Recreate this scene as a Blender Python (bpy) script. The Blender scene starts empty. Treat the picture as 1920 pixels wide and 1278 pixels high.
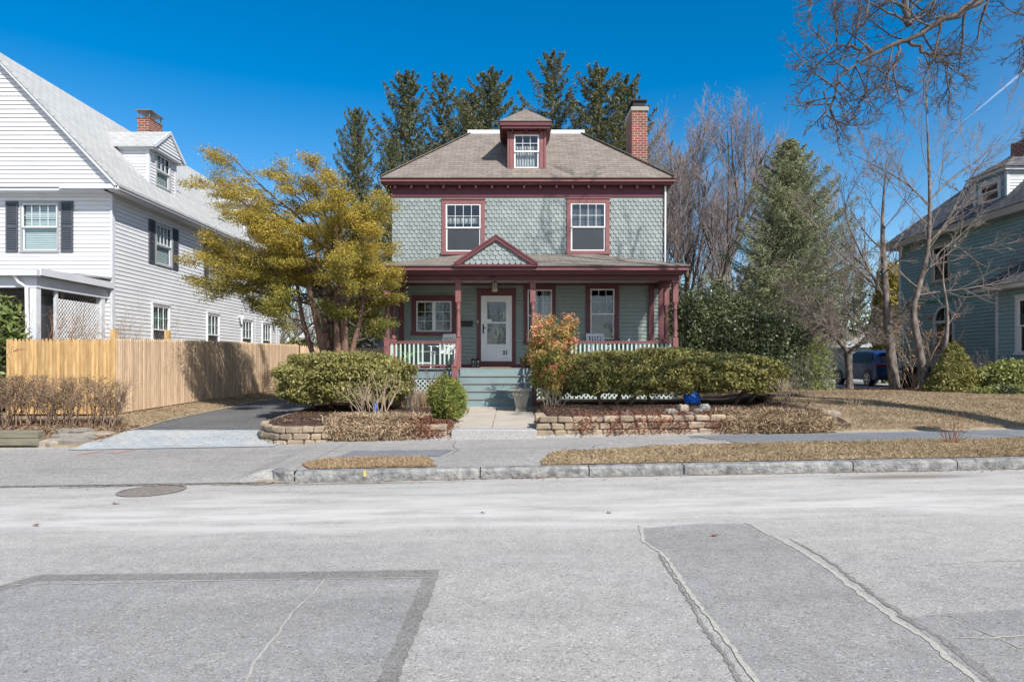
import bpy, math, random
import numpy as np
from mathutils import Matrix, Vector
R = random.Random(7)
NR = np.random.default_rng(7)
SC = bpy.context.scene
COL = SC.collection
PI = math.pi
FPX = 1280.0; CX = 960.0; HY = 680.0; CAMZ = 1.6
def at(px, py, d):            # photo pixel and distance -> world point
    return ((px-CX)*d/FPX, d, CAMZ-(py-HY)*d/FPX)

# ------------------------------------------------------------ materials
def newmat(name):
    m = bpy.data.materials.new(name); m.use_nodes = True
    nt = m.node_tree; b = nt.nodes['Principled BSDF']
    return m, nt, b
def N(nt, t, **kw):
    n = nt.nodes.new(t)
    for k, v in kw.items(): setattr(n, k, v)
    return n
def rgb(c): return (c[0], c[1], c[2], 1)
def mixc(nt, fac, a, b, mode='MIX'):
    n = N(nt, 'ShaderNodeMix', data_type='RGBA', blend_type=mode)
    if isinstance(fac, (int, float)): n.inputs[0].default_value = fac
    else: nt.links.new(fac, n.inputs[0])
    for i, v in ((6, a), (7, b)):
        if isinstance(v, (tuple, list)): n.inputs[i].default_value = rgb(v)
        else: nt.links.new(v, n.inputs[i])
    return n.outputs[2]
def coords(nt, kind='Object', scale=(1, 1, 1)):
    tc = N(nt, 'ShaderNodeTexCoord'); mp = N(nt, 'ShaderNodeMapping')
    nt.links.new(tc.outputs[kind], mp.inputs[0]); mp.inputs['Scale'].default_value = scale
    return mp.outputs[0]
def noise(nt, vec, scale, detail=4, rough=.6):
    n = N(nt, 'ShaderNodeTexNoise'); nt.links.new(vec, n.inputs['Vector'])
    n.inputs['Scale'].default_value = scale; n.inputs['Detail'].default_value = detail
    n.inputs['Roughness'].default_value = rough
    return n.outputs['Fac']
def ramp(nt, fac, stops):
    n = N(nt, 'ShaderNodeValToRGB'); nt.links.new(fac, n.inputs[0])
    cr = n.color_ramp
    while len(cr.elements) < len(stops): cr.elements.new(.5)
    for e, (p, c) in zip(cr.elements, stops):
        e.position = p; e.color = rgb(c) if isinstance(c, tuple) else (c, c, c, 1)
    return n.outputs[0]
def bump(nt, b, h, strength, dist=.01):
    n = N(nt, 'ShaderNodeBump'); n.inputs['Strength'].default_value = strength
    n.inputs['Distance'].default_value = dist
    nt.links.new(h, n.inputs['Height']); nt.links.new(n.outputs[0], b.inputs['Normal'])
def M(name, c1, c2=None, scale=6, rough=.7, bmp=0, bscale=60, metal=0, spec=.3, lo=.35, hi=.65, island=0, coat=0, stretch=(1, 1, 1), trans=0, bd=.01):
    m, nt, b = newmat(name)
    b.inputs['Roughness'].default_value = rough; b.inputs['Metallic'].default_value = metal
    b.inputs['Specular IOR Level'].default_value = spec
    if coat: b.inputs['Coat Weight'].default_value = coat; b.inputs['Coat Roughness'].default_value = .05
    v = coords(nt, scale=stretch)
    if c2 is None: c2 = tuple(x*.85 for x in c1)
    f = ramp(nt, noise(nt, v, scale), [(lo, 0.0), (hi, 1.0)])
    col = mixc(nt, f, c1, c2)
    if island:
        g = N(nt, 'ShaderNodeNewGeometry')
        mr = N(nt, 'ShaderNodeMapRange'); nt.links.new(g.outputs['Random Per Island'], mr.inputs[0])
        mr.inputs[3].default_value = 1-island; mr.inputs[4].default_value = 1+island
        hs = N(nt, 'ShaderNodeHueSaturation'); nt.links.new(mr.outputs[0], hs.inputs['Value'])
        nt.links.new(col, hs.inputs['Color']); col = hs.outputs[0]
    nt.links.new(col, b.inputs['Base Color'])
    if trans:
        t = N(nt, 'ShaderNodeBsdfTranslucent'); nt.links.new(col, t.inputs[0])
        ms = N(nt, 'ShaderNodeMixShader'); ms.inputs[0].default_value = trans
        nt.links.new(b.outputs[0], ms.inputs[1]); nt.links.new(t.outputs[0], ms.inputs[2])
        nt.links.new(ms.outputs[0], nt.nodes['Material Output'].inputs[0])
    if bmp: bump(nt, b, noise(nt, v, bscale, 4), bmp, bd)
    return m
def brickmat(name, c1, c2, mortar, w, h, ms, rough=.85, bmp=.6, off=.5, nscale=3, dirt=.25, ncol=None, smooth=.1):
    m, nt, b = newmat(name); b.inputs['Roughness'].default_value = rough
    b.inputs['Specular IOR Level'].default_value = .25
    tc = N(nt, 'ShaderNodeTexCoord')
    br = N(nt, 'ShaderNodeTexBrick'); nt.links.new(tc.outputs['UV'], br.inputs['Vector'])
    br.offset = off; br.inputs['Scale'].default_value = 1
    br.inputs['Color1'].default_value = rgb(c1); br.inputs['Color2'].default_value = rgb(c2)
    br.inputs['Mortar'].default_value = rgb(mortar); br.inputs['Mortar Size'].default_value = ms
    br.inputs['Mortar Smooth'].default_value = smooth
    br.inputs['Brick Width'].default_value = w; br.inputs['Row Height'].default_value = h
    f = noise(nt, tc.outputs['Object'], nscale, 5)
    g = ramp(nt, f, [(.3, 1-dirt), (.7, 1.0+dirt*.3)])
    col = mixc(nt, 1.0, br.outputs['Color'], g, 'MULTIPLY')
    f2 = noise(nt, tc.outputs['Object'], 60, 3)
    col = mixc(nt, .35, col, ramp(nt, f2, [(.3, .6), (.7, 1.25)]), 'MULTIPLY')
    nt.links.new(col, b.inputs['Base Color'])
    mx = mixc(nt, .25, br.outputs['Fac'], f2)
    iv = N(nt, 'ShaderNodeInvert'); nt.links.new(br.outputs['Fac'], iv.inputs['Color'])
    hh = mixc(nt, .25, iv.outputs[0], f2)
    bump(nt, b, hh, bmp, .012)
    return m

# ------------------------------------------------------------ mesh building (world coordinates)
WM = {}
def Frame(o, u, into):
    u = Vector(u).normalized(); v = Vector(into).normalized(); w = u.cross(v)
    m = Matrix.Identity(4)
    for i in range(3):
        m[i][0] = u[i]; m[i][1] = v[i]; m[i][2] = w[i]; m[i][3] = o[i]
    return m
def tag(o, label=None, cat=None, group=None, kind=None):
    if label: o['label'] = label
    if cat: o['category'] = cat
    if group: o['group'] = group
    if kind: o['kind'] = kind
    return o
def thing(name, label, cat, loc=(0, 0, 0), group=None):
    o = bpy.data.objects.new(name, None); COL.objects.link(o); o.location = loc
    o.empty_display_size = .2
    WM[o.name] = Matrix.Translation(loc); return tag(o, label, cat, group)
def link(name, me, mat, parent, org=None):
    o = bpy.data.objects.new(name, me)
    for m in (mat if isinstance(mat, (list, tuple)) else [mat]): me.materials.append(m)
    COL.objects.link(o)
    if parent is not None:
        o.parent = parent; WM[o.name] = WM[parent.name]
        inv = WM[parent.name].inverted()
    elif org is not None:
        o.location = org; WM[o.name] = Matrix.Translation(org); inv = WM[o.name].inverted()
    else: WM[o.name] = Matrix.Identity(4); inv = None
    if inv is not None: me.transform(inv)
    return o
class MB:
    def __init__(s, F=None):
        s.v = []; s.f = []; s.mi = []; s.F = F; s.m = 0
    def add(s, vs, fs):
        b = len(s.v)
        if s.F is not None: vs = [tuple(s.F @ Vector(p)) for p in vs]
        s.v += [tuple(p) for p in vs]; s.f += [tuple(i+b for i in f) for f in fs]; s.mi += [s.m]*len(fs)
        return s
    def box(s, x0, x1, y0, y1, z0, z1, j=0):
        if x0 > x1: x0, x1 = x1, x0
        if y0 > y1: y0, y1 = y1, y0
        vs = [(x0, y0, z0), (x1, y0, z0), (x1, y1, z0), (x0, y1, z0), (x0, y0, z1), (x1, y0, z1), (x1, y1, z1), (x0, y1, z1)]
        if j: vs = [tuple(c+R.uniform(-j, j) for c in p) for p in vs]
        return s.add(vs, [(0, 3, 2, 1), (4, 5, 6, 7), (0, 1, 5, 4), (1, 2, 6, 5), (2, 3, 7, 6), (3, 0, 4, 7)])
    def cbox(s, x0, x1, y0, y1, z0, z1, c, j=0):   # box with chamfered edges
        X = (x0, x1); Y = (y0, y1); Z = (z0, z1); vs = []; ix = {}
        for a in (0, 1):
            for b in (0, 1):
                for d in (0, 1):
                    sa, sb, sd = (c, -c)[a], (c, -c)[b], (c, -c)[d]
                    jj = [R.uniform(-j, j) for _ in range(3)]
                    for k, p in enumerate(((X[a], Y[b]+sb, Z[d]+sd), (X[a]+sa, Y[b], Z[d]+sd), (X[a]+sa, Y[b]+sb, Z[d]))):
                        ix[(a, b, d, k)] = len(vs); vs.append((p[0]+jj[0], p[1]+jj[1], p[2]+jj[2]))
        fs = []
        cyc = [(0, 0), (1, 0), (1, 1), (0, 1)]
        for a in (0, 1):
            q = [ix[(a, b, d, 0)] for b, d in cyc]; fs.append(q if a else q[::-1])
            q = [ix[(b, a, d, 1)] for b, d in cyc]; fs.append(q[::-1] if a else q)
            q = [ix[(b, d, a, 2)] for b, d in cyc]; fs.append(q if a else q[::-1])
            for b in (0, 1):
                fs.append((ix[(a, b, 0, 0)], ix[(a, b, 1, 0)], ix[(a, b, 1, 1)], ix[(a, b, 0, 1)]))
                fs.append((ix[(a, 0, b, 0)], ix[(a, 1, b, 0)], ix[(a, 1, b, 2)], ix[(a, 0, b, 2)]))
                fs.append((ix[(0, a, b, 1)], ix[(1, a, b, 1)], ix[(1, a, b, 2)], ix[(0, a, b, 2)]))
                for d in (0, 1): fs.append((ix[(a, b, d, 0)], ix[(a, b, d, 1)], ix[(a, b, d, 2)]))
        return s.add(vs, fs)
    def poly(s, pts): return s.add(pts, [tuple(range(len(pts)))])
    def slab(s, pts, t, d=(0, 0, -1)):
        n = len(pts); lo = [tuple(p[i]+d[i]*t for i in range(3)) for p in pts]
        return s.add(list(pts)+lo, [tuple(range(n)), tuple(range(2*n-1, n-1, -1))]+[(i, n+i, n+(i+1) % n, (i+1) % n) for i in range(n)])
    def beam(s, a, b, w, h, up=(0, 0, 1)):
        a = Vector(a); b = Vector(b); d = (b-a).normalized(); x = d.cross(Vector(up)).normalized()*w/2; y = x.normalized().cross(d)*h/2
        vs = [p+q for p in (a, b) for q in (-x-y, x-y, x+y, -x+y)]
        return s.add([tuple(p) for p in vs], [(0, 3, 2, 1), (4, 5, 6, 7), (0, 1, 5, 4), (1, 2, 6, 5), (2, 3, 7, 6), (3, 0, 4, 7)])
    def tube(s, pts, rad, n=6, cap=True):
        P = [Vector(p) for p in pts]; vs = []; prev = None
        if isinstance(rad, (int, float)): rad = [rad]*len(P)
        for i, p in enumerate(P):
            t = (P[min(i+1, len(P)-1)]-P[max(i-1, 0)]).normalized()
            if prev is None:
                a = Vector((0, 0, 1)) if abs(t.z) < .9 else Vector((1, 0, 0)); x = t.cross(a).normalized()
            else:
                x = (prev-t*prev.dot(t)).normalized()
            prev = x; y = t.cross(x)
            for k in range(n):
                a = 2*PI*k/n; vs.append(tuple(p+(x*math.cos(a)+y*math.sin(a))*rad[i]))
        fs = [(i*n+k, i*n+(k+1) % n, (i+1)*n+(k+1) % n, (i+1)*n+k) for i in range(len(P)-1) for k in range(n)]
        if cap: fs += [tuple(range(n-1, -1, -1)), tuple(range((len(P)-1)*n, len(P)*n))]
        return s.add(vs, fs)
    def lathe(s, c, prof, n=12):      # prof: (r, z) list
        vs = [(c[0]+r*math.cos(2*PI*k/n), c[1]+r*math.sin(2*PI*k/n), z) for r, z in prof for k in range(n)]
        fs = [(i*n+k, i*n+(k+1) % n, (i+1)*n+(k+1) % n, (i+1)*n+k) for i in range(len(prof)-1) for k in range(n)]
        fs += [tuple(range(n-1, -1, -1)), tuple(range((len(prof)-1)*n, len(prof)*n))]
        return s.add(vs, fs)
    def build(s, name, mat, parent=None, smooth=False, uv=True, org=None, bevel=0):
        me = bpy.data.meshes.new(name); me.from_pydata(s.v, [], s.f)
        if isinstance(mat, (list, tuple)): me.polygons.foreach_set('material_index', s.mi)
        if smooth: me.polygons.foreach_set('use_smooth', [True]*len(s.f))
        if uv:
            l = me.uv_layers.new(name='UVMap').data
            for p in me.polygons:
                n = p.normal
                u = Vector((-n.y, n.x, 0)) if abs(n.z) < .97 else Vector((1, 0, 0))
                u.normalize(); v = n.cross(u)
                for li in p.loop_indices:
                    c = me.vertices[me.loops[li].vertex_index].co; l[li].uv = (c.dot(u), c.dot(v))
        o = link(name, me, mat, parent, org)
        if bevel:
            b = o.modifiers.new('bevel', 'BEVEL'); b.width = bevel; b.segments = 2; b.limit_method = 'ANGLE'
        return o
def npmesh(name, V, F, mat, parent=None, org=None, smooth=False):   # V (n,3), F (m,k) constant k
    me = bpy.data.meshes.new(name); k = F.shape[1]
    me.vertices.add(len(V)); me.vertices.foreach_set('co', np.ascontiguousarray(V, dtype=np.float32).ravel())
    me.loops.add(F.size); me.loops.foreach_set('vertex_index', np.ascontiguousarray(F, dtype=np.int32).ravel())
    me.polygons.add(len(F)); me.polygons.foreach_set('loop_start', np.arange(0, F.size, k, dtype=np.int32))
    if smooth: me.polygons.foreach_set('use_smooth', np.ones(len(F), dtype=bool))
    me.update(calc_edges=True)
    return link(name, me, mat, parent, org)
def unit(a): return a/np.maximum(np.linalg.norm(a, axis=1, keepdims=True), 1e-9)
def leaves(name, P, size, mat, parent=None, asp=.5, bias=None, bw=0, org=None, fwd=None, fw=0, sv=.4):
    n = len(P); nr = unit(NR.normal(size=(n, 3)))
    if bias is not None: nr = unit(nr*(1-bw)+np.asarray(bias)*bw)
    t = NR.normal(size=(n, 3))
    if fwd is not None: t = unit(t)*(1-fw)+np.asarray(fwd)*fw
    t = unit(t-nr*np.sum(t*nr, 1, keepdims=True)); b = np.cross(nr, t)
    s = (size*NR.uniform(1-sv, 1+sv, n))[:, None]
    V = np.stack([P-t*s, P+b*s*asp+nr*s*.12, P+t*s, P-b*s*asp+nr*s*.12], 1).reshape(-1, 3)
    F = np.arange(4*n).reshape(n, 4)
    return npmesh(name, V, F, mat, parent, org)
def tubes(name, polys, mat, parent=None, org=None):
    # polys: list of (pts (k,3), radii (k), nsides)
    Vs = []; Fs = []; base = 0
    for pts, rad, n in polys:
        pts = np.asarray(pts, float); rad = np.asarray(rad, float); k = len(pts)
        t = np.gradient(pts, axis=0); t = unit(t)
        a = np.array([0, 0, 1.]) if abs(t[0, 2]) < .8 else np.array([1., 0, 0])
        x = unit(np.cross(t, a)); y = np.cross(t, x)
        an = np.arange(n)*2*PI/n
        V = pts[:, None]+(x[:, None]*np.cos(an)[None, :, None]+y[:, None]*np.sin(an)[None, :, None])*rad[:, None, None]
        Vs.append(V.reshape(-1, 3))
        i = np.arange(k-1)[:, None]*n; j = np.arange(n)[None]
        f = np.stack([i+j, i+(j+1) % n, i+n+(j+1) % n, i+n+j], -1).reshape(-1, 4)+base
        Fs.append(f); base += k*n
    return npmesh(name, np.concatenate(Vs), np.concatenate(Fs), mat, parent, org, smooth=True)
def nrm(v): return v/max(np.linalg.norm(v), 1e-9)
def grow(out, tips, p, d, L, r, lev, LV):
    lv = LV[lev]; seg = lv.get('seg', 4); wig = lv.get('wig', .12); up = lv.get('up', 0); tp = lv.get('taper', .5)
    pts = [np.array(p, float)]; d = nrm(np.array(d, float)); ds = [d]
    for i in range(seg):
        d = nrm(d+NR.normal(size=3)*wig+np.array([0, 0, up])); pts.append(pts[-1]+d*L/seg); ds.append(d)
    rad = [r*(1-(1-tp)*i/seg) for i in range(seg+1)]
    out.append((pts, rad, lv.get('n', 3)))
    if lev+1 < len(LV):
        c = lv['kids']
        for k in range(c):
            t = lv.get('start', .3)+(1-lv.get('start', .3))*(k+NR.uniform(.2, .9))/c
            f = t*seg; i = min(int(f), seg-1); q = pts[i]+(pts[i+1]-pts[i])*(f-i); dd = ds[i+1]
            ax = nrm(np.cross(dd, NR.normal(size=3))); an = math.radians(NR.uniform(*lv['ang']))
            nd = dd*math.cos(an)+ax*math.sin(an)
            if 'flat' in lv: nd = nrm(nd*np.array([1, 1, lv['flat']]))
            ll = L*NR.uniform(*lv['lr'])*(1-.45*t*lv.get('sh', 1)); rr = rad[i]*lv.get('rr', .5)
            grow(out, tips, q, nd, ll, max(rr, lv.get('rmin', .003)), lev+1, LV)
    else: tips.append((pts[-1], d, pts))

# ------------------------------------------------------------ ground heights
def ss(t): t = np.clip(t, 0, 1); return t*t*(3-2*t)
def sdbox(x, y, cx, cy, hx, hy, r):
    qx = np.abs(x-cx)-hx+r; qy = np.abs(y-cy)-hy+r
    return np.hypot(np.maximum(qx, 0), np.maximum(qy, 0))+np.minimum(np.maximum(qx, qy), 0)-r
def sdL(x, y): return sdbox(x, y, -3.05, 16.9, 1.87, 4.25, 1.1)
def sdR(x, y): return sdbox(x, y, 3.55, 16.4, 2.95, 3.7, .35)
def G(x, y):
    x = np.asarray(x, float); y = np.asarray(y, float)
    S = .018*np.clip(x, -30, 30)
    st = np.where(y < 9.33, .05, .185+(y-9.33)*.008)+S
    ramp_ = .05+np.clip((y-9.1)/3.4, 0, 1)*.12+S
    st = np.where(y > 9.1, st+(ramp_-st)*ss((-3.35-x)/.5), st)
    Lh = np.interp(y, [12.55, 14, 16, 20, 30, 60], [.05, .2, .29, .37, .48, .6])+.11*ss((-7.85-x)/.9)*ss((y-13)/1.5)
    Mh = np.interp(y, [12.55, 17.3, 60], [.34, .42, .6])
    Rh = np.interp(y, [12.6, 13.4, 15.2, 17.5, 21, 27, 60], [.0, .2, .46, .55, .56, .28, .25])+.22+S*ss((18-y)/6)+.0
    h = Lh+(Mh-Lh)*ss((x+3.4)/1.4)
    h = h+(Rh-h)*ss((x-5.0)/1.2)
    bt = np.interp(y, [12.7, 18], [.43, .55])
    h = h+(bt-h)*ss((.04-sdL(x, y))/.16)
    bt = np.interp(y, [12.8, 14, 18], [.54, .60, .60])
    wr = ss((.04-sdR(x, y))/.16)*ss((6.6-x)/1.6)
    h = h+(bt-h)*wr
    return np.where(y < 12.55, st, np.where(y < 12.7, st+(h-st)*(y-12.55)/.15, h))
def g(x, y): return float(G(x, y))
# ------------------------------------------------------------ palette
m_trim = M('burgundy_paint', (.150, .052, .058), (.125, .043, .050), 3, .45, .15, 40)
m_trim2 = M('dusty_rose_paint', (.26, .112, .112), (.215, .092, .094), 4, .5, .15, 40)
m_sage = M('sage_clapboard_paint', (.29, .34, .32), (.25, .30, .28), 2.5, .6, .1, 50)
m_shing = M('sage_shingle_paint', (.27, .312, .308), (.23, .27, .268), 1.2, .65, .2, 40, island=.09)
m_step = M('blue_grey_step_paint', (.22, .31, .32), (.19, .27, .28), 3, .55, .1, 40)
m_mint = M('mint_baluster_paint', (.55, .66, .58), (.48, .60, .53), 6, .5)
m_white = M('white_sash_paint', (.80, .81, .82), (.74, .75, .76), 5, .35)
m_deck = M('porch_floor_paint', (.25, .27, .27), (.2, .22, .22), 4, .5)
m_roof = brickmat('brown_grey_roof_shingle', (.27, .235, .205), (.215, .185, .16), (.11, .095, .085), .30, .145, .008, .95, .6, dirt=.2, smooth=.6)
m_roofw = brickmat('pale_grey_roof_shingle', (.50, .51, .50), (.44, .45, .445), (.25, .255, .26), .30, .15, .008, .9, .5, dirt=.15)
m_slate = brickmat('slate_roof_shingle', (.20, .205, .21), (.13, .135, .145), (.035, .035, .04), .30, .16, .014, .8, .8, dirt=.3)
m_brick = brickmat('red_brick', (.32, .09, .06), (.20, .06, .045), (.42, .36, .32), .22, .085, .012, .9, .8, dirt=.3)
m_vinyl = M('white_vinyl_siding', (.69, .70, .72), (.63, .64, .665), 1.2, .45, stretch=(1, 1, 3))
m_whitetrim = M('pale_trim_paint', (.62, .64, .68), (.56, .58, .62), 2, .45)
m_shut = M('blue_grey_shutter_paint', (.085, .095, .115), (.07, .08, .10), 4, .5)
m_teal = M('teal_siding_paint', (.26, .385, .41), (.23, .35, .375), 2, .55, .08, 40)
m_tealtrim = M('green_band_paint', (.06, .23, .21), (.055, .21, .19), 2, .55)
m_tan = M('tan_eave_paint', (.46, .42, .36), (.41, .37, .32), 2, .6)
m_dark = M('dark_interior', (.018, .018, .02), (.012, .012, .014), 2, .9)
m_black = M('black_metal', (.02, .02, .022), None, 5, .4)
m_blind = M('window_blind', (.62, .70, .68), (.52, .60, .59), 3, .7, stretch=(1, 1, 14))
m_gblind = M('green_window_blind', (.10, .26, .20), (.06, .17, .13), 5, .7, stretch=(2, 2, 12))
m_curt = M('pale_curtain', (.60, .60, .57), (.30, .31, .31), 9, .8, stretch=(3, 3, .5))
m_conc = M('weathered_concrete', (.42, .39, .34), (.33, .30, .26), 2.5, .9, .3, 50)
m_granite = M('grey_granite', (.36, .355, .34), (.13, .133, .138), 7, .85, 1.0, 16, lo=.32, hi=.68, bd=.035)
m_gran2 = M('speckled_granite_step', (.44, .43, .42), (.28, .28, .28), 45, .85, .5, 60)
def glassmat(name, tint, refl):
    m, nt, b = newmat(name); nt.nodes.remove(b)
    gl = N(nt, 'ShaderNodeBsdfGlossy'); gl.inputs['Roughness'].default_value = .03
    gl.inputs['Color'].default_value = (.85, .92, 1, 1)
    tr = N(nt, 'ShaderNodeBsdfTransparent'); tr.inputs[0].default_value = rgb(tint)
    lw = N(nt, 'ShaderNodeLayerWeight'); fr = N(nt, 'ShaderNodeMath', operation='POWER'); nt.links.new(lw.outputs['Facing'], fr.inputs[0]); fr.inputs[1].default_value = 4
    ad = N(nt, 'ShaderNodeMath', operation='ADD'); nt.links.new(fr.outputs[0], ad.inputs[0]); ad.inputs[1].default_value = refl
    v = coords(nt); bp = N(nt, 'ShaderNodeBump'); bp.inputs['Strength'].default_value = .06; bp.inputs['Distance'].default_value = .05
    nt.links.new(noise(nt, v, 1.6, 2), bp.inputs['Height']); nt.links.new(bp.outputs[0], gl.inputs['Normal'])
    ms = N(nt, 'ShaderNodeMixShader'); nt.links.new(ad.outputs[0], ms.inputs[0])
    nt.links.new(tr.outputs[0], ms.inputs[1]); nt.links.new(gl.outputs[0], ms.inputs[2])
    nt.links.new(ms.outputs[0], nt.nodes['Material Output'].inputs[0]); return m
m_glass = glassmat('window_glass', (.80, .85, .86), .085)
m_screen = M('insect_screen_and_shade', (.045, .05, .058), (.038, .042, .05), 1.5, .35, spec=.5)

def clap(F, x0, x1, z0, z1, ex, ops, mb=None, xl=None, xr=None, lip=.022, b0=.004, gap_=.013):
    mb = mb or MB(); F0 = mb.F; mb.F = F
    z = z0
    while z < z1-1e-4:
        zt = min(z+ex, z1)
        cuts = sorted(set([z, zt]+[c for o in ops for c in (o[2], o[3]) if z < c < zt]))
        for a, b in zip(cuts, cuts[1:]):
            mid = (a+b)/2
            L0, L1 = (xl(a), xl(b)) if xl else (x0, x0)
            R0, R1 = (xr(a), xr(b)) if xr else (x1, x1)
            blocked = sorted((o[0], o[1]) for o in ops if o[2] < mid < o[3])
            segs = []; cur = None
            for s, e in blocked:
                segs.append((cur, s)); cur = e
            segs.append((cur, None))
            gp = min(gap_, (b-a)*.4) if a == z and ex < .2 else 0
            ya = -(b0+(lip-b0)*(1-(a-z)/ex)); yb = -(b0+(lip-b0)*(1-(b-z)/ex))
            for s, e in segs:
                sa, sb = (L0, L1) if s is None else (s, s)
                ea, eb = (R0, R1) if e is None else (e, e)
                if ea-sa < .003 and eb-sb < .003: continue
                mb.poly([(sa, ya, a+gp), (ea, ya, a+gp), (eb, yb, b), (sb, yb, b)])
                if a == z: mb.poly([(sa, .012, a+gp), (ea, .012, a+gp), (ea, ya, a+gp), (sa, ya, a+gp)])
                if gp: mb.poly([(sa, .012, a), (ea, .012, a), (ea, .012, a+gp), (sa, .012, a+gp)]); mb.poly([(sa, -b0, a), (ea, -b0, a), (ea, .012, a), (sa, .012, a)])
        z = zt
    mb.F = F0
    return mb

def window(parent, F, x0, x1, z0, z1, mt, ms, tw=.12, up=(3, 2), low=(1, 1), blind=None, screen=False, casement=False, name='window', label=None, top=None, sill=True, fw=.042, arch=False, split=.5, bl_low=None, pr=.05):
    top = tw if top is None else top
    mb = MB(F); P = pr
    ax = x0-tw; bx = x1+tw
    if arch:
        cx = (x0+x1)/2; rad = (x1-x0)/2; zs = z1-rad; K = 12
        mb.box(ax, x0, -P, .0, z0, zs); mb.box(x1, bx, -P, 0, z0, zs)
        for k in range(K):
            a, b = PI*k/K, PI*(k+1)/K
            q = [(cx+r*math.cos(t), zs+r*math.sin(t)) for r, t in ((rad, a), (rad+tw, a), (rad+tw, b), (rad, b))]
            mb.slab([(p[0], -P, p[1]) for p in q], P, (0, 1, 0))
        mb.box(ax, bx, -P-.01, 0, zs-.05, zs+.05)
        mb.box(ax-.02, bx+.02, -P-.03, 0, z0-tw*.7, z0)
    else:
        mb.box(ax, x0, -P, .0, z0, z1); mb.box(x1, bx, -P, 0, z0, z1)
        mb.box(ax, bx, -P-.003, 0, z1, z1+top)
        if top > .05: mb.box(ax-.02, bx+.02, -P-.03, -.0, z1+top, z1+top+.035)
        if sill: mb.box(ax-.02, bx+.02, -P-.035, 0, z0-tw*.8, z0)
        else: mb.box(ax, bx, -P-.003, 0, z0-tw, z0)
    w = mb.build(name, mt, parent)
    if label: w['label'] = label
    s = MB(F); W = fw
    zt = z1
    def leaf(a, b, c, d, y, grid, ww=W, mw=.013):
        s.box(a, a+ww, y, y+.035, c, d); s.box(b-ww, b, y, y+.035, c, d)
        s.box(a+ww, b-ww, y, y+.035, d-ww, d); s.box(a+ww, b-ww, y, y+.035, c, c+ww)
        for i in range(1, grid[0]):
            x = a+ww+(b-a-2*ww)*i/grid[0]; s.box(x-mw/2, x+mw/2, y+.004, y+.028, c+ww, d-ww)
        for i in range(1, grid[1]):
            z = c+ww+(d-c-2*ww)*i/grid[1]; s.box(a+ww, b-ww, y+.006, y+.026, z-mw/2, z+mw/2)
    zm = z0+(z1-z0)*split
    if casement:
        xm = (x0+x1)/2; leaf(x0, xm-.01, z0, z1, -.03, up); leaf(xm+.01, x1, z0, z1, -.03, up); s.box(xm-.01, xm+.01, -.02, .0, z0, z1)
    elif arch:
        leaf(x0, x1, z0, z1-(x1-x0)/2, -.02, (1, 1)); s.box((x0+x1)/2-.01, (x0+x1)/2+.01, 0, .02, z1-(x1-x0)/2, z1)
    elif up:
        leaf(x0, x1, zm-.02, z1, -.035, up); leaf(x0+.005, x1-.005, z0, zm+.02, .003 if not screen else -.01, low)
    else: leaf(x0, x1, z0, z1, -.02, (1, 1))
    s.build('sash', ms, w)
    gq = MB(F)
    if arch:
        cx = (x0+x1)/2; rad = (x1-x0)/2; zs = z1-rad
        gq.poly([(x0, .02, z0), (x1, .02, z0)]+[(cx+rad*math.cos(PI*k/12), .02, zs+rad*math.sin(PI*k/12)) for k in range(13)])
    else: gq.poly([(x0, .02, z0), (x1, .02, z0), (x1, .02, z1), (x0, .02, z1)])
    gq.build('glass_pane', m_glass, w)
    if screen:
        MB(F).poly([(x0+W, -.004, z0+W), (x1-W, -.004, z0+W), (x1-W, -.004, zm-.02), (x0+W, -.004, zm-.02)]).build('screen', m_screen, w)
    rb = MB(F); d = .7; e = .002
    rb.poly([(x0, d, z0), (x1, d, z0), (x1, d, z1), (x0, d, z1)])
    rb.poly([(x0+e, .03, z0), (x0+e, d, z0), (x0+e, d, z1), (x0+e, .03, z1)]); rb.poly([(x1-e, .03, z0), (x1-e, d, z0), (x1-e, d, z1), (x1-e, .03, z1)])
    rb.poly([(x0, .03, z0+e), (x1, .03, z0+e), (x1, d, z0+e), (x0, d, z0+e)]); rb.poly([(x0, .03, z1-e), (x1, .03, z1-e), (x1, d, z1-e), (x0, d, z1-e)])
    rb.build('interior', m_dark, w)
    if blind:
        mat, kind, za, zb = blind
        c = MB(F)
        if kind == 'fold':
            n = 26; pts = []
            for i in range(n+1):
                x = x0+.03+(x1-x0-.06)*i/n; pts.append((x, .12+.025*math.sin(i*2.1+R.random())))
            for i in range(n):
                if kind == 'fold' and abs((i+.5)/n-.5) < .06 and zb-za > .9: continue
                c.poly([(pts[i][0], pts[i][1], za), (pts[i+1][0], pts[i+1][1], za), (pts[i+1][0], pts[i+1][1], zb), (pts[i][0], pts[i][1], zb)])
            c.build('curtain', mat, w)
        else:
            z = za
            while z < zb:
                c.poly([(x0+.03, .07, z), (x1-.03, .07, z), (x1-.03, .085, z+.045), (x0+.03, .085, z+.045)]); z += .05
            c.build('blind', mat, w)
    return w

def text(name, s, size, F, mat, parent, depth=.006):
    c = bpy.data.curves.new(name, 'FONT'); c.body = s; c.size = size; c.extrude = depth; c.offset = .004*size/.1
    c.align_x = 'CENTER'
    o = bpy.data.objects.new(name, c); COL.objects.link(o)
    dg = bpy.context.evaluated_depsgraph_get(); me = bpy.data.meshes.new_from_object(o.evaluated_get(dg))
    bpy.data.objects.remove(o)
    me.transform(F @ Matrix.Rotation(PI/2, 4, 'X'))
    return link(name, me, mat, parent)

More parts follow.
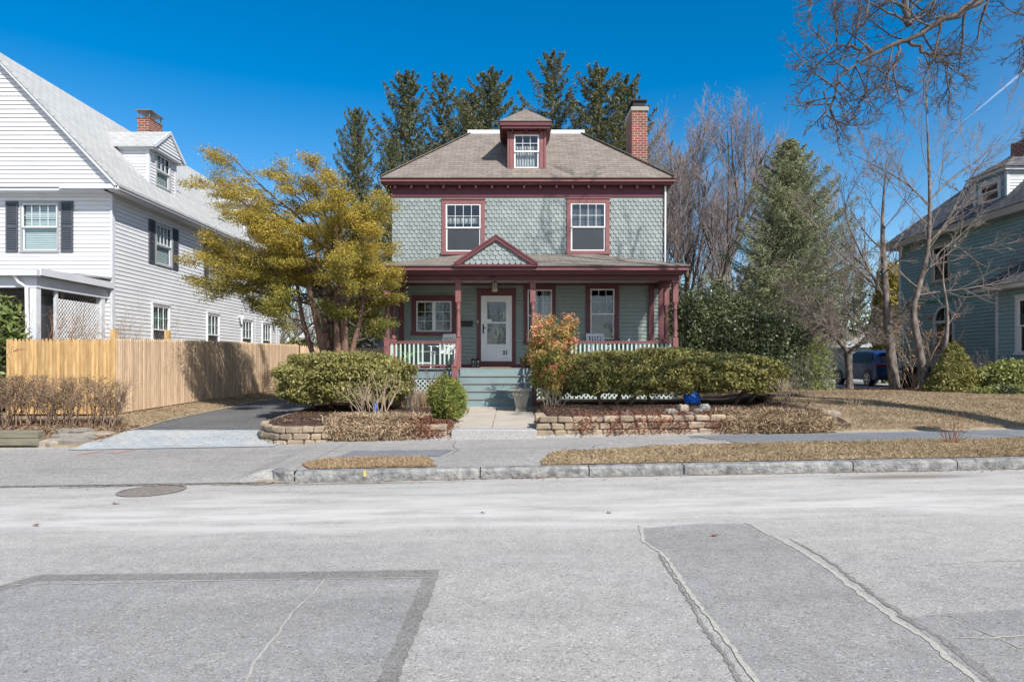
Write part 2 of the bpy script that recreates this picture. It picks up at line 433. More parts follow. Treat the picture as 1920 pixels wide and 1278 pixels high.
# ============================================================ THE SAGE GREEN HOUSE
H = thing('victorian_house', 'sage green two storey house with burgundy trim, fish-scale shingles and a full front porch', 'house', (.475, 20.9, .5))
XL, XR, YW, YB = -3.67, 4.62, 20.9, 30.8
Ff = Frame((0, YW, 0), (1, 0, 0), (0, 1, 0))
Fr = Frame((XR, 0, 0), (0, 1, 0), (-1, 0, 0))
Fl = Frame((XL, 0, 0), (0, -1, 0), (1, 0, 0))
up_ops = [(-2.025, -.952, 5.0, 6.455), (1.796, 2.858, 5.018, 6.48)]
lo_ops = [(-2.926, -1.845, 2.552, 3.486), (-.947, -.005, 1.65, 3.648), (.474, 1.225, 2.25, 3.837), (2.392, 3.132, 2.32, 3.858)]
w = clap(Ff, XL, XR, 1.2, 4.18, .115, lo_ops)
w.F = None
side_ops_r = [(23.2, 24.1, 5.0, 6.45), (27.2, 28.1, 5.0, 6.45), (24.4, 25.4, 2.3, 3.8)]
clap(Fr, YW, YB, 1.2, 6.9, .115, side_ops_r, w)
clap(Fl, -YB, -YW, 1.2, 6.9, .115, [], w)
clap(Frame((0, YB, 0), (-1, 0, 0), (0, -1, 0)), -XR, -XL, 1.2, 6.9, .115, [], w)
w.build('clapboard_wall', m_sage, H)
fb = MB(); fb.box(XL+.05, XR-.05, YW+.06, YB-.06, .2, 1.2); fb.build('foundation', m_conc, H)
# fish-scale shingles
def fishscale(mb, F, x0, x1, z0, z1, skip, px=.152, pz=.122, clipf=None):
    F0 = mb.F; mb.F = F; row = 0; z = z0
    while z < z1+.02:
        off = (row % 2)*px/2; x = x0-px+off
        while x < x1+px:
            cx = x+px/2; a = max(x+.004, x0); b = min(x+px-.004, x1)
            if b-a > .03 and not skip(cx, z+.04) and (clipf is None or clipf(cx, z)):
                jz = R.uniform(-.006, .006); jy = R.uniform(0, .004); top = min(z+pz+.05, z1+.02)
                h = .055; fl = .03
                ys = lambda zz: -(.034-.030*(zz-z)/(pz+.05))-jy
                pr = [(a+(fl if a > x0 else 0), z+jz), (b-(fl if b < x1 else 0), z+jz), (b, z+h+jz), (b, top), (a, top), (a, z+h+jz)]
                ft = [(p, ys(q), q) for p, q in pr]; bk = [(p, ys(q)+.022, q) for p, q in pr[:]]
                mb.add(ft+bk, [tuple(range(6)), (0, 6, 7, 1), (1, 7, 8, 2), (5, 11, 6, 0), (2, 8, 9, 3), (4, 10, 11, 5)])
            x += px
        z += pz; row += 1
    mb.F = F0
fs = MB()
def skip_up(x, z):
    return any(a-.13+.03 < x < b+.13-.03 and c-.10+.02 < z < d+.13-.07 for a, b, c, d in up_ops)
fishscale(fs, Ff, XL, XR, 4.2, 6.60, skip_up)
fs.build('fish_scale_shingles', m_shing, H)
bw = MB(Ff)
for a, b, c, d in [(XL, -2.025, 4.18, 6.9), (-2.025, -.952, 4.18, 5.0), (-2.025, -.952, 6.455, 6.9), (-.952, 1.796, 4.18, 6.9), (1.796, 2.858, 4.18, 5.018), (1.796, 2.858, 6.48, 6.9), (2.858, XR, 4.18, 6.9)]:
    bw.poly([(a, 0, c), (b, 0, c), (b, 0, d), (a, 0, d)])
bw.build('shingle_backing', m_shing, H)
# corner boards
cb = MB()
for x0, x1 in ((XL-.02, XL+.13), (XR-.13, XR+.02)): cb.box(x0, x1, YW-.035, YW+.12, 1.2, 4.2)
for x0, x1 in ((-3.45, -3.30), (4.18, 4.33)): cb.box(x0, x1, YW-.10, YW-.036, 1.455, 4.0)
cb.box(XL+.13, XR-.13, YW-.035, YW-.001, 3.97, 4.16)
cb.box(XL+.13, -1.15, YW-.036, YW-.001, 1.455, 1.56); cb.box(.12, XR-.13, YW-.036, YW-.001, 1.455, 1.56)
cb.build('corner_boards', m_trim, H)
# windows
window(H, Ff, *up_ops[0], m_trim2, m_white, .125, (4, 2), (1, 1), (m_curt, 'fold', 5.88, 6.05), True, label='upstairs window on the left, white sash in a rose casing', split=.5)
window(H, Ff, *up_ops[1], m_trim2, m_white, .125, (4, 2), (1, 1), (m_shut, 'slat', 5.75, 6.42), True, label='upstairs window on the right, white sash in a rose casing', split=.5)
window(H, Ff, *lo_ops[0], m_trim, m_white, .14, (2, 3), None, None, False, True, label='low pair of casement windows left of the front door')
window(H, Ff, *lo_ops[2], m_trim, m_white, .11, (3, 2), (1, 1), (m_curt, 'fold', 2.3, 3.8), label='tall porch window just right of the front door')
window(H, Ff, *lo_ops[3], m_trim, m_white, .14, (3, 2), (1, 1), None, label='tall porch window right of the orange shrub')
for o in side_ops_r: window(H, Fr, *o, m_trim, m_white, .12, (3, 2), (1, 1), None)
# door
d = MB(Ff); x0, x1, z0, z1 = -.947, -.005, 1.65, 3.648
d.box(x0-.12, x0, -.05, 0, 1.455, z1); d.box(x1, x1+.12, -.05, 0, 1.455, z1); d.box(x0-.12, x1+.12, -.053, 0, z1, z1+.19)
d.box(x0-.14, x1+.14, -.085, 0, z1+.19, z1+.225); d.box(x0, x1, -.045, 0, 1.455, 1.65)
d.build('door_casing', m_trim, H)
dd = MB(Ff)
gx0, gx1 = x0+.19, x1-.18
dd.box(x0, gx0, -.035, .0, z0, z1); dd.box(gx1, x1, -.035, .0, z0, z1); dd.box(gx0, gx1, -.035, 0, 3.46, z1); dd.box(gx0, gx1, -.035, 0, z0, 2.17)
dd.box(gx0, gx1, -.04, 0, 2.80, 2.85)
dd.box(x0+.09, x1-.09, -.043, -.034, 1.74, 1.76); dd.box(x0+.09, x1-.09, -.043, -.034, 2.03, 2.05); dd.box(x0+.09, x0+.11, -.043, -.034, 1.76, 2.03); dd.box(x1-.11, x1-.09, -.043, -.034, 1.76, 2.03)
dd.box(x0, x0+.03, -.05, -.034, z0, z1); dd.box(x1-.03, x1, -.05, -.034, z0, z1); dd.box(x0+.03, x1-.03, -.05, -.034, z1-.03, z1)
dr = dd.build('storm_door', m_white, H, bevel=.004)
MB(Ff).poly([(gx0, -.012, 2.17), (gx1, -.012, 2.17), (gx1, -.012, 3.46), (gx0, -.012, 3.46)]).build('glass_pane', m_glass, dr)
MB(Ff).box(gx0, gx1, .05, .08, 1.65, 3.6).build('inner_door', M('dark_door_paint', (.05, .03, .025), None, 3, .5), H)
for cx, cz, r in ((-.50, 2.52, .13), (-.30, 3.05, .09)):
    sw = MB(Ff); sw.tube([(cx+r*.6*math.cos(a), .03, cz+r*math.sin(a)*1.2) for a in [2*PI*k/16 for k in range(17)]], .012, 5); sw.build('leaded_pattern', m_whitetrim, dr)
hd = MB(Ff); hd.box(x0+.05, x0+.09, -.05, -.034, 2.5, 2.78); hd.tube([(x0+.07, -.08, 2.66), (x0+.16, -.085, 2.66)], .012, 6); hd.tube([(x0+.07, -.03, 2.66), (x0+.07, -.085, 2.66)], .012, 6)
hd.build('door_handle', m_black, dr)
MB(Ff).box(x0+.17, x0+.33, -.046, -.036, 2.82, 2.93).build('notice', m_white, dr)
text('door_number', '21', .16, Ff @ Matrix.Translation((-.205, -.040, 1.86)), m_black, dr)
text('beam_number', '21', .20, Frame((-.50, 18.655, 3.93), (1, 0, 0), (0, 1, 0)), m_black, H)
MB(Ff).box(-1.055, -1.03, -.065, -.052, 2.82, 2.9).build('doorbell', m_white, H)
mbx = MB(Ff); mbx.cbox(-1.60, -1.20, -.16, -.025, 2.72, 2.86, .01); mbx.slab([(-1.61, -.17, 2.84), (-1.19, -.17, 2.84), (-1.19, -.02, 2.885), (-1.61, -.02, 2.885)], .015)
tag(mbx.build('mailbox', m_black, None, org=(-1.4, 20.8, 2.72)), 'black letter box on the sage porch wall left of the white front door', 'mailbox')
# main cornice & roof
ex0, ex1, ey0, ey1 = -3.95, 4.9, 20.6, 31.1
c = MB()
def ring(mb, x0, x1, y0, y1, z0, z1, t):
    mb.box(x0, x1, y0, y0+t, z0, z1); mb.box(x0, x1, y1-t, y1, z0, z1); mb.box(x0, x0+t, y0+t, y1-t, z0, z1); mb.box(x1-t, x1, y0+t, y1-t, z0, z1)
ring(c, ex0, ex1, ey0, ey1, 7.10, 7.2, .1); ring(c, ex0+.05, ex1-.05, ey0+.05, ey1-.05, 6.99, 7.10, .08)
c.box(ex0+.1, ex1-.1, ey0+.1, ey1-.1, 7.02, 7.06)
c.build('cornice', m_trim, H)
c = MB(); ring(c, ex0-.03, ex1+.03, ey0-.03, ey1+.03, 7.065, 7.10, .03); c.build('gutter_edge', m_trim2, H)
MB().box(XL-.02, XR+.02, YW-.03, YW, 6.67, 7.02).build('frieze', M('plum_paint', (.13, .04, .055), None, 3, .5), H)
sd = MB(); sd.box(XR, XR+.03, YW, YB, 6.67, 7.02); sd.build('side_frieze', m_trim, H)
sd = MB(); sd.box(XL-.03, XL, YW, YB, 6.67, 7.02); sd.build('side_frieze', m_trim, H)
x = XL+.12
while x < XR:
    MB().cbox(x-.035, x+.035, 20.70, YW-.03, 6.90, 7.02, .012).build('bracket', m_trim2, H); x += .49
tz = 9.36; tx0, tx1, ty0, ty1 = -1.45, 2.4, 23.1, 28.6
A = [(ex0-.04, ey0-.04, 7.2), (ex1+.04, ey0-.04, 7.2), (ex1+.04, ey1+.04, 7.2), (ex0-.04, ey1+.04, 7.2)]
B = [(tx0, ty0, tz), (tx1, ty0, tz), (tx1, ty1, tz), (tx0, ty1, tz)]
rf = MB(); rf.add(A+B+[(p[0], p[1], 7.17) for p in A], [(0, 1, 5, 4), (1, 2, 6, 5), (2, 3, 7, 6), (3, 0, 4, 7), (8, 9, 1, 0), (9, 10, 2, 1), (10, 11, 3, 2), (11, 8, 0, 3), (11, 10, 9, 8)])
ROOF = rf.build('roof', m_roof, H)
hc = MB()
for i in range(4):
    a = Vector(A[i]); b = Vector(B[i]); n = 22
    for k in range(n):
        p = a.lerp(b, k/n); q = a.lerp(b, (k+1)/n); hc.beam(p+Vector((0, 0, .03)), q+Vector((0, 0, .018)), .2, .015)
hc.build('hip_cap', m_roof, ROOF)
cu = MB(); cu.box(tx0-.05, tx1+.05, ty0-.05, ty1+.05, tz-.03, tz+.10); cu.build('deck_curb', M('white_metal_flashing', (.8, .8, .8), None, 3, .4), ROOF)
# dormer
D = MB(); dx0, dx1, dy = -.14, 1.05, 21.0
Fd = Frame((0, dy, 0), (1, 0, 0), (0, 1, 0))
wx0, wx1, wz0, wz1 = .062, .83, 7.58, 8.60
D.box(dx0+.02, wx0, dy-.0, dy+.10, 7.42, 8.72); D.box(wx1, dx1-.02, dy, dy+.10, 7.42, 8.72)
D.box(wx0, wx1, dy, dy+.10, 7.42, wz0); D.box(wx0, wx1, dy, dy+.10, wz1, 8.72)
for s in (dx0, dx1-.06): D.box(s, s+.06, dy-.03, dy+.06, 7.44, 8.72)
for s in (dx0+.07, wx1+.03): D.box(s, s+.10, dy-.03, dy, 7.56, 8.70)
D.box(dx0-.03, dx1+.03, dy-.06, dy, 7.44, 7.50)
DM = D.build('dormer', m_trim2, H)
dc = MB()
clap(Frame((dx0+.02, 0, 0), (0, -1, 0), (1, 0, 0)), -22.6, -dy-.02, 7.3, 8.72, .11, [], dc)
clap(Frame((dx1-.02, 0, 0), (0, 1, 0), (-1, 0, 0)), dy+.02, 22.6, 7.3, 8.72, .11, [], dc)
dc.build('dormer_cheek', m_trim, DM)
window(H, Fd, wx0, wx1, wz0, wz1, m_trim2, m_white, .03, (3, 2), (1, 1), (m_curt, 'fold', 7.65, 8.3), name='dormer_window', sill=False, top=.03, pr=.02)
e = MB(); ax0, ax1, ay0, ay1 = -.36, 1.20, 20.70, 22.3
ring(e, ax0, ax1, ay0, ay1, 8.80, 8.92, .06); ring(e, ax0+.04, ax1-.04, ay0+.04, ay1, 8.72, 8.80, .05); e.box(ax0+.06, ax1-.06, ay0+.06, ay1-.06, 8.74, 8.78)
for k in range(3): e.box(-.02+k*.42-.03+.04, .04+k*.42+.0, ay0+.10, dy, 8.66, 8.73)
e.build('dormer_cornice', m_trim, DM)
dr_ = MB(); P = [(ax0-.03, ay0-.03, 8.92), (ax1+.03, ay0-.03, 8.92), (ax1+.03, 22.55, 8.92), (ax0-.03, 22.55, 8.92)]; ap = (.42, 21.6, 9.62)
dr_.add(P+[ap], [(0, 1, 4), (1, 2, 4), (2, 3, 4), (3, 0, 4), (3, 2, 1, 0)]); dr_.build('dormer_roof', m_roof, DM)
# chimney
ch = MB(); ch.box(4.30, 4.86, 24.5, 25.75, 7.2, 10.62); CH = ch.build('chimney', m_brick, H)
k = MB(); k.cbox(4.26, 4.90, 24.46, 25.79, 10.62, 10.78, .02); k.build('chimney_crown', m_conc, CH)
k = MB(); k.box(4.36, 4.80, 24.56, 25.69, 10.78, 11.0); k.box(4.30, 4.86, 24.50, 25.75, 11.0, 11.05); k.build('chimney_cap', m_black, CH)
k = MB(); k.lathe((4.55, 25.5), [(.12, 11.05), (.12, 11.2), (.16, 11.22), (.16, 11.3), (.02, 11.36)], 10); k.build('flue_cap', M('galvanised_metal', (.4, .4, .4), None, 4, .4, metal=.8), CH)
# downspout
k = MB(); k.tube([(XR+.06, YW-.07, 6.98), (XR+.045, YW-.07, 4.35)], .03, 8); k.build('downspout', m_white, H)

# ---- porch (all parts of the house)
PF = 1.455; FY = 18.8
P_ = MB()
nb = 84
for i in range(nb):
    a = XL+(XR-XL)*i/nb; b = XL+(XR-XL)*(i+1)/nb
    P_.box(a+.002, b-.002, FY-.06, YW, PF-.03, PF+R.uniform(-.0015, .0015))
P_.build('porch_floor', m_deck, H)
k = MB(); k.box(XL+.03, -1.42, FY, FY+.05, 1.17, PF-.031); k.box(.58, XR-.03, FY, FY+.05, 1.17, PF-.031); k.box(XR-.08, XR-.03, FY+.05, YW, 1.17, PF-.031); k.box(XL+.03, XL+.08, FY+.05, YW, 1.17, PF-.031)
k.build('porch_skirt', m_step, H)
def lattice(F, x0, x1, z0, z1, mat, parent, sp=.13, w=.036, name='lattice'):
    mb = MB(F)
    for s, y in ((1, 0), (-1, .008)):
        c = x0-(z1-z0) if s == 1 else x0
        while c < x1+(z1-z0 if s == -1 else 0):
            # line: x = c + s*(z-z0)
            za, zb = z0, z1; xa, xb = c+s*0, c+s*(z1-z0)
            lo, hi = z0, z1
            if s == 1: lo = max(z0, z0+(x0-c)); hi = min(z1, z0+(x1-c))
            else: lo = max(z0, z0+(c-x1)); hi = min(z1, z0+(c-x0))
            if hi-lo > .02:
                xa = c+s*(lo-z0); xb = c+s*(hi-z0); h = w*.707
                mb.slab([(xa-h, y, lo), (xa+h, y, lo), (xb+h, y, hi), (xb-h, y, hi)], .007, (0, 1, 0))
            c += sp
    return mb.build(name, mat, parent)
m_latt = M('pale_lattice_paint', (.50, .60, .57), (.42, .52, .5), 5, .6)
Fp = Frame((0, FY+.02, 0), (1, 0, 0), (0, 1, 0))
lattice(Fp, XL+.05, -1.46, .50, 1.17, m_latt, H); lattice(Fp, .62, XR-.05, .50, 1.17, m_latt, H)
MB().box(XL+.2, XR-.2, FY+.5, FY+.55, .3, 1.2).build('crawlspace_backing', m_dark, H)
# steps
nr = 5; tread = .28
st = MB(); nz = MB()
for i in range(nr):
    z1_ = PF-.035-(i)*.193; y0 = FY-.06-i*tread
    zt = PF-.193*(i+1)
    if i < nr-1:
        nz.box(-1.42, .57, y0-tread-.03, y0+.02, zt-.03, zt)
        st.box(-1.40, .55, y0, y0+.02, zt, PF-.193*i-.031)
    else: st.box(-1.40, .55, y0, y0+.02, .46, PF-.193*i-.031)
st.box(-1.43, -1.40, FY-.06-4*tread, FY, .5, .72); st.box(.55, .58, FY-.06-4*tread, FY, .5, .72)
for i in range(4):
    for xx in (-1.43, .55): st.box(xx, xx+.03, FY-.06-(i)*tread-.0, FY, PF-.193*(i+1), PF-.193*i-.035)
st.build('stair_risers', m_step, H)
nz.build('stair_treads', M('worn_tread_paint', (.30, .24, .22), (.22, .26, .27), 6, .6), H)
# posts
def post(x, y, nm='porch_post'):
    b = MB(); h = .075
    b.box(x-h, x+h, y-h, y+h, PF, 2.29); b.box(x-h, x+h, y-h, y+h, 3.26, 3.80); b.box(x-.11, x+.11, y-.11, y+.11, 3.80, 3.87); b.box(x-.02, x+.02, y-.02, y+.02, 2.27, 3.28)
    o = b.build(nm, m_trim2, H, bevel=.006)
    b = MB()
    b.lathe((x, y), [(.045, 2.29), (.07, 2.31), (.07, 2.34), (.05, 2.36), (.066, 2.39), (.05, 2.42), (.062, 2.5), (.066, 2.62), (.06, 2.9), (.048, 3.05), (.064, 3.08), (.064, 3.11), (.048, 3.13), (.066, 3.16), (.05, 3.19), (.07, 3.22), (.07, 3.24), (.045, 3.26)], 14)
    b.build('turned_shaft', m_trim2, o, smooth=True)
for x, y in ((-3.44, FY), (-1.48, FY), (.573, FY), (4.49, FY), (4.49, 19.85), (-3.44, 19.85)): post(x, y)
# porch beams, ceiling, cornice
k = MB()
k.box(-3.53, 4.58, FY-.13, FY+.09, 3.87, 4.04); k.box(-3.53, -3.33, FY+.09, YW-.04, 3.87, 4.04); k.box(4.38, 4.58, FY+.09, YW-.04, 3.87, 4.04)
k.build('porch_beam', m_trim, H)
py0 = 18.3; px0, px1 = -3.66, 4.73
k = MB(); k.box(px0+.08, px1-.08, py0+.08, YW, 4.04, 4.09); k.build('porch_ceiling', M('ceiling_paint', (.62, .61, .58), None, 3, .6), H)
k = MB()
k.box(px0, px1, py0, py0+.06, 4.09, 4.20); k.box(px0, px0+.06, py0+.06, YW-.01, 4.09, 4.20); k.box(px1-.06, px1, py0+.06, YW-.01, 4.09, 4.20)
k.box(px0+.07, px1-.07, py0+.07, py0+.13, 4.03, 4.09)
k.box(px0+.1, px1-.1, py0+.13, FY-.13, 3.985, 4.035)
k.build('porch_cornice', m_trim, H)
k = MB(); k.box(px0-.02, px1+.02, py0-.025, py0, 4.085, 4.115); k.build('cornice_bead', m_trim2, H)
pr = MB(); ez = 4.22; rz = 4.93
q = [(px0-.04, py0-.04, ez), (px1+.04, py0-.04, ez), (px1+.04, YW, ez), (px0-.04, YW, ez), (-1.31, YW, rz), (2.45, YW, rz)]
pr.add(q+[(p[0], p[1], 4.19) for p in q[:4]], [(0, 1, 5, 4), (1, 2, 5), (3, 0, 4), (6, 7, 1, 0), (7, 8, 2, 1), (9, 6, 0, 3), (9, 8, 7, 6)])
pr.build('porch_roof', m_roof, H)
# gablet
gx, gh = -.43, 1.0; gz0 = 4.20; gz1 = 4.90; Fg = Frame((0, py0-.03, 0), (1, 0, 0), (0, 1, 0))
gb = MB()
gb.slab([(gx-gh-.12, py0-.10, gz0+.02), (gx, py0-.10, gz1+.08), (gx, 21.0, gz1+.08), (gx-gh-.12, 19.0, gz0+.02)][::-1], .04)
gb.slab([(gx+gh+.12, py0-.10, gz0+.02), (gx, py0-.10, gz1+.08), (gx, 21.0, gz1+.08), (gx+gh+.12, 19.0, gz0+.02)], .04)
GB = gb.build('porch_gable', m_roof, H)
rk = MB()
for s in (-1, 1):
    rk.slab([(gx+s*(gh+.12), py0-.115, gz0+.02), (gx, py0-.115, gz1+.085), (gx, py0-.115, gz1-.03), (gx+s*(gh-.03), py0-.115, gz0+.02)], .05, (0, 1, 0))
    rk.slab([(gx+s*(gh+.14), py0-.13, gz0+.06), (gx, py0-.13, gz1+.12), (gx, py0-.13, gz1+.08), (gx+s*(gh+.10), py0-.13, gz0+.02)], .08, (0, 1, 0))
rk.box(gx-gh-.1, gx+gh+.1, py0-.10, py0-.02, gz0-.03, gz0+.03)
rk.build('rake_boards', m_trim, GB)
gf = MB(); gf.poly([(gx-gh, py0-.02, gz0+.02), (gx+gh, py0-.02, gz0+.02), (gx, py0-.02, gz1)])
fishscale(gf, Fg, gx-gh, gx+gh, gz0+.03, gz1-.12, lambda x, z: False, clipf=lambda x, z: abs(x-gx)+.09 < gh*(gz1-z-.02)/(gz1-gz0))
gf.build('gable_shingles', m_shing, GB)
# railings
def rail(a, b, za=PF, gap=None, name='porch_railing', bn=None, axis=0, fix=FY):
    k = MB()
    def bx(u0, u1, w, z0, z1, mb):
        if axis == 0: mb.box(u0, u1, fix-w, fix+w, z0, z1)
        else: mb.box(fix-w, fix+w, u0, u1, z0, z1)
    bx(a, b, .035, za+.68, za+.72, k); bx(a, b, .045, za+.72, za+.745, k); bx(a, b, .035, za+.05, za+.10, k)
    o = k.build(name, m_trim2, H)
    k = MB(); n = int((b-a)/.115)
    for i in range(n):
        u = a+(b-a)*(i+.5)/n
        if gap and gap[0] < u < gap[1]:
            if k.v: k.build('balusters', m_mint, o); k = MB()
            continue
        bx(u-.022, u+.022, .016, za+.10, za+.68, k)
    k.build('balusters', m_mint, o)
rail(-3.365, -1.555, gap=(-2.42, -2.03)); rail(.648, 4.415)
rail(FY+.075, 19.775, axis=1, fix=4.49); rail(19.925, YW-.04, axis=1, fix=4.49)
rail(FY+.075, 19.775, axis=1, fix=-3.44); rail(19.925, YW-.04, axis=1, fix=-3.44)
# stair hand rails
for xx in (-1.48, .573):
    k = MB(); yb = FY-.06-4*tread-.08
    k.beam((xx, FY-.075, 2.15), (xx, yb, 1.42), .07, .05); k.beam((xx, FY-.075, 1.62), (xx, yb, .85), .06, .05)
    k.box(xx-.06, xx+.06, yb-.06, yb+.06, .45, 1.5); k.box(xx-.075, xx+.075, yb-.075, yb+.075, 1.5, 1.54)
    o = k.build('stair_rail', m_trim2, H)
    k = MB()
    for i in range(1, 9):
        t = i/9; y = FY-.075+(yb-FY+.075)*t; z = 2.15-.73*t; zb = 1.62-.77*t
        k.box(xx-.014, xx+.014, y-.02, y+.02, zb, z-.02)
    k.build('balusters', m_trim2, o)
# ---- things on the porch
k = MB(); cx, cy = -.50, 19.8
k.lathe((cx, cy), [(.09, 4.04), (.09, 4.01), (.03, 4.0), (.03, 3.96), (.10, 3.94), (.10, 3.92)], 8)
ln = thing('porch_lantern', 'small brass lantern hanging from the porch ceiling above the front door', 'lantern', (cx, cy, 4.04))
k.build('mount', M('aged_brass', (.25, .17, .08), None, 6, .35, metal=.8), ln)
k = MB(); k.lathe((cx, cy), [(.085, 3.92), (.095, 3.72), (.07, 3.66)], 8); k.build('lamp_glass', M('frosted_glass', (.6, .56, .45), None, 4, .2), ln)
k = MB()
for q_ in range(8): a = q_*PI/4; k.tube([(cx+.088*math.cos(a), cy+.088*math.sin(a), 3.92), (cx+.098*math.cos(a), cy+.098*math.sin(a), 3.72)], .008, 4)
k.build('frame', m_black, ln)
# security camera
k = MB(); k.lathe((3.62, 19.0), [(.05, 4.04), (.05, 4.0)], 8); k.tube([(3.62, 19.0, 4.0), (3.62, 18.9, 3.95), (3.66, 18.8, 3.92)], .035, 8)
tag(k.build('security_camera', m_white, None, org=(3.62, 19, 4)), 'small white camera fixed under the right end of the porch ceiling', 'camera')
# doormat
k = MB(); k.cbox(-.92, -.03, 19.5, 20.1, PF+.004, PF+.022, .006); tag(k.build('doormat', M('coir_mat', (.42, .30, .12), (.3, .2, .08), 30, .95, .5, 80), None, org=(-.5, 19.8, PF)), 'tan doormat lying on the porch floor in front of the door', 'doormat')
# basket with logs
bk = thing('log_basket', 'round woven wicker basket filled with split logs at the top of the steps', 'basket', (.42, 19.05, PF))
m_wick = brickmat('woven_wicker', (.36, .22, .11), (.24, .14, .07), (.06, .035, .02), .045, .022, .004, .8, 1.0, dirt=.2)
k = MB(); k.lathe((.42, 19.05), [(.13, PF), (.165, PF+.06), (.20, PF+.18), (.19, PF+.27), (.175, PF+.27), (.17, PF+.1)], 20); k.build('basket_body', m_wick, bk, smooth=False)
k = MB(); k.tube([(.42+.195*math.cos(a), 19.05+.195*math.sin(a), PF+.275) for a in [2*PI*i/20 for i in range(21)]], .014, 5); k.build('rim', m_wick, bk)
m_log = M('split_log', (.38, .2, .10), (.22, .11, .06), 9, .9, .4, 40)
for i in range(6):
    a = R.uniform(0, 6.28); k = MB(); r_ = .035+R.random()*.012; p = Vector((.42+R.uniform(-.1, .1), 19.05+R.uniform(-.08, .08), PF+.27+R.uniform(0, .09))); dd_ = Vector((math.cos(a), math.sin(a), R.uniform(-.3, .3)))*.13
    k.tube([p-dd_, p+dd_], r_, 7)
    tag(k.build('log', m_log, None, org=tuple(p)), 'split log lying in the wicker basket beside the porch steps', 'log', 'split logs in the wicker basket')
# boots pair
for i, xx in enumerate((-1.17, -1.03)):
    k = MB(); k.tube([(xx, 20.5, PF+.02), (xx, 20.5, PF+.12), (xx, 20.51, PF+.27)], [.055, .05, .06], 10); k.tube([(xx, 20.5, PF+.045), (xx, 20.38, PF+.035)], [.05, .04], 8)
    tag(k.build('rubber_boot', m_black, None, org=(xx, 20.5, PF), smooth=True), ['left one of the two black rubber boots beside the front door', 'right one of the two black rubber boots beside the front door'][i], 'boot', 'pair of boots beside the front door')
# mint side table, chairs
def ladder_chair(x, y, rz, label, mat, w=.55, tall=.95):
    T = thing('porch_chair', label, 'chair', (x, y, PF), None)
    F = Matrix.Translation((x, y, PF)) @ Matrix.Rotation(rz, 4, 'Z')
    k = MB(F)
    for i in range(6): k.box(-w/2, w/2, -.24+i*.085, -.165+i*.085, .40, .42)
    k.build('seat', mat, T)
    for sx in (-1, 1):
        for sy in (-1, 1):
            k = MB(F); k.tube([(sx*(w/2-.02), sy*.23, 0), (sx*(w/2-.03), sy*.22, .40 if sy > 0 else .62)], .02, 6); k.build('leg', mat, T)
        k = MB(F); k.box(sx*(w/2)-.04, sx*(w/2)+.04, -.27, .26, .62, .645); k.build('armrest', mat, T)
    k = MB(F)
    k.beam((-w/2+.02, .23, .40), (-w/2+.02, .36, tall), .04, .03); k.beam((w/2-.02, .23, .40), (w/2-.02, .36, tall), .04, .03); k.beam((-w/2, .36, tall), (w/2, .36, tall), .035, .09)
    n = 6
    for i in range(n):
        xx = -w/2+.07+(w-.14)*i/(n-1); k.beam((xx, .24, .42), (xx, .355, tall-.04), .045, .014)
    k.build('backrest', mat, T)
ladder_chair(-2.02, 19.85, -.6, 'white slatted armchair on the left of the porch behind the gap in the railing', m_white)
ladder_chair(2.52, 20.1, .1, 'pale grey slat-backed chair on the porch in front of the right window', m_whitetrim, tall=.98)
T = thing('side_table', 'mint green wooden side table behind the gap in the left porch railing', 'table', (-2.5, 19.3, PF))
k = MB(); k.box(-2.66, -2.18, 19.1, 19.5, PF+.44, PF+.47); k.build('table_top', m_mint, T)
for a in (-2.64, -2.23):
    for b in (19.12, 19.45): k = MB(); k.box(a, a+.04, b, b+.04, PF, PF+.44); k.build('leg', m_mint, T)
k = MB(); k.box(-2.60, -2.23, 19.13, 19.15, PF+.12, PF+.16); k.build('stretcher', m_mint, T)
k = MB(); k.lathe((-2.95, 19.4), [(.08, PF), (.10, PF+.02), (.13, PF+.2), (.12, PF+.2)], 12)
pp = thing('potted_plant', 'green strap-leaved plant in a pot behind the left porch railing', 'plant', (-2.95, 19.4, PF))
k.build('pot', m_conc, pp)
k = MB()
for i in range(16):
    a = R.uniform(0, 6.28); l = R.uniform(.25, .45); p = [(-2.95+math.cos(a)*l*t*.6, 19.4+math.sin(a)*l*t*.6, PF+.2+l*(t*1.4-t*t*.7)) for t in (0, .33, .66, 1)]
    k.tube(p, [.012, .016, .012, .002], 4)
k.build('foliage', M('strap_leaf', (.10, .25, .06), (.2, .35, .1), 6, .5), pp)
k = MB(); k.cbox(3.35, 4.1, 20.1, 20.7, PF+.3, PF+.72, .02); k.box(3.35, 4.1, 20.65, 20.72, PF+.7, PF+.78)
tag(k.build('storage_box', m_deck, None, org=(3.7, 20.4, PF)), 'low grey storage box on the porch below the sunlit patch of wall', 'box')

# ============================================================ WHITE HOUSE ON THE LEFT
W = thing('white_house', 'large white house with vinyl siding, grey roof, blue-grey shutters and two side dormers', 'house', (-14.2, 25, .5))
wx, wy0, wy1 = -11.13, 19.0, 32.6; wxl = -17.27
F1 = Frame((0, wy0, 0), (1, 0, 0), (0, 1, 0)); F2 = Frame((wx, 0, 0), (0, 1, 0), (-1, 0, 0))
fo = [(-13.62, -12.63, 4.72, 6.03)]
so = [(21.3, 22.25, 4.72, 5.95), (25.05, 26.1, 4.72, 5.95), (29.0, 30.0, 4.72, 5.95), (21.1, 22.1, 1.9, 3.38), (24.9, 25.85, 1.9, 3.37), (28.1, 29.15, 1.9, 3.35), (30.4, 31.4, 1.9, 3.33)]
k = MB()
clap(F1, wxl, wx, .9, 6.4, .118, fo+[(-14.9, -14.0, 1.0, 3.1)], k, lip=.022, gap_=.008)
clap(F2, wy0, wy1, .9, 6.4, .118, so, k, lip=.020, gap_=.006)
hw = 3.55
zr = lambda z: (10.05-z)/1.065
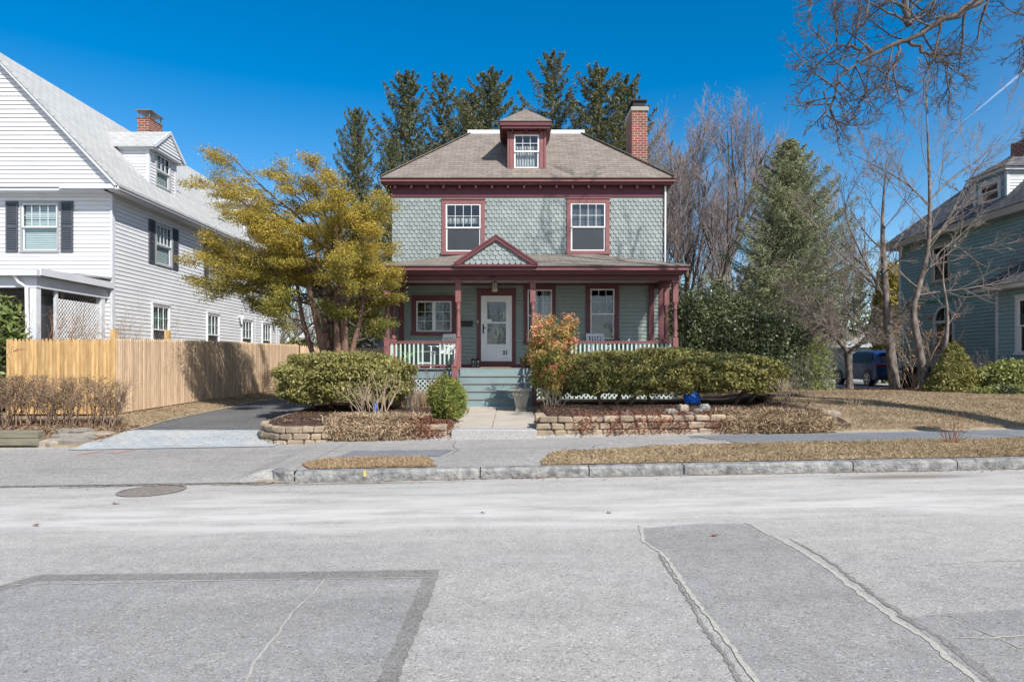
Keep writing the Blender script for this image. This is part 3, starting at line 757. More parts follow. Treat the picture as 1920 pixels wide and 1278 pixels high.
clap(Frame((0, 18.62, 0), (1, 0, 0), (0, 1, 0)), 0, 0, 6.38, 9.95, .118, [], k, xl=lambda z: -14.2-zr(z), xr=lambda z: -14.2+zr(z), lip=.026)
clap(Frame((0, wy1, 0), (-1, 0, 0), (0, -1, 0)), 11.13, 17.27, .9, 6.4, .118, [], k)
clap(Frame((wxl, 0, 0), (0, -1, 0), (1, 0, 0)), -wy1, -wy0, .9, 6.4, .118, [], k)
k.build('siding', m_vinyl, W)
k = MB(); k.box(wx-.05, wx+.03, wy1-.08, wy1+.03, .9, 6.4); k.build('corner_board', m_whitetrim, W)
k = MB(); k.box(wx-.03, wx+.02+.015, wy0-.045, wy0+.09, .9, 6.4)
k.box(wxl, wx+.1, 18.63, 19.0, 6.3, 6.37); k.box(wx-1.15, wx+.42, 18.50, 18.62, 6.33, 6.45)
for s in (1,):
    k.slab([(-14.2, 18.46, 10.14), (-10.68, 18.46, 6.42), (-10.68, 18.46, 6.32), (-14.2, 18.46, 10.04)], .17, (0, 1, 0)); k.slab([(-17.72, 18.46, 6.42), (-14.2, 18.46, 10.14), (-14.2, 18.46, 10.04), (-17.72, 18.46, 6.32)], .17, (0, 1, 0))
k.build('corner_trim', m_whitetrim, W)
k = MB(); k.box(wx, -10.7, 18.63, wy1+.3, 6.30, 6.34); k.box(-10.74, -10.63, 18.46, wy1+.3, 6.30, 6.395); k.box(-10.78, -10.66, 18.5, wy1+.25, 6.35, 6.42); k.build('gutter', m_whitetrim, W)
k = MB(); k.box(wxl+.1, wx-.1, wy0+.06, wy1-.1, .2, .95); k.build('foundation', m_conc, W)
k = MB()
k.slab([(-10.6, 18.44, 6.43), (-10.6, wy1+.3, 6.43), (-14.2, wy1+.3, 10.2), (-14.2, 18.44, 10.2)], .07)
k.slab([(-17.8, wy1+.3, 6.43), (-17.8, 18.44, 6.43), (-14.2, 18.44, 10.2), (-14.2, wy1+.3, 10.2)], .07)
WR = k.build('roof', m_roofw, W)
k = MB(); clap(Frame((0, wy1, 0), (-1, 0, 0), (0, -1, 0)), 0, 0, 6.38, 9.95, .118, [], k, xl=lambda z: 14.2-zr(z), xr=lambda z: 14.2+zr(z)); k.build('rear_gable', m_vinyl, W)
def shutters(F, x0, x1, z0, z1, parent, w=.34):
    for a in (x0-.10-w, x1+.10):
        k = MB(F); k.box(a, a+.045, -.055, -.024, z0-.04, z1+.06); k.box(a+w-.045, a+w, -.055, -.024, z0-.04, z1+.06)
        k.box(a+.045, a+w-.045, -.055, -.024, z0-.04, z0+.03); k.box(a+.045, a+w-.045, -.055, -.024, z1-.01, z1+.06); k.box(a+.045, a+w-.045, -.055, -.024, (z0+z1)/2-.03, (z0+z1)/2+.03)
        k.box(a+.03, a+w-.03, -.030, -.022, z0, z1)
        z = z0+.05
        while z < z1-.04:
            if abs(z-(z0+z1)/2) > .05: k.poly([(a+.045, -.053, z), (a+w-.045, -.053, z), (a+w-.045, -.032, z+.035), (a+.045, -.032, z+.035)])
            z += .05
        k.build('shutter', m_shut, parent)
m_gframe = M('grey_window_frame', (.36, .37, .37), (.3, .31, .31), 4, .5)
for i, o in enumerate(fo+so[:3]):
    ww = window(W, F1 if i == 0 else F2, *o, m_gframe, m_whitetrim, .05, (4, 2), (1, 1), (m_blind, 'slat', 4.75, 6.0 if i == 0 else 5.9), sill=False)
    shutters(F1 if i == 0 else F2, *o, ww)
for o in so[3:]: window(W, F2, *o, m_white, m_white, .06, (3, 2), (1, 1), (m_gblind, 'slat', (o[2]+o[3])/2-.1, o[3]-.04), True, sill=False)
# dormers
for dyc in (22.3, 30.0):
    y0, y1 = dyc-.85, dyc+.85; fx = -11.42; ez_ = 8.40
    Fx = Frame((fx, 0, 0), (0, 1, 0), (-1, 0, 0))
    k = MB(); o = (dyc-.42, dyc+.42, 7.32, 8.32)
    clap(Fx, y0, y1, 7.08, ez_, .10, [o], k); clap(Frame((0, y0, 0), (1, 0, 0), (0, 1, 0)), -12.9, fx, 7.05, ez_, .10, [], k, xl=lambda z: -14.2+(10.2-z)/1.047-.05)
    clap(Frame((0, y1, 0), (-1, 0, 0), (0, -1, 0)), -fx, 12.9, 7.05, ez_, .10, [], k, xr=lambda z: 14.2-(10.2-z)/1.047+.05)
    gz = 9.12; hh = 1.0
    clap(Frame((fx+.22, 0, 0), (0, 1, 0), (-1, 0, 0)), 0, 0, ez_+.02, gz-.02, .10, [], k, xl=lambda z: dyc-hh*(gz-z)/(gz-ez_), xr=lambda z: dyc+hh*(gz-z)/(gz-ez_))
    DD = k.build('dormer', m_vinyl, W)
    k = MB()
    for s in (-1, 1):
        k.slab([(fx+.28, dyc+s*hh*1.04, ez_-.02), (fx+.28, dyc, gz+.02), (-13.3, dyc, gz+.02), (-12.62, dyc+s*hh*1.04, ez_-.02)][::s], .05)
    k.build('dormer_roof', m_roofw, DD)
    k = MB()
    for s in (-1, 1): k.slab([(fx+.285, dyc+s*hh*1.05, ez_-.01), (fx+.285, dyc, gz+.03), (fx+.285, dyc, gz-.07), (fx+.285, dyc+s*hh*.96, ez_-.07)], .05, (-1, 0, 0))
    k.box(fx, fx+.22, y0-.12, y1+.12, ez_-.06, ez_); k.box(fx-.9, fx+.22, y0-.12, y0, ez_-.10, ez_-.01); k.box(fx-.9, fx+.22, y1, y1+.12, ez_-.10, ez_-.01)
    k.box(fx-.06, fx+.035, y0-.03, y0+.07, 7.05, ez_-.1); k.box(fx-.06, fx+.035, y1-.07, y1+.03, 7.05, ez_-.1); k.box(fx-.05, fx+.06, y0-.02, y1+.02, 6.98, 7.06)
    k.build('dormer_trim', m_whitetrim, DD)
    window(W, Fx, *o, m_gframe, m_whitetrim, .05, (3, 2), (1, 1), (m_blind, 'slat', 7.35, 8.28), name='dormer_window', sill=False)
k = MB(); k.box(-13.12, -12.68, 23.9, 24.75, 8.3, 10.15); k.box(-13.14, -12.66, 23.88, 24.77, 10.15, 10.19); CC = k.build('chimney', m_brick, W)
k = MB(); k.box(-13.18, -12.62, 23.84, 24.81, 10.42, 10.45)
for a in (-13.1, -12.73):
    for b in (23.93, 24.70): k.box(a, a+.03, b, b+.03, 10.19, 10.42)
k.build('chimney_cap', M('dull_steel', (.3, .3, .3), None, 4, .5, metal=.6), CC)
# its porch
k = MB(); k.slab([(-17.2, 16.0, 3.78), (-11.1, 16.0, 3.78), (-11.1, 19.0, 3.98), (-17.2, 19.0, 3.98)], .05); k.build('side_porch_roof', m_roofw, W)
k = MB(); k.box(-17.2, -11.08, 15.92, 16.04, 3.64, 3.78); k.box(-11.14, -11.06, 16.04, 18.97, 3.66, 3.83); k.build('side_porch_gutter', m_whitetrim, W)
k = MB(); k.box(-17.2, -11.22, 16.12, 16.3, 3.38, 3.66); k.box(-11.40, -11.22, 16.3, 18.96, 3.38, 3.66); k.box(-17.2, -11.3, 16.1, 18.9, 3.60, 3.64)
k.build('side_porch_beam', m_whitetrim, W)
for px_ in (-11.4, -14.4):
    k = MB(); k.box(px_, px_+.16, 16.13, 16.29, .9, 3.38); k.build('side_porch_post', m_whitetrim, W)
k = MB(); k.box(-11.40, -11.24, 18.70, 18.86, .9, 3.38); k.build('side_porch_post', m_whitetrim, W)
lattice(Frame((-11.3, 0, 0), (0, 1, 0), (-1, 0, 0)), 16.95, 18.65, 1.0, 3.2, m_white, W, sp=.11, w=.031, name='porch_lattice')
k = MB(); k.box(-11.34, -11.27, 16.88, 16.95, .9, 3.38); k.build('lattice_frame', m_whitetrim, W)
k = MB(); k.box(-11.50, -11.46, 16.3, 18.9, .92, 3.28); k.box(-17.2, -11.5, 17.2, 17.24, .92, 3.28); k.build('porch_shade_panels', m_screen, W)  # dark panels added behind the lattice to stand in for the porch's inner shade
k = MB(); k.box(-17.2, -11.3, 16.1, 18.95, .75, .92); k.build('side_porch_floor', m_deck, W)
k = MB(F1); k.box(-14.9, -14.0, .05, .1, 1.0, 3.1); k.build('side_door', m_dark, W)
k = MB(); k.tube([(-11.66, 15.98, 3.66), (-11.60, 16.05, 3.5), (-11.45, 16.1, 3.38), (-11.42, 16.1, 1.0)], .04, 8); k.build('downspout', m_white, W)
for yy in (27.75, 31.65):
    k = MB(); k.tube([(wx, yy, 3.45), (wx+.12, yy, 3.5)], .04, 6); k.lathe((wx+.17, yy), [(.04, 3.52), (.09, 3.38)], 8)
    k.build('wall_light', m_shut if yy > 30 else m_whitetrim, W)
k = MB(); k.tube([(wx+.03, 28.9+.6, 6.3), (wx+.03, 29.5, 1)], .012, 5); k.tube([(wx+.03, 32.2, 6.3), (wx+.03, 32.2, 1)], .015, 5); k.build('wall_cable', m_whitetrim, W)

# ============================================================ TEAL HOUSE ON THE RIGHT
T = thing('teal_house', 'teal clapboard house with arched window, slate-grey hip roof and dormer at the right', 'house', (19, 23, .6))
tx, tyb, tyf, txr = 15.4, 27.1, 18.2, 24.0
Ft = Frame((tx, 0, 0), (0, -1, 0), (1, 0, 0))
to = [(-24.95, -24.05, 4.55, 5.78), (-24.80, -23.82, 1.9, 3.55)]
k = MB(); clap(Ft, -tyb, -tyf, 1.45, 6.2, .118, to, k)
clap(Frame((0, tyf, 0), (1, 0, 0), (0, 1, 0)), tx, txr, 1.45, 6.2, .118, [], k)
clap(Frame((0, tyb, 0), (-1, 0, 0), (0, -1, 0)), -txr, -tx, 1.45, 6.2, .118, [], k)
clap(Frame((txr, 0, 0), (0, 1, 0), (-1, 0, 0)), tyf, tyb, 1.45, 6.2, .118, [], k)
k.build('clapboard_wall', m_teal, T)
k = MB(); k.box(tx+.06, txr-.06, tyf+.06, tyb-.06, .2, 1.48); k.build('foundation', m_dark, T)
k = MB(Ft); k.box(-tyb-.02, -tyb+.11, -.04, .08, 1.4, 6.2); k.box(-tyf-.11, -tyf+.02, -.04, .08, 1.4, 6.2); k.build('corner_boards', m_whitetrim, T)
k = MB(Ft); k.box(-tyb+.12, -22.2, -.028, 0, 3.78, 3.92); k.build('green_band', m_tealtrim, T)
window(T, Ft, *to[0], m_tan, m_white, .09, (1, 1), (1, 1), None)
window(T, Ft, -24.80, -23.82, 1.9, 3.55, m_whitetrim, m_whitetrim, .10, None, None, None, arch=True)
# corner infill above the arch
k = MB(Ft); cx_, rr_, zs_ = -24.31, .49, 3.06
for s in (-1, 1):
    pts = [(cx_+s*rr_, -.006, zs_)]+[(cx_+s*rr_*math.cos(PI/2*i/6), -.006, zs_+rr_*math.sin(PI/2*i/6)) for i in range(1, 7)]+[(cx_+s*rr_, -.006, zs_+rr_)]
    k.poly(pts if s == -1 else pts[::-1])
k.build('arch_infill', m_teal, T)
k = MB(); ov = .38
k.box(tx-ov, txr+ov, tyf-ov, tyb+ov, 6.14, 6.20); k.box(tx-ov-.02, tx-ov+.02, tyf-ov, tyb+ov, 6.10, 6.32); k.box(tx-ov, txr+ov, tyb+ov-.02, tyb+ov+.02, 6.10, 6.32); k.box(tx-ov, txr+ov, tyf-ov-.02, tyf-ov+.02, 6.10, 6.32)
k.build('eave', m_tan, T)
k = MB(); a0, a1, b0_, b1_ = tx-ov-.05, txr+ov+.05, tyf-ov-.05, tyb+ov+.05; rw = (a1-a0)/2; pit = .92
zt_ = 6.33+pit*3.9
q = [(a0, b0_, 6.33), (a1, b0_, 6.33), (a1, b1_, 6.33), (a0, b1_, 6.33), (a0+3.9, b0_+3.9, zt_), (a1-3.9, b0_+3.9, zt_), (a1-3.9, b1_-3.9, zt_), (a0+3.9, b1_-3.9, zt_)]
k.add(q, [(0, 1, 5, 4), (1, 2, 6, 5), (2, 3, 7, 6), (3, 0, 4, 7), (4, 5, 6, 7), (3, 2, 1, 0)]); TR = k.build('roof', m_slate, T)
# dormer
fx = 15.55; y0, y1 = 21.45, 22.95; zb, ze = 6.45, 7.66; Fx = Frame((fx, 0, 0), (0, -1, 0), (1, 0, 0))
o = (-22.62, -21.78, 6.85, 7.42)
k = MB(); clap(Fx, -y1, -y0, zb, ze, .5, [o], k, lip=.005); DD = k.build('dormer', M('teal_dormer_paint', (.17, .32, .36), (.15, .29, .33), 2, .5), T)
m_pb = M('pale_blue_siding', (.62, .68, .70), None, 2, .5)
k = MB(); clap(Frame((0, y0, 0), (1, 0, 0), (0, 1, 0)), fx, 17.2, zb, ze, .10, [], k); k.build('dormer_cheek', m_pb, DD)
k = MB(); clap(Frame((0, y1, 0), (-1, 0, 0), (0, -1, 0)), -17.2, -fx, zb, ze, .10, [], k); k.build('dormer_cheek', m_pb, DD)
k = MB(); k.box(fx-.02, fx+.07, y0-.03, y0+.07, zb, ze); k.box(fx-.02, fx+.07, y1-.07, y1+.03, zb, ze); k.box(fx-.15, 17.4, y0-.15, y1+.15, ze-.02, ze+.08); k.build('dormer_trim', m_whitetrim, DD)
window(T, Fx, *o, m_whitetrim, m_white, .07, (1, 1), (1, 1), None, name='dormer_window', sill=False, split=.52)
k = MB(); yc = (y0+y1)/2; q = [(fx-.22, y0-.22, ze+.08), (18.2, y0-.22, ze+.08), (18.2, y1+.22, ze+.08), (fx-.22, y1+.22, ze+.08), (fx+.55, yc-.25, 8.22), (18.2, yc-.25, 8.22), (18.2, yc+.25, 8.22), (fx+.55, yc+.25, 8.22)]
k.add(q, [(0, 1, 5, 4), (2, 3, 7, 6), (3, 0, 4, 7), (4, 5, 6, 7), (3, 2, 1, 0)]); k.build('dormer_roof', m_slate, DD)
k = MB(); k.box(17.6, 18.3, 23.4, 24.1, 8, 9.3); CC = k.build('chimney', m_brick, T); k = MB(); k.lathe((17.95, 23.8), [(.14, 9.3), (.14, 9.6), (.18, 9.62), (.18, 9.75)], 12); k.build('flue_cap', M('bright_steel', (.55, .55, .55), None, 4, .3, metal=.9), CC)
# bay
bx = 14.45; by0, by1 = 18.5, 20.35; Fb = Frame((bx, 0, 0), (0, -1, 0), (1, 0, 0))
bo = [(-19.45, -18.75, 1.9, 3.4)]
k = MB(); clap(Fb, -by1, -by0, 1.45, 3.75, .118, bo, k); clap(Frame((0, by0, 0), (1, 0, 0), (0, 1, 0)), bx, tx, 1.45, 3.75, .118, [], k); clap(Frame((0, by1, 0), (-1, 0, 0), (0, -1, 0)), -tx, -bx, 1.45, 3.75, .118, [], k)
BY = k.build('bay', m_teal, T)
k = MB(); k.box(bx-.03, bx+.05, by1-.08, by1+.02, 1.45, 3.75); k.box(bx-.42, tx, by0-.4, by1+.42, 3.72, 3.84); k.build('bay_trim', m_whitetrim, BY)
k = MB(); k.box(bx+.05, tx, by0+.05, by1-.05, .3, 1.45); k.build('bay_base', m_dark, BY)
k = MB(); q = [(bx-.5, by0-.5, 3.84), (tx, by0-.5, 3.84), (tx, by1+.5, 3.84), (bx-.5, by1+.5, 3.84), (tx, by0+.3, 4.75), (tx, by1-.3, 4.75)]
k.add(q, [(0, 1, 4), (3, 0, 4, 5), (2, 3, 5), (3, 2, 1, 0)]); k.build('bay_roof', m_slate, BY)
window(T, Fb, *bo[0], m_whitetrim, m_white, .10, (1, 1), (1, 1), None)
k = MB(Ft); k.lathe((0, 0), [(.01, 0), (.01, .01)], 6)
k = MB(); k.tube([(tx, 22.4, 4.95), (tx-.15, 22.4, 4.9)], .03, 6); k.tube([(tx-.15, 22.3, 4.86), (tx-.24, 22.25, 4.80)], [.03, .07], 8); k.tube([(tx-.15, 22.5, 4.86), (tx-.24, 22.55, 4.80)], [.03, .07], 8); k.build('flood_light', m_tan, T)

# ---- garage & small buildings behind
k = MB(); gX0, gX1, gY = 21.6, 27.5, 44.0
GA = thing('garage', 'low grey-green garage with a pale roof beyond the blue car', 'garage', (24.5, 46, .5))
clap(Frame((0, gY, 0), (1, 0, 0), (0, 1, 0)), gX0, gX1, .3, 2.6, .15, [(22.4, 26.6, .3, 2.3)], k); clap(Frame((gX0, 0, 0), (0, -1, 0), (1, 0, 0)), -49, -gY, .3, 2.6, .15, [], k); clap(Frame((gX1, 0, 0), (0, 1, 0), (-1, 0, 0)), gY, 49, .3, 2.6, .15, [], k)
k.build('wall', M('grey_green_paint', (.20, .27, .27), None, 3, .6), GA)
k = MB(); k.box(22.4, 26.6, gY+.05, gY+.1, .3, 2.3)
for i in range(1, 14): k.box(22.4+.3*i-.02, 22.4+.3*i+.02, gY+.02, gY+.05, .3, 2.3)
k.build('garage_door', M('dark_grey_boards', (.12, .14, .15), None, 4, .6), GA)
k = MB(); q = [(gX0-.3, gY-.3, 2.6), (gX1+.3, gY-.3, 2.6), (gX1+.3, 49.3, 2.6), (gX0-.3, 49.3, 2.6), (gX0+1, 46, 3.3), (gX1-1, 46, 3.3), (gX1-1, 47.5, 3.3), (gX0+1, 47.5, 3.3)]
k.add(q, [(0, 1, 5, 4), (1, 2, 6, 5), (2, 3, 7, 6), (3, 0, 4, 7), (4, 5, 6, 7), (3, 2, 1, 0)]); k.build('roof', m_roofw, GA)
def shed(x0, x1, y0, y1, z1, zr_, mw, mr, label, nm='shed'):
    S_ = thing(nm, label, 'building', ((x0+x1)/2, y0, .4)); xm = (x0+x1)/2
    k = MB(); clap(Frame((0, y0, 0), (1, 0, 0), (0, 1, 0)), x0, x1, .2, z1, .15, [], k); clap(Frame((x1, 0, 0), (0, 1, 0), (-1, 0, 0)), y0, y1, .2, z1, .15, [], k); clap(Frame((x0, 0, 0), (0, -1, 0), (1, 0, 0)), -y1, -y0, .2, z1, .15, [], k)
    clap(Frame((0, y0, 0), (1, 0, 0), (0, 1, 0)), 0, 0, z1, zr_-.05, .15, [], k, xl=lambda z: xm-(xm-x0)*(zr_-z)/(zr_-z1), xr=lambda z: xm+(xm-x0)*(zr_-z)/(zr_-z1))
    k.build('wall', mw, S_); k = MB()
    k.slab([(x1+.2, y0-.2, z1-.1), (x1+.2, y1, z1-.1), (xm, y1, zr_+.05), (xm, y0-.2, zr_+.05)], .08); k.slab([(x0-.2, y1, z1-.1), (x0-.2, y0-.2, z1-.1), (xm, y0-.2, zr_+.05), (xm, y1, zr_+.05)], .08); k.build('roof', mr, S_)
shed(-7.6, -4.4, 34.5, 38, 2.7, 3.75, M('lavender_white_paint', (.6, .62, .7), None, 3, .6), m_roof, 'small pale outbuilding with a brown gable roof just left of the porch')
shed(-20.5, -15.2, 62, 70, 3.2, 5.4, m_whitetrim, m_slate, 'distant pale house glimpsed beyond the tan fence, between the yellow tree and white house', 'distant_house')
k = MB()
# ============================================================ GROUND
def asphalt(name, base, warm, sand=0, crackle=0, var=.10, agg=150, darker=None):
    m, nt, b = newmat(name); b.inputs['Roughness'].default_value = .93; b.inputs['Specular IOR Level'].default_value = .18
    v = coords(nt)
    f1 = noise(nt, v, agg, 2, .7); f2 = noise(nt, v, .8, 5); f3 = noise(nt, v, 7, 4)
    c = mixc(nt, ramp(nt, f2, [(.35, 0.0), (.65, 1.0)]), base, warm)
    vo = N(nt, 'ShaderNodeTexVoronoi'); nt.links.new(v, vo.inputs['Vector']); vo.inputs['Scale'].default_value = agg*.55
    c = mixc(nt, 1.0, c, ramp(nt, f1, [(.30, .58), (.46, .96), (.54, 1.04), (.70, 1.42)]), 'MULTIPLY')
    hs = N(nt, 'ShaderNodeSeparateColor'); nt.links.new(vo.outputs['Color'], hs.inputs[0])
    c = mixc(nt, 1.0, c, ramp(nt, hs.outputs[0], [(.0, .60), (.15, .95), (.85, 1.04), (1.0, 1.4)]), 'MULTIPLY')
    c = mixc(nt, 1.0, c, ramp(nt, f3, [(.3, 1-var), (.7, 1+var)]), 'MULTIPLY')
    # sparse dark tar spots and drips
    vs = N(nt, 'ShaderNodeTexVoronoi'); nt.links.new(coords(nt, scale=(1, 1.3, 1)), vs.inputs['Vector']); vs.inputs['Scale'].default_value = 1.7
    c = mixc(nt, 1.0, c, ramp(nt, vs.outputs['Distance'], [(.015, .45), (.035, 1.0)]), 'MULTIPLY')
    c = mixc(nt, 1.0, c, ramp(nt, noise(nt, coords(nt, scale=(.12, .9, 1)), 1.1, 4), [(.35, .90), (.65, 1.07)]), 'MULTIPLY')
    if sand:
        sp = N(nt, 'ShaderNodeSeparateXYZ'); nt.links.new(v, sp.inputs[0])
        v2 = coords(nt, scale=(.22, 1.1, 1)); w = noise(nt, v2, 1.3, 5)
        a = N(nt, 'ShaderNodeMath', operation='MULTIPLY_ADD'); nt.links.new(w, a.inputs[0]); a.inputs[1].default_value = 1.6; nt.links.new(sp.outputs[1], a.inputs[2])
        mr = N(nt, 'ShaderNodeMapRange'); nt.links.new(a.outputs[0], mr.inputs[0]); mr.inputs[1].default_value = 5.6; mr.inputs[2].default_value = 11.6
        band = ramp(nt, mr.outputs[0], [(0, 0.0), (.24, .25), (.36, 1.0), (.50, .75), (.62, .45), (.85, .5), (1.0, .2)])
        w2 = ramp(nt, noise(nt, v2, 3.4, 5), [(.38, .25), (.6, 1.0)])
        fm = mixc(nt, 1.0, band, w2, 'MULTIPLY')
        c = mixc(nt, fm, c, (.56, .545, .515))
        # brown stain
        for (sx, sy, rx, ry) in ((5.15, 8.75, 1.0, .17), (-2.2, 9.0, 1.6, .07)):
            dx = N(nt, 'ShaderNodeMapping'); tc = N(nt, 'ShaderNodeTexCoord'); nt.links.new(tc.outputs['Object'], dx.inputs[0])
            dx.inputs['Location'].default_value = (-sx/rx, -sy/ry, 0); dx.inputs['Scale'].default_value = (1/rx, 1/ry, 0)
            ln_ = N(nt, 'ShaderNodeVectorMath', operation='LENGTH'); nt.links.new(dx.outputs[0], ln_.inputs[0])
            ad = N(nt, 'ShaderNodeMath', operation='MULTIPLY_ADD'); nt.links.new(w, ad.inputs[0]); ad.inputs[1].default_value = 1.4; nt.links.new(ln_.outputs['Value'], ad.inputs[2])
            mk = ramp(nt, ad.outputs[0], [(.9, .7), (1.0, .0)]) if False else None
            mr2 = N(nt, 'ShaderNodeMapRange'); nt.links.new(ad.outputs[0], mr2.inputs[0]); mr2.inputs[1].default_value = 1.0; mr2.inputs[2].default_value = 1.9; mr2.inputs[3].default_value = .75; mr2.inputs[4].default_value = 0
            c = mixc(nt, mr2.outputs[0], c, (.17, .14, .11))
    nt.links.new(c, b.inputs['Base Color'])
    bump(nt, b, f1, .35, .006)
    return m
m_road = asphalt('worn_road_asphalt', (.345, .335, .318), (.378, .362, .34), sand=1)
m_patch = asphalt('newer_asphalt_patch', (.278, .272, .266), (.302, .294, .285))
m_patchd = asphalt('dark_patch_seam', (.215, .205, .193), (.24, .23, .217))
m_walk = asphalt('sidewalk_asphalt', (.30, .288, .275), (.335, .32, .302), agg=100)
m_walkd = asphalt('darker_sidewalk_asphalt', (.175, .185, .20), (.21, .215, .225), agg=120)
m_drive = asphalt('driveway_asphalt', (.125, .127, .132), (.16, .158, .158), agg=120)
m_sandf = M('crack_sand', (.50, .47, .41), (.38, .36, .32), 30, .95, .4, 120)
m_grassd = M('dormant_turf', (.38, .30, .20), (.22, .165, .105), 5, .95, .8, 60, lo=.3, hi=.7)
m_mulch = M('bark_mulch', (.12, .075, .055), (.055, .035, .028), 14, .95, 1.0, 45, lo=.35, hi=.65)
m_soil = M('far_ground', (.26, .22, .13), (.16, .15, .08), .4, .95)
def axis_lines(parts):
    o = []
    for a, b, s in parts: o += list(np.arange(a, b-1e-6, s))
    o.append(parts[-1][1]); return np.array(o)
def gridmesh(name, xs, ys, zf, mat, mask=None):
    X, Y = np.meshgrid(xs, ys); Z = zf(X, Y); nx = len(xs); ny = len(ys)
    V = np.stack([X, Y, Z], -1).reshape(-1, 3)
    i = np.arange(ny-1)[:, None]*nx; j = np.arange(nx-1)[None]
    F = np.stack([i+j, i+j+1, i+nx+j+1, i+nx+j], -1).reshape(-1, 4)
    if mask is not None:
        c = V[F].mean(1); F = F[mask(c[:, 0], c[:, 1])]
        u, inv = np.unique(F, return_inverse=True); V = V[u]; F = inv.reshape(-1, 4)
    o = npmesh(name, V, F, mat); tag(o, kind='structure'); return o
xs = axis_lines([(-600, -60, 60), (-60, -16, 4), (-16, -10, .5), (-10, 12, .12), (12, 24, .6), (24, 60, 4), (60, 600, 60)])
ys = axis_lines([(-300, -20, 40), (-20, 9, 4), (9, 12.4, .6), (12.4, 12.8, .05), (12.8, 22, .12), (22, 40, 1), (40, 100, 5), (100, 900, 80)])
gridmesh('ground', xs, ys, lambda x, y: G(x, y)-np.where((y < 12.62), .05, 0)-np.where((x > -7.9) & (x < -4.8) & (y > 12.4) & (y < 45), .0, 0), m_grassd)
def sheet(name, xs, ys, off, mat, mask=None): return gridmesh(name, xs, ys, lambda x, y: G(x, y)+off, mat, mask)
XR_ = axis_lines([(-80, -20, 10), (-20, 20, .5), (20, 80, 10)])
gridmesh('road', XR_, axis_lines([(-12, 9.28, .76)]), lambda x, y: .05+.018*np.clip(x, -30, 30)+0*y, m_road)
kx = -3.3
sheet('sidewalk', axis_lines([(kx, 30, .3)]), axis_lines([(9.35, 12.63, .1)]), 0, m_walk)
# apron left of the kerb end: reaches down to the road
sheet('driveway_crossing', axis_lines([(-20, -4.2, .4), (-4.2, -2.98, .05)]), axis_lines([(9.14, 12.5, .08), (12.5, 12.62, .02)]), .006, m_walk)
sheet('driveway', axis_lines([(-7.8, -4.3, .12)]), axis_lines([(14.0, 45, .12)]), .016, m_drive, mask=lambda x, y: (sdL(x, y) > .0) & (x < np.interp(y, [14, 30], [-4.6, -5.2])) & (x > -7.8+.05*np.sin(y*.6)))
m_paver = brickmat('blue_grey_cobble_pavers', (.40, .44, .48), (.50, .50, .48), (.30, .31, .32), .26, .16, .010, .9, .7, dirt=.18, nscale=2)
PV = sheet('paver_apron', axis_lines([(-8.1, -4.3, .1)]), axis_lines([(12.28, 14.05, .1)]), .018, m_paver, mask=lambda x, y: (sdL(x, y) > .02) & (x > -8.05+(y-12.3)*.12) & (y < 14.04+.02*np.sin(x*3)))
l = PV.data.uv_layers.new(name='UVMap').data
for p in PV.data.polygons:
    for li in p.loop_indices:
        c = PV.data.vertices[PV.data.loops[li].vertex_index].co; l[li].uv = (c.x+.03*math.sin(c.y*9), c.y+.02*math.sin(c.x*5))
sheet('left_mulch_bed', axis_lines([(-5.2, -1.1, .06)]), axis_lines([(12.5, 21, .06)]), .012, m_mulch, mask=lambda x, y: (sdL(x, y) < -.05))
def rb_edge(x, y): return (sdR(x, y) < -.05) & (x < 6.35-.35*np.sin(y*1.3)-.12*np.sin(y*3.1+1))
sheet('right_mulch_bed', axis_lines([(.5, 6.6, .06)]), axis_lines([(12.5, 20.3, .06)]), .012, m_mulch, mask=rb_edge)
sheet('tree_mulch_ring', axis_lines([(9.6, 14.5, .08)]), axis_lines([(19.7, 22.4, .08)]), .014, M('leaf_litter', (.20, .10, .06), (.10, .06, .045), 16, .95, .8, 60), mask=lambda x, y: y > 20.15-.5*ss((x-10)/4)+.12*np.sin(x*3))
sheet('neighbour_driveway', axis_lines([(11.5, 15.3, .2)]), axis_lines([(22.6, 45, .4)]), .012, m_drive) if False else None
gridmesh('neighbour_driveway', axis_lines([(12.0, 24, .5)]), axis_lines([(27.6, 46, .6)]), lambda x, y: G(x, y)+.02, m_walk)
m_slabc = M('concrete_walk_slab', (.50, .45, .38), (.42, .38, .32), 1.6, .9, .3, 90)
k = MB()
def quadslab(x0, x1, y0, y1, z0, z1, cx=.006): # sloping top
    k.add([(x0, y0, z0-.2), (x1, y0, z0-.2), (x1, y1, z1-.2), (x0, y1, z1-.2), (x0, y0, z0), (x1, y0, z0), (x1, y1, z1), (x0, y1, z1)], [(0, 3, 2, 1), (4, 5, 6, 7), (0, 1, 5, 4), (1, 2, 6, 5), (2, 3, 7, 6), (3, 0, 4, 7)])
for (ya, yb, za, zb) in ((12.93, 15.2, .365, .395), (15.22, 17.4, .395, .43)):
    quadslab(-1.27, -.39, ya, yb, za, zb); quadslab(-.375, .50, ya, yb, za, zb)
tag(k.build('front_walk', m_slabc), kind='structure')
k = MB(); k.cbox(-1.12, .46, 12.56, 12.92, .05, .372, .015, .004); tag(k.build('granite_step', m_gran2), kind='structure')
k = MB(); k.cbox(-1.45, .6, 17.38, 17.75, .3, .475, .01); tag(k.build('stair_footing', m_conc), kind='structure')
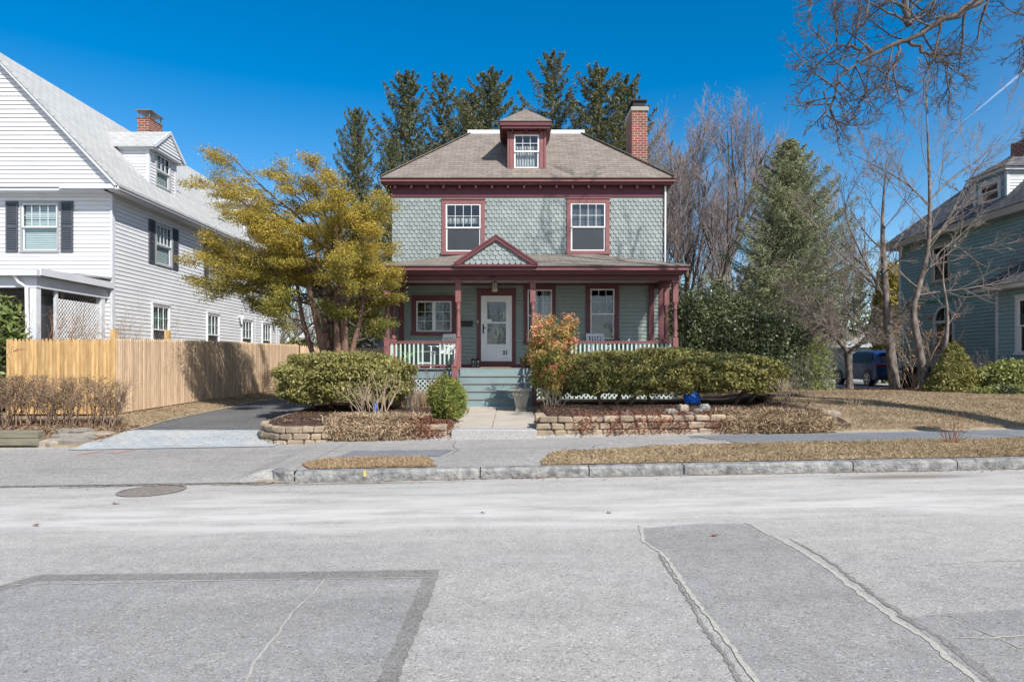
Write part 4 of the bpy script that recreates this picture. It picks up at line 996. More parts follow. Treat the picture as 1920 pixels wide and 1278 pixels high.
# grass verge
def vmask1(x, y): return (x > -3.02+.5*np.abs(y-9.85)) & (x < -1.05-.25*(y-9.4)+.04*np.sin(y*9)) & (y < 10.32+.05*np.sin(x*5))
def vmask2(x, y): return (x > .42+.02*np.sin(y*7)+.12*(y-9.5)+.5*np.clip(y-10.2,0,1)) & (y < np.interp(x, [.4, 1.2, 3.3, 30], [10.45, 10.75, 11.15, 11.35])+.06*np.sin(x*3.1)+.03*np.sin(x*9))
V1 = sheet('grass_verge', axis_lines([(-3.3, -.9, .05)]), axis_lines([(9.36, 10.6, .05)]), .014, m_grassd, vmask1)
V2 = sheet('grass_verge', axis_lines([(.3, 20, .06)]), axis_lines([(9.36, 11.6, .05)]), .014, m_grassd, vmask2)
def blades(name, x0, x1, y0, y1, n, mask, hgt, mat, off=.01, wid=.006):
    x = NR.uniform(x0, x1, n*2); y = NR.uniform(y0, y1, n*2); m = mask(x, y); x = x[m][:n]; y = y[m][:n]
    dn = .5+.5*np.sin(x*3.7+2*np.sin(y*2.3))*np.sin(y*4.1+np.sin(x*2.9)); kp = NR.uniform(size=len(x)) < .35+.65*dn; x = x[kp]; y = y[kp]; k_ = len(x)
    z = G(x, y)+off; a = NR.uniform(0, 2*PI, k_); h = hgt*NR.uniform(.4, 1.3, k_); ln_ = NR.uniform(.5, 1.8, k_)*h
    b = NR.uniform(0, 2*PI, k_); w = wid*NR.uniform(.6, 1.5, k_)
    P = np.stack([x, y, z], 1); T_ = P+np.stack([np.cos(a)*ln_, np.sin(a)*ln_, h*.8], 1)
    wv = np.stack([np.cos(b)*w, np.sin(b)*w, 0*w], 1); Mi = (P+T_)/2+np.stack([0*h, 0*h, h*.18], 1)
    V = np.stack([P-wv, P+wv, Mi+wv*.8, T_, Mi-wv*.8], 1).reshape(-1, 3)
    F = np.arange(5*k_).reshape(k_, 5)
    return tag(npmesh(name, V, F, mat), kind='stuff')
m_straw = M('straw_blades', (.55, .43, .30), (.38, .30, .19), .9, .8, island=.4, spec=.2, trans=.25)
m_straw2 = M('green_tinged_straw', (.60, .47, .31), (.42, .33, .20), 1.0, .8, island=.35, spec=.2, trans=.25)
m_strawo = M('brown_straw', (.50, .36, .22), (.60, .46, .30), 2.5, .8, island=.3, spec=.2, trans=.25)
def lm(x, y): return (y > 12.66) & ~((sdR(x, y) < -.0) & (x < 6.3-.35*np.sin(y*1.3)) & (y > 13)) & (x > 5.0) & ~((y > 20.2) & (x > 9.6))
blades('lawn_grass', 5.0, 15.2, 12.64, 22.5, 240000, lm, .038, m_straw, wid=.0038)
blades('verge_grass', -3.3, -.9, 9.36, 10.6, 30000, vmask1, .03, m_strawo, .016, wid=.0035)
blades('verge_grass', .3, 11, 9.36, 11.6, 130000, vmask2, .034, m_straw2, .016, wid=.0035)
blades('verge_grass', -9.6, -7.8, 12.9, 27, 60000, lambda x, y: (x < -7.83+.05*np.sin(y*.6)), .035, m_straw, wid=.004)
# road patches, seams and cracks
def RG(px, py):
    d = 1.55*FPX/((py-HY)+.018*(px-CX)); x = (px-CX)*d/FPX; return (x, d, .05+.018*x)
def flatpatch(name, pts, off, mat, nkind='structure'):
    P = [RG(*p) for p in pts]; out = []
    for i in range(len(P)):
        a = P[i]; b = P[(i+1) % len(P)]; n = max(1, int(math.dist(a, b)/.15))
        for j in range(n):
            t = j/n; x = a[0]+(b[0]-a[0])*t+R.uniform(-.008, .008); y = a[1]+(b[1]-a[1])*t+R.uniform(-.008, .008); out.append((x, y, .05+.018*x+off))
    k = MB(); k.poly(out); return tag(k.build(name, mat, None), kind=nkind)
def ribbon(name, pts, w0, w1, off, mat, jit=.4, zf=None, world=False, wander=.012, sub=.04):
    P = pts if world else [RG(*p)[:2] for p in pts]
    line = []
    for a, b in zip(P, P[1:]):
        n = max(1, int(math.dist(a, b)/sub))
        for j in range(n): t = j/n; line.append((a[0]+(b[0]-a[0])*t, a[1]+(b[1]-a[1])*t))
    line.append(P[-1]); n = len(line); k = MB(); vs = []; wob = 0
    for i, (x, y) in enumerate(line):
        a = line[max(i-1, 0)]; b = line[min(i+1, n-1)]; dx, dy = b[0]-a[0], b[1]-a[1]; L = math.hypot(dx, dy) or 1; nx, ny = -dy/L, dx/L
        wob = wob*.8+R.uniform(-1, 1)*wander*.6; w = (w0+(w1-w0)*i/n)/2
        x += nx*wob; y += ny*wob
        for s in (-1, 1):
            wj = w*R.uniform(1-jit, 1+jit); X_, Y_ = x+nx*wj*s, y+ny*wj*s; vs.append((X_, Y_, (zf(X_, Y_) if zf else .05+.018*X_)+off))
    k.add(vs, [(2*i, 2*i+1, 2*i+3, 2*i+2) for i in range(n-1)])
    return tag(k.build(name, mat, None), kind='structure')
flatpatch('road_patch', [(-300, 1180), (75, 1076), (300, 1074), (600, 1070), (818, 1067), (790, 1140), (745, 1240), (690, 1400), (640, 1600), (-900, 1600)], .0015, m_patch)
flatpatch('road_patch', [(1203, 990), (1300, 982), (1400, 981), (1500, 1030), (1600, 1103), (1680, 1165), (1745, 1205), (1840, 1285), (2000, 1500), (1560, 1500), (1420, 1278), (1345, 1180), (1275, 1085), (1245, 1040), (1206, 1010)], .0015, m_patch)
flatpatch('road_patch', [(1700, 1155), (1920, 1140), (2200, 1140), (2300, 1290), (1850, 1283), (1760, 1210)], .0012, m_patch)
ribbon('road_seam', [(-300, 1184), (75, 1083), (300, 1081), (600, 1078), (812, 1074)], .11, .16, .003, m_patchd, .1, wander=.003)
ribbon('road_seam', [(812, 1068), (785, 1140), (738, 1250), (690, 1400)], .11, .10, .0036, m_patchd, .15, wander=.004)
ribbon('road_crack', [(1200, 985), (1203, 1015), (1245, 1040), (1275, 1085), (1310, 1135), (1345, 1180), (1380, 1225), (1420, 1278), (1460, 1340)], .030, .026, .0045, m_sandf, .5)
ribbon('road_crack', [(1400, 980), (1450, 1005), (1490, 1025), (1530, 1052), (1560, 1072), (1600, 1103), (1680, 1165), (1745, 1205), (1800, 1250), (1830, 1278), (1900, 1350)], .030, .036, .0045, m_sandf, .5)
ribbon('road_seam', [(1235, 1040), (1262, 1085), (1297, 1135), (1335, 1195), (1380, 1260), (1420, 1320)], .015, .03, .003, m_patchd, .7)
ribbon('road_seam', [(1480, 1010), (1545, 1045), (1620, 1100), (1700, 1160), (1770, 1200), (1850, 1262), (1900, 1310)], .02, .05, .003, m_patchd, .7)
ribbon('road_crack', [(608, 1087), (590, 1110), (550, 1150), (510, 1205), (480, 1240), (465, 1270), (440, 1320)], .008, .016, .0045, m_sandf, .5)
ribbon('road_crack', [(0, 1098), (100, 1094), (300, 1091), (600, 1086), (830, 1083)], .012, .012, .0055, m_sandf, .9)
ribbon('road_crack', [(1980, 1190), (1900, 1192), (1850, 1197), (1800, 1197)], .02, .012, .0048, m_sandf, .6)
ribbon('road_crack', [(1990, 1225), (1910, 1215), (1860, 1190), (1830, 1178)], .012, .008, .0045, m_sandf, .6)
ribbon('road_crack', [(1980, 1050), (1850, 1052), (1730, 1060)], .008, .008, .003, m_sandf, .8)
ribbon('road_edge_crack', [(-14, 9.20), (-8, 9.22), (-5, 9.17), (-3.3, 9.16)], .03, .05, .014, m_patchd, .7, world=True)
ribbon('gutter_litter', [(-3.6, 9.13), (-1, 9.15), (2, 9.16), (8, 9.16)], .04, .05, .006, M('gutter_debris', (.17, .11, .07), (.35, .3, .25), 12, .95), .95, world=True)
ribbon('gutter_litter', [(-6, 9.05), (-4.2, 9.12), (-3.2, 9.06)], .02, .10, .008, M('gutter_grit', (.2, .16, .12), (.33, .3, .26), 14, .95), .9, world=True)
gz = lambda x, y: g(x, y)
# darker sidewalk patches
def walkpatch(name, pts, off, mat):
    k = MB(); k.poly([(x, y, g(x, y)+off) for x, y in pts]); return tag(k.build(name, mat), kind='structure')
walkpatch('sidewalk_patch', [(-2.75, 10.36), (-1.1, 10.4), (-.95, 11.1), (-2.6, 11.2)], .005, m_walkd)
sheet('sidewalk_patch', axis_lines([(3.2, 20, .25)]), axis_lines([(9.4, 12.6, .08)]), .005, m_walkd, lambda x, y: (x > 3.3+.35*(12.4-y)+.1*np.sin(y*6)) & (y < 12.45+.03*np.sin(x*2)))
ribbon('sidewalk_crack', [(4.05, 11.0), (3.7, 11.5), (3.45, 12.0), (3.3, 12.45)], .03, .03, .010, m_patchd, .5, zf=gz, world=True)
ribbon('sidewalk_crack', [(-1.0, 10.4), (-.85, 11.0), (-1.0, 11.6), (-1.0, 12.3)], .012, .012, .008, m_patchd, .6, zf=gz, world=True)
ribbon('sidewalk_crack', [(-3.3, 11.2), (-2.6, 11.2), (-1.0, 11.15)], .015, .012, .010, m_patchd, .6, zf=gz, world=True)
ribbon('sidewalk_crack', [(.8, 10.78), (2, 10.95), (3.3, 11.2), (6, 11.3), (10, 11.38)], .03, .03, .009, m_patchd, .7, zf=gz, world=True)
ribbon('driveway_edging', [(-7.84, 14), (-7.85, 18), (-7.86, 26)], .06, .08, .03, m_conc, .1, zf=gz, world=True, wander=.002)
m_red = M('red_marking_paint', (.62, .22, .20), (.40, .25, .23), 30, .9)
for a, b in (((-7.45, 11.75), (-7.25, 12.15)), ((-6.95, 11.85), (-6.75, 12.3))):
    ribbon('paint_mark', [a, ((a[0]+b[0])/2, (a[1]+b[1])/2), b], .10, .03, .012, m_red, .9, zf=gz, world=True)
k = MB(); k.box(-2.03, -1.975, 9.185, 9.192, .06, .15)
# kerb of granite blocks
K = MB(); jx = [-2.93, -.43, 1.04, 2.32, 4.6, 6.0, 8.2, 10.5, 13, 15.5, 18, 21, 24, 27, 30]
def kerbblock(x0, x1):
    n = max(3, int((x1-x0)/.12)); rows = []
    for i in range(n+1):
        x = x0+.008+(x1-x0-.016)*i/n; z = .05+.018*x; e = .012 if i in (0, n) else 0
        prof = [(9.20+e, z-.1), (9.19+e+R.uniform(-.008, .008), z+.05), (9.192+e+R.uniform(-.008, .008), z+.105), (9.205+e, z+.128-e), (9.215+e, z+.138-e), (9.35, z+.143-e*.5), (9.36, z-.1)]
        rows.append([(x, y, zz) for y, zz in prof])
    m = 7; K.add([p for r_ in rows for p in r_], [(i*m+j, i*m+j+1, (i+1)*m+j+1, (i+1)*m+j) for i in range(n) for j in range(m-1)]+[tuple(range(m)), tuple(n*m+j for j in range(m-1, -1, -1))])
for a, b in zip(jx, jx[1:]): kerbblock(a, b)
n = 10; rows = []   # curved end stone
for i in range(n+1):
    a = PI/2*i/n; cx_ = -2.94; cy_ = 9.62; r0 = .43; r1 = .26
    ox, oy = cx_-r0*math.sin(a), cy_-r0*math.cos(a)*1.0; ix_, iy = cx_-r1*math.sin(a), cy_-r1*math.cos(a)
    z = .05+.018*cx_; rr = R.uniform(-.012, .012)
    rows.append([(ox, oy, z-.1), (ox+rr, oy+rr, z+.06), (ox, oy, z+.115), (ox*.92+ix_*.08, oy*.92+iy*.08, z+.135), (ix_, iy, z+.140), (ix_, iy, z-.1)])
m = 6; K.add([p for r_ in rows for p in r_], [(i*m+j, (i+1)*m+j, (i+1)*m+j+1, i*m+j+1) for i in range(n) for j in range(m-1)]+[tuple(n*m+j for j in range(m))])
tag(K.build('kerb', m_granite, None), kind='structure')
k = MB(); k.box(-2.0, -1.965, 9.180, 9.188, .07, .15); tag(k.build('paint_mark', M('yellow_paint', (.6, .48, .15), None, 20, .8)), kind='structure')
# manhole
mh = MB(); c0 = RG(285, 920); n = 28
for r0, r1, zz in ((.37, .405, .010), (.0, .36, .006)):
    vs = []; 
    for i in range(n): a = 2*PI*i/n; vs.append((c0[0]+r1*math.cos(a), c0[1]+r1*math.sin(a), .05+.018*(c0[0]+r1*math.cos(a))+zz))
    if r0: vs += [(c0[0]+r0*math.cos(2*PI*i/n), c0[1]+r0*math.sin(2*PI*i/n), .05+.018*(c0[0]+r0*math.cos(2*PI*i/n))+zz) for i in range(n)]; mh.add(vs, [(i, (i+1) % n, n+(i+1) % n, n+i) for i in range(n)])
    else: mh.add(vs, [tuple(range(n))])
for i in range(-4, 5):
    for j in range(-4, 5):
        if i*i+j*j < 17:
            x, y = c0[0]+i*.075, c0[1]+j*.075; z = .05+.018*x; mh.box(x-.022, x+.022, y-.022, y+.022, z+.005, z+.010)
tag(mh.build('manhole_cover', M('worn_iron', (.26, .235, .21), (.19, .16, .14), 15, .8, .3, 60), None, org=c0), 'round grey iron manhole cover set flush in the road by the driveway crossing', 'manhole cover')
# leaves / litter lying on the road
m_dl = M('dry_leaf', (.24, .12, .07), (.12, .07, .05), 12, .9)
def deadleaf(px, py, s, label, mat=None):
    x, y, z = RG(px, py); k = MB(); n = 9; a0 = R.uniform(0, 6)
    vs = [(x, y, z+.012)]+[(x+s*(.6+.4*(i % 2))*math.cos(a0+2*PI*i/n), y+s*.6*(.6+.4*(i % 2))*math.sin(a0+2*PI*i/n), z+.008+R.random()*.018) for i in range(n)]
    k.add(vs, [(0, i+1, (i+1) % n+1) for i in range(n)]); tag(k.build('fallen_leaf', mat or m_dl, None, org=(x, y, z)), label, 'leaf', 'dead leaves lying on the road')
deadleaf(68, 986, .05, 'curled brown leaf on the road at the far left, below the manhole cover')
deadleaf(1341, 1005, .05, 'rusty red-brown leaf on the darker asphalt strip between two sandy cracks', M('rust_leaf', (.32, .08, .04), None, 9, .9))
deadleaf(218, 945, .06, 'flat brown leaf on the road just below the manhole cover')
deadleaf(1108, 868, .05, 'tan leaf caught against the kerb') if False else None
deadleaf(905, 963, .025, 'tiny dark leaf on the pale sandy stretch of road')
k = MB(); x, y, z = RG(1142, 962); k.cbox(x-.02, x+.02, y-.015, y+.015, z, z+.025, .006, .004); tag(k.build('pebble', m_granite, None, org=(x, y, z)), 'small grey pebble on the pale sandy stretch of road', 'pebble')
# retaining walls
m_block = M('tan_wall_block', (.42, .32, .22), (.22, .18, .14), 4, .9, .9, 25, island=.25, lo=.3, hi=.7)
def wallpath(name, pts, topf, label, courses=3, ch=.125, dep=.20, cap=False):
    P = [Vector((p[0], p[1], 0)) for p in pts]; L = [0]
    for a, b in zip(P, P[1:]): L.append(L[-1]+(b-a).length)
    def pos(s):
        for i in range(len(P)-1):
            if s <= L[i+1] or i == len(P)-2:
                d = (P[i+1]-P[i]).normalized(); return P[i]+d*(s-L[i]), d
    mb = MB()
    for c in range(courses):
        s = -R.uniform(0, .1)
        while s < L[-1]:
            w = R.uniform(.20, .34); e = min(s+w, L[-1]); s0 = max(s, 0); s += w
            if e-s0 < .05: continue
            p, d = pos((s0+e)/2); zt = topf(p.x, p.y)-c*ch+R.uniform(-.004, .004)
            if zt < g(p.x-d.y*-.3, p.y-.3)-.02 and zt < .0: continue
            u = d; into = Vector((-d.y, d.x, 0)); o = p; F = Frame((o.x, o.y, 0), u, into); h = (e-s0)/2-.004
            mb.F = F; jy = R.uniform(-.022, .022); mb.cbox(-h, h, -dep/2+jy-.01*c, dep/2, zt-ch+.006, zt, .024, .010)
    mb.F = None
    mx, my = P[0].x, P[0].y
    return tag(mb.build(name, m_block, None, org=(mx, my, g(mx, my-.4))), label, 'wall')
rt = lambda x, y: float(np.interp(x, [.4, 1, 3.9, 5.8], [.60, .605, .635, .60]))+(.0 if y < 13 else .01)
wallpath('retaining_wall', [(.55, 13.6), (.56, 12.72), (2, 12.72), (4, 12.74), (5.9, 12.80)], rt, 'long low tan block retaining wall to the right of the front walk', 4)
lt = lambda x, y: float(np.interp(x, [-5, -4.4, -1.2], [.40, .41, .47]))+max(0, (y-12.9))*.03
arc = [(-4.92, 17.8), (-4.92, 15.4)]+[(-3.82-1.1*math.cos(a), 13.80-1.1*math.sin(a)) for a in [PI/2*i/6 for i in range(7)]]+[(-2.4, 12.70), (-1.2, 12.70)]
wallpath('retaining_wall', arc, lt, 'low tan block retaining wall curving round the bed between driveway and walk', 3)
# ============================================================ FENCE
m_f1 = M('honey_fence_wood', (.60, .40, .19), (.42, .25, .10), 3, .7, .15, 30, island=.22, stretch=(6, 6, .8))
m_f2 = M('pale_fence_wood', (.66, .49, .34), (.48, .34, .22), 3, .75, .15, 30, island=.2, stretch=(6, 6, .8))
FE = thing('stockade_fence', 'new honey-tan wooden stockade fence running along the left side of the driveway', 'fence', (-9.05, 15.6, g(-9.05, 15.6)))
def panel(a, b, mat, zb=None, hgt=1.72, side=1):
    A_ = Vector((a[0], a[1], 0)); B_ = Vector((b[0], b[1], 0)); L = (B_-A_).length; d = (B_-A_)/L; into = Vector((-d.y, d.x, 0))*side
    n = int(L/.088); mb = MB(Frame(A_, d, into if side == 1 else into)) if side == 1 else MB()
    F = Matrix.Identity(4); 
    for i in range(3): F[i][0] = d[i]; F[i][1] = into[i]
    F[0][3], F[1][3] = A_.x, A_.y
    mb.F = F
    for i in range(n):
        u0 = L*i/n+.002; u1 = L*(i+1)/n-.002; p = A_+d*u0; z0 = (g(p.x, p.y) if zb is None else zb)+.05; z1 = z0+hgt+R.uniform(-.012, .012); m = (u0+u1)/2; jy = R.uniform(-.003, .003)
        yb = .016
        vs = [(u0, jy, z0), (m, jy-.008, z0), (u1, jy, z0), (u1, jy, z1-.08), (m+.012, jy-.005, z1), (m-.012, jy-.005, z1), (u0, jy, z1-.08)]
        k_ = len(vs); vs += [(x, yb, z) for x, y, z in vs]
        mb.add(vs, [(0, 1, 5, 6), (1, 2, 3, 4, 5), tuple(range(13, 6, -1))]+[(i_, 7+i_, 7+(i_+1) % 7, (i_+1) % 7) for i_ in range(7)])
    for zz in (.35, .95, 1.5):
        p0 = g(A_.x, A_.y) if zb is None else zb; p1 = g(B_.x, B_.y) if zb is None else zb
        mb.F = None
        mb.beam(tuple(A_+into*.04+Vector((0, 0, p0+zz))), tuple(B_+into*.04+Vector((0, 0, p1+zz))), .04, .08)
        mb.F = F
    mb.F = None
    return mb.build('picket_panel', mat, FE)
cor = (-9.05, 15.6); ends = [(-9.05, 15.6), (-8.98, 18.05), (-8.92, 20.5), (-8.86, 22.95), (-8.80, 25.4), (-8.74, 28.0)]
panel((-11.48, 15.6), (-9.10, 15.6), m_f1)
for a, b in zip(ends, ends[1:]): panel(a, b, m_f2)
panel((-8.70, 28.0), (-4.4, 28.2), m_f2)
def fpost(x, y, h, s=.06):
    k = MB(); z = g(x, y); k.cbox(x-s, x+s, y-s, y+s, z-.1, z+h, .008); k.build('fence_post', m_f1, FE)
fpost(-9.11, 15.62, 1.98); fpost(-11.52, 15.66, 1.75, .05)
for (x, y), h in zip(ends[1:], (2.02, 1.80, 1.80, 1.8, 1.8)): fpost(x-.13, y, h)
# timber planter edge & stones
m_old = M('weathered_timber', (.24, .215, .16), (.15, .14, .105), 2, .9, .5, 30, stretch=(1, 4, 8))
for i, (z0, z1) in enumerate(((-.02, .115), (.12, .255))):
    k = MB(); zz = g(-8.9, 12.9); k.cbox(-12.5, -8.75-.02*i, 12.60, 12.78, zz+z0, zz+z1, .012, .004)
    tag(k.build('landscape_timber', m_old, None, org=(-9, 12.7, zz)), ['lower weathered landscape timber edging the pavement at the far left', 'upper weathered landscape timber stacked at the far left pavement edge'][i], 'timber', 'stacked landscape timbers')
m_stone = M('pale_fieldstone', (.33, .30, .26), (.20, .18, .16), 4, .9, .6, 25)
m_stone2 = M('tan_fieldstone', (.40, .32, .24), (.27, .23, .19), 4, .9, .6, 25)
def stone(px, py, d, w, dep, h, label, mat=m_stone, grp='stones at the edge of the driveway apron', seed=1, rot=0):
    x, y, z = at(px, py, d); z = g(x, y); rr = random.Random(seed); vs = []; n = 9
    for lvl, (s, zz) in enumerate(((.95, -.05), (1.0, h*.5), (.88, h*.88), (.55, h))):
        for i in range(n):
            a = 2*PI*i/n+rot; q = 1+rr.uniform(-.16, .16) if lvl == 0 else None
            if lvl == 0: vs.append([math.cos(a)*q, math.sin(a)*q])
            c = vs[i] if lvl else vs[i]
            if lvl == 0: pass
    base = [tuple(v) for v in vs]; V = []
    for s, zz in ((.95, -.05), (1.0, h*.55), (.90, h*.9), (.6, h)):
        for c in base: V.append((x+c[0]*w/2*s*rr.uniform(.9, 1.1), y+c[1]*dep/2*s*rr.uniform(.9, 1.1), z+zz+rr.uniform(-.18, .12)*h))
    k = MB(); k.add(V, [(l*n+i, l*n+(i+1) % n, (l+1)*n+(i+1) % n, (l+1)*n+i) for l in range(3) for i in range(n)]+[tuple(range(3*n, 4*n))])
    tag(k.build('garden_stone', mat, None, org=(x, y, z)), label, 'stone', grp)
stone(124, 816, 12.9, .75, .35, .10, 'pale curved flat stone at the left edge of the paver apron', seed=2)
stone(138, 812, 13.15, .95, .3, .12, 'long flat pale stone lying beside the paver apron', m_stone, seed=3)
stone(143, 802, 13.7, .8, .4, .07, 'flat grey slab under the clipped bare hedge', m_stone, seed=4)
stone(188, 803, 13.6, .6, .4, .06, 'rightmost flat brownish slab before the driveway grass', m_stone2, seed=5)
stone(78, 828, 12.75, .35, .25, .09, 'small tan rock beside the end of the old timber', m_stone2, seed=6)
stone(97, 830, 12.72, .25, .2, .08, 'second small tan rock right of the old timber', m_stone2, seed=7)
stone(1258, 776, 13.6, .30, .25, .10, 'flat whitish stone on the mulch above the right retaining wall', grp='stones on the right mulch bed', seed=8)
stone(1280, 768, 14.0, .24, .2, .15, 'upright pinkish-grey stone on the mulch above the right retaining wall', m_stone2, grp='stones on the right mulch bed', seed=9)
stone(1321, 768, 14.1, .24, .2, .16, 'round mottled grey stone at the right of the mulch-bed stones', m_granite, grp='stones on the right mulch bed', seed=10)
stone(1292, 780, 13.4, .16, .2, .07, 'small angled grey stone in front of the other mulch-bed stones', grp='stones on the right mulch bed', seed=11)
stone(1308, 772, 13.9, .2, .15, .07, 'small white stone between the upright and the round stone on the mulch', m_stone, grp='stones on the right mulch bed', seed=12)
stone(1555, 783, 13.5, .42, .3, .13, 'tan rock at the right end of the retaining wall against the lawn', m_stone2, grp='stones on the right mulch bed', seed=13)
# urn
ur = thing('stone_planter', 'square tapered weathered stone planter at the foot of the porch steps', 'planter', (.22, 16.75, .42))
k = MB(); bx_, by_ = .22, 16.75
def frus(x, y, prof): 
    vs = []; 
    for s, z in prof: vs += [(x-s, y-s, z), (x+s, y-s, z), (x+s, y+s, z), (x-s, y+s, z)]
    m_ = len(prof); return k.add(vs, [(i*4+j, i*4+(j+1) % 4, i*4+4+(j+1) % 4, i*4+4+j) for i in range(m_-1) for j in range(4)]+[(3, 2, 1, 0)])
frus(bx_, by_, [(.135, .41), (.135, .47), (.12, .49), (.165, .70), (.205, .86), (.20, .90), (.26, .92), (.265, .985), (.22, .985), (.21, .90)])
k.build('planter_body', M('weathered_cast_stone', (.40, .38, .33), (.24, .22, .19), 5, .9, .7, 25), ur, bevel=.008)
k = MB()
for a in [i*PI/6 for i in range(12)]:
    k.tube([(bx_+.02*math.cos(a), by_-.195, .76+.02*math.sin(a)), (bx_+.07*math.cos(a), by_-.195, .76+.07*math.sin(a))], [.018, .006], 5)
k.build('carved_rosette', m_conc, ur)
k = MB(); k.poly([(bx_-.215, by_-.215, .93), (bx_+.215, by_-.215, .93), (bx_+.215, by_+.215, .93), (bx_-.215, by_+.215, .93)]); k.build('soil', m_mulch, ur)
# blue objects
def blob(name, c, rx, ry, rz, mat, label, cat, amp=.12, fr=3):
    n, m_ = 36, 20; V = []
    for i in range(m_+1):
        t = PI*i/m_
        for j in range(n):
            a = 2*PI*j/n; q = 1+amp*(math.sin(fr*a+2*t)*math.sin(3*t+1)+.6*math.sin(7*a+3*math.cos(5*t))+.35*math.sin(13*a-4*t))
            V.append((c[0]+rx*q*math.sin(t)*math.cos(a), c[1]+ry*q*math.sin(t)*math.sin(a), max(c[2]+rz*q*math.cos(t), c[2]-rz*.8)))
    k = MB(); k.add(V, [(i*n+j, i*n+(j+1) % n, (i+1)*n+(j+1) % n, (i+1)*n+j) for i in range(m_) for j in range(n)])
    return tag(k.build(name, mat, None, org=(c[0], c[1], c[2]-rz*.8)), label, cat)
m_blue = M('blue_tarpaulin', (.025, .20, .78), (.015, .13, .55), 6, .35, .5, 14, spec=.5)
blob('tarp_bundle', (4.22, 15.98, .80), .19, .17, .20, m_blue, 'bright blue bundled tarpaulin on the mulch under the right yew hedge', 'tarp')
k = MB(); k.tube([(-3.05, 15.2, .52), (-3.05, 15.2, .66), (-3.04, 15.2, .78)], [.045, .06, .03], 8); k.tube([(-3.04, 15.2, .78), (-3.04, 15.2, .84)], .015, 6)
tag(k.build('blue_bottle', m_blue, None, org=(-3.05, 15.2, .5)), 'small bright blue plastic bottle behind the bare stems in the left bed', 'bottle')
# hose on mulch
k = MB(); hp = [(-4.3, 13.8), (-4.0, 13.6), (-3.6, 13.75), (-3.2, 13.7), (-2.9, 13.9)]; k.tube([(x, y, g(x, y)+.025) for x, y in hp], .012, 6)
tag(k.build('soaker_hose', m_black, None, org=(-4.3, 13.8, .45)), 'thin black soaker hose lying on the left mulch bed', 'hose')
k = MB(); hp = [(5.2, 14.6), (5.6, 14.2), (6.1, 14.3), (6.5, 14.9), (6.2, 15.6)]; k.tube([(x, y, g(x, y)+.03) for x, y in hp], .012, 6)
tag(k.build('soaker_hose', m_black, None, org=(5.2, 14.6, .6)), 'thin black soaker hose lying where the right mulch bed meets the lawn', 'hose')
# street sign out of frame on the right: its shadow lies on the lawn edge
k = MB(); sx, sy = 9.45, 10.35; z = g(sx, sy); k.tube([(sx, sy, z), (sx, sy, z+2.75)], .025, 8)
sg = thing('street_sign', 'sign on a thin steel post at the kerb beyond the right edge', 'street sign', (sx, sy, z)); k.build('sign_post', m_black, sg)
k = MB(); k.box(sx-.25, sx+.25, sy-.035, sy-.03, z+2.2, z+2.75); k.build('sign_plate', m_whitetrim, sg)
# ============================================================ CAR
m_car = M('dark_blue_car_paint', (.012, .045, .18), (.010, .038, .15), 3, .4, spec=.35, coat=.25)
cX, cY = 17.5, 31.0; cz = g(15, 31)+.02
CA = thing('parked_suv', 'dark blue SUV parked with its tail to the street beside the teal house', 'car', (cX, cY+2.3, cz))
prof = [(0, .42), (-.03, .62), (.0, .88), (.04, 1.02), (.10, 1.10), (.34, 1.46), (.62, 1.60), (1.5, 1.67), (2.4, 1.64), (3.0, 1.42), (3.4, 1.10), (4.3, .98), (4.62, .80), (4.68, .45), (4.5, .30), (.15, .30)]
def wid(z): return .92 if z < 1.02 else .92-.24*(z-1.02)/.65
sec = []; k = MB(); ns = 6; vs = []
half = [(y, z) for y, z in prof]
n = len(prof)
for si, s in enumerate((-1, -.93, -.6, 0, .6, .93, 1)):
    for y, z in prof:
        w = wid(z); f = abs(s); crown = (1-f*f)*.03 if z > 1.3 else 0; yy = y+(f**4)*.08*(1 if y < 2 else -1 if y > 3 else 0)
        vs.append((cX+s*w, cY+yy, cz+z+crown-(f**6)*.03*(z > 1.5)))
fs = []
for a in range(6):
    for i in range(n): fs.append((a*n+i, a*n+(i+1) % n, (a+1)*n+(i+1) % n, (a+1)*n+i))
fs += [tuple(range(n-1, -1, -1)), tuple(6*n+i for i in range(n))]
k.add(vs, fs); cb_ = k.build('body', m_car, CA, bevel=.02)
m_tint = M('tinted_car_glass', (.01, .012, .014), None, 3, .2, spec=.35)
k = MB(); k.poly([(cX-.66, cY+.125, cz+1.13), (cX+.66, cY+.125, cz+1.13), (cX+.56, cY+.335, cz+1.475), (cX-.56, cY+.335, cz+1.475)])
for i in range(4): k.v[i] = (k.v[i][0], k.v[i][1]-.02, k.v[i][2]+.01)
k.build('rear_window', m_tint, CA)
for s in (-1, 1):
    k = MB(); pts = [(.55, 1.1), (.62, 1.38), (.85, 1.53), (2.35, 1.55), (2.95, 1.30), (3.1, 1.1)]
    k.poly([(cX+s*(wid(z)+.012), cY+y, cz+z) for y, z in pts]); k.build('side_window', m_tint, CA)
    k = MB(); k.cbox(cX+s*.45, cX+s*.90, cY-.01, cY+.12, cz+.92, cz+1.04, .02); k.build('tail_light', M('red_lens', (.25, .01, .012), None, 3, .15, spec=.6), CA)
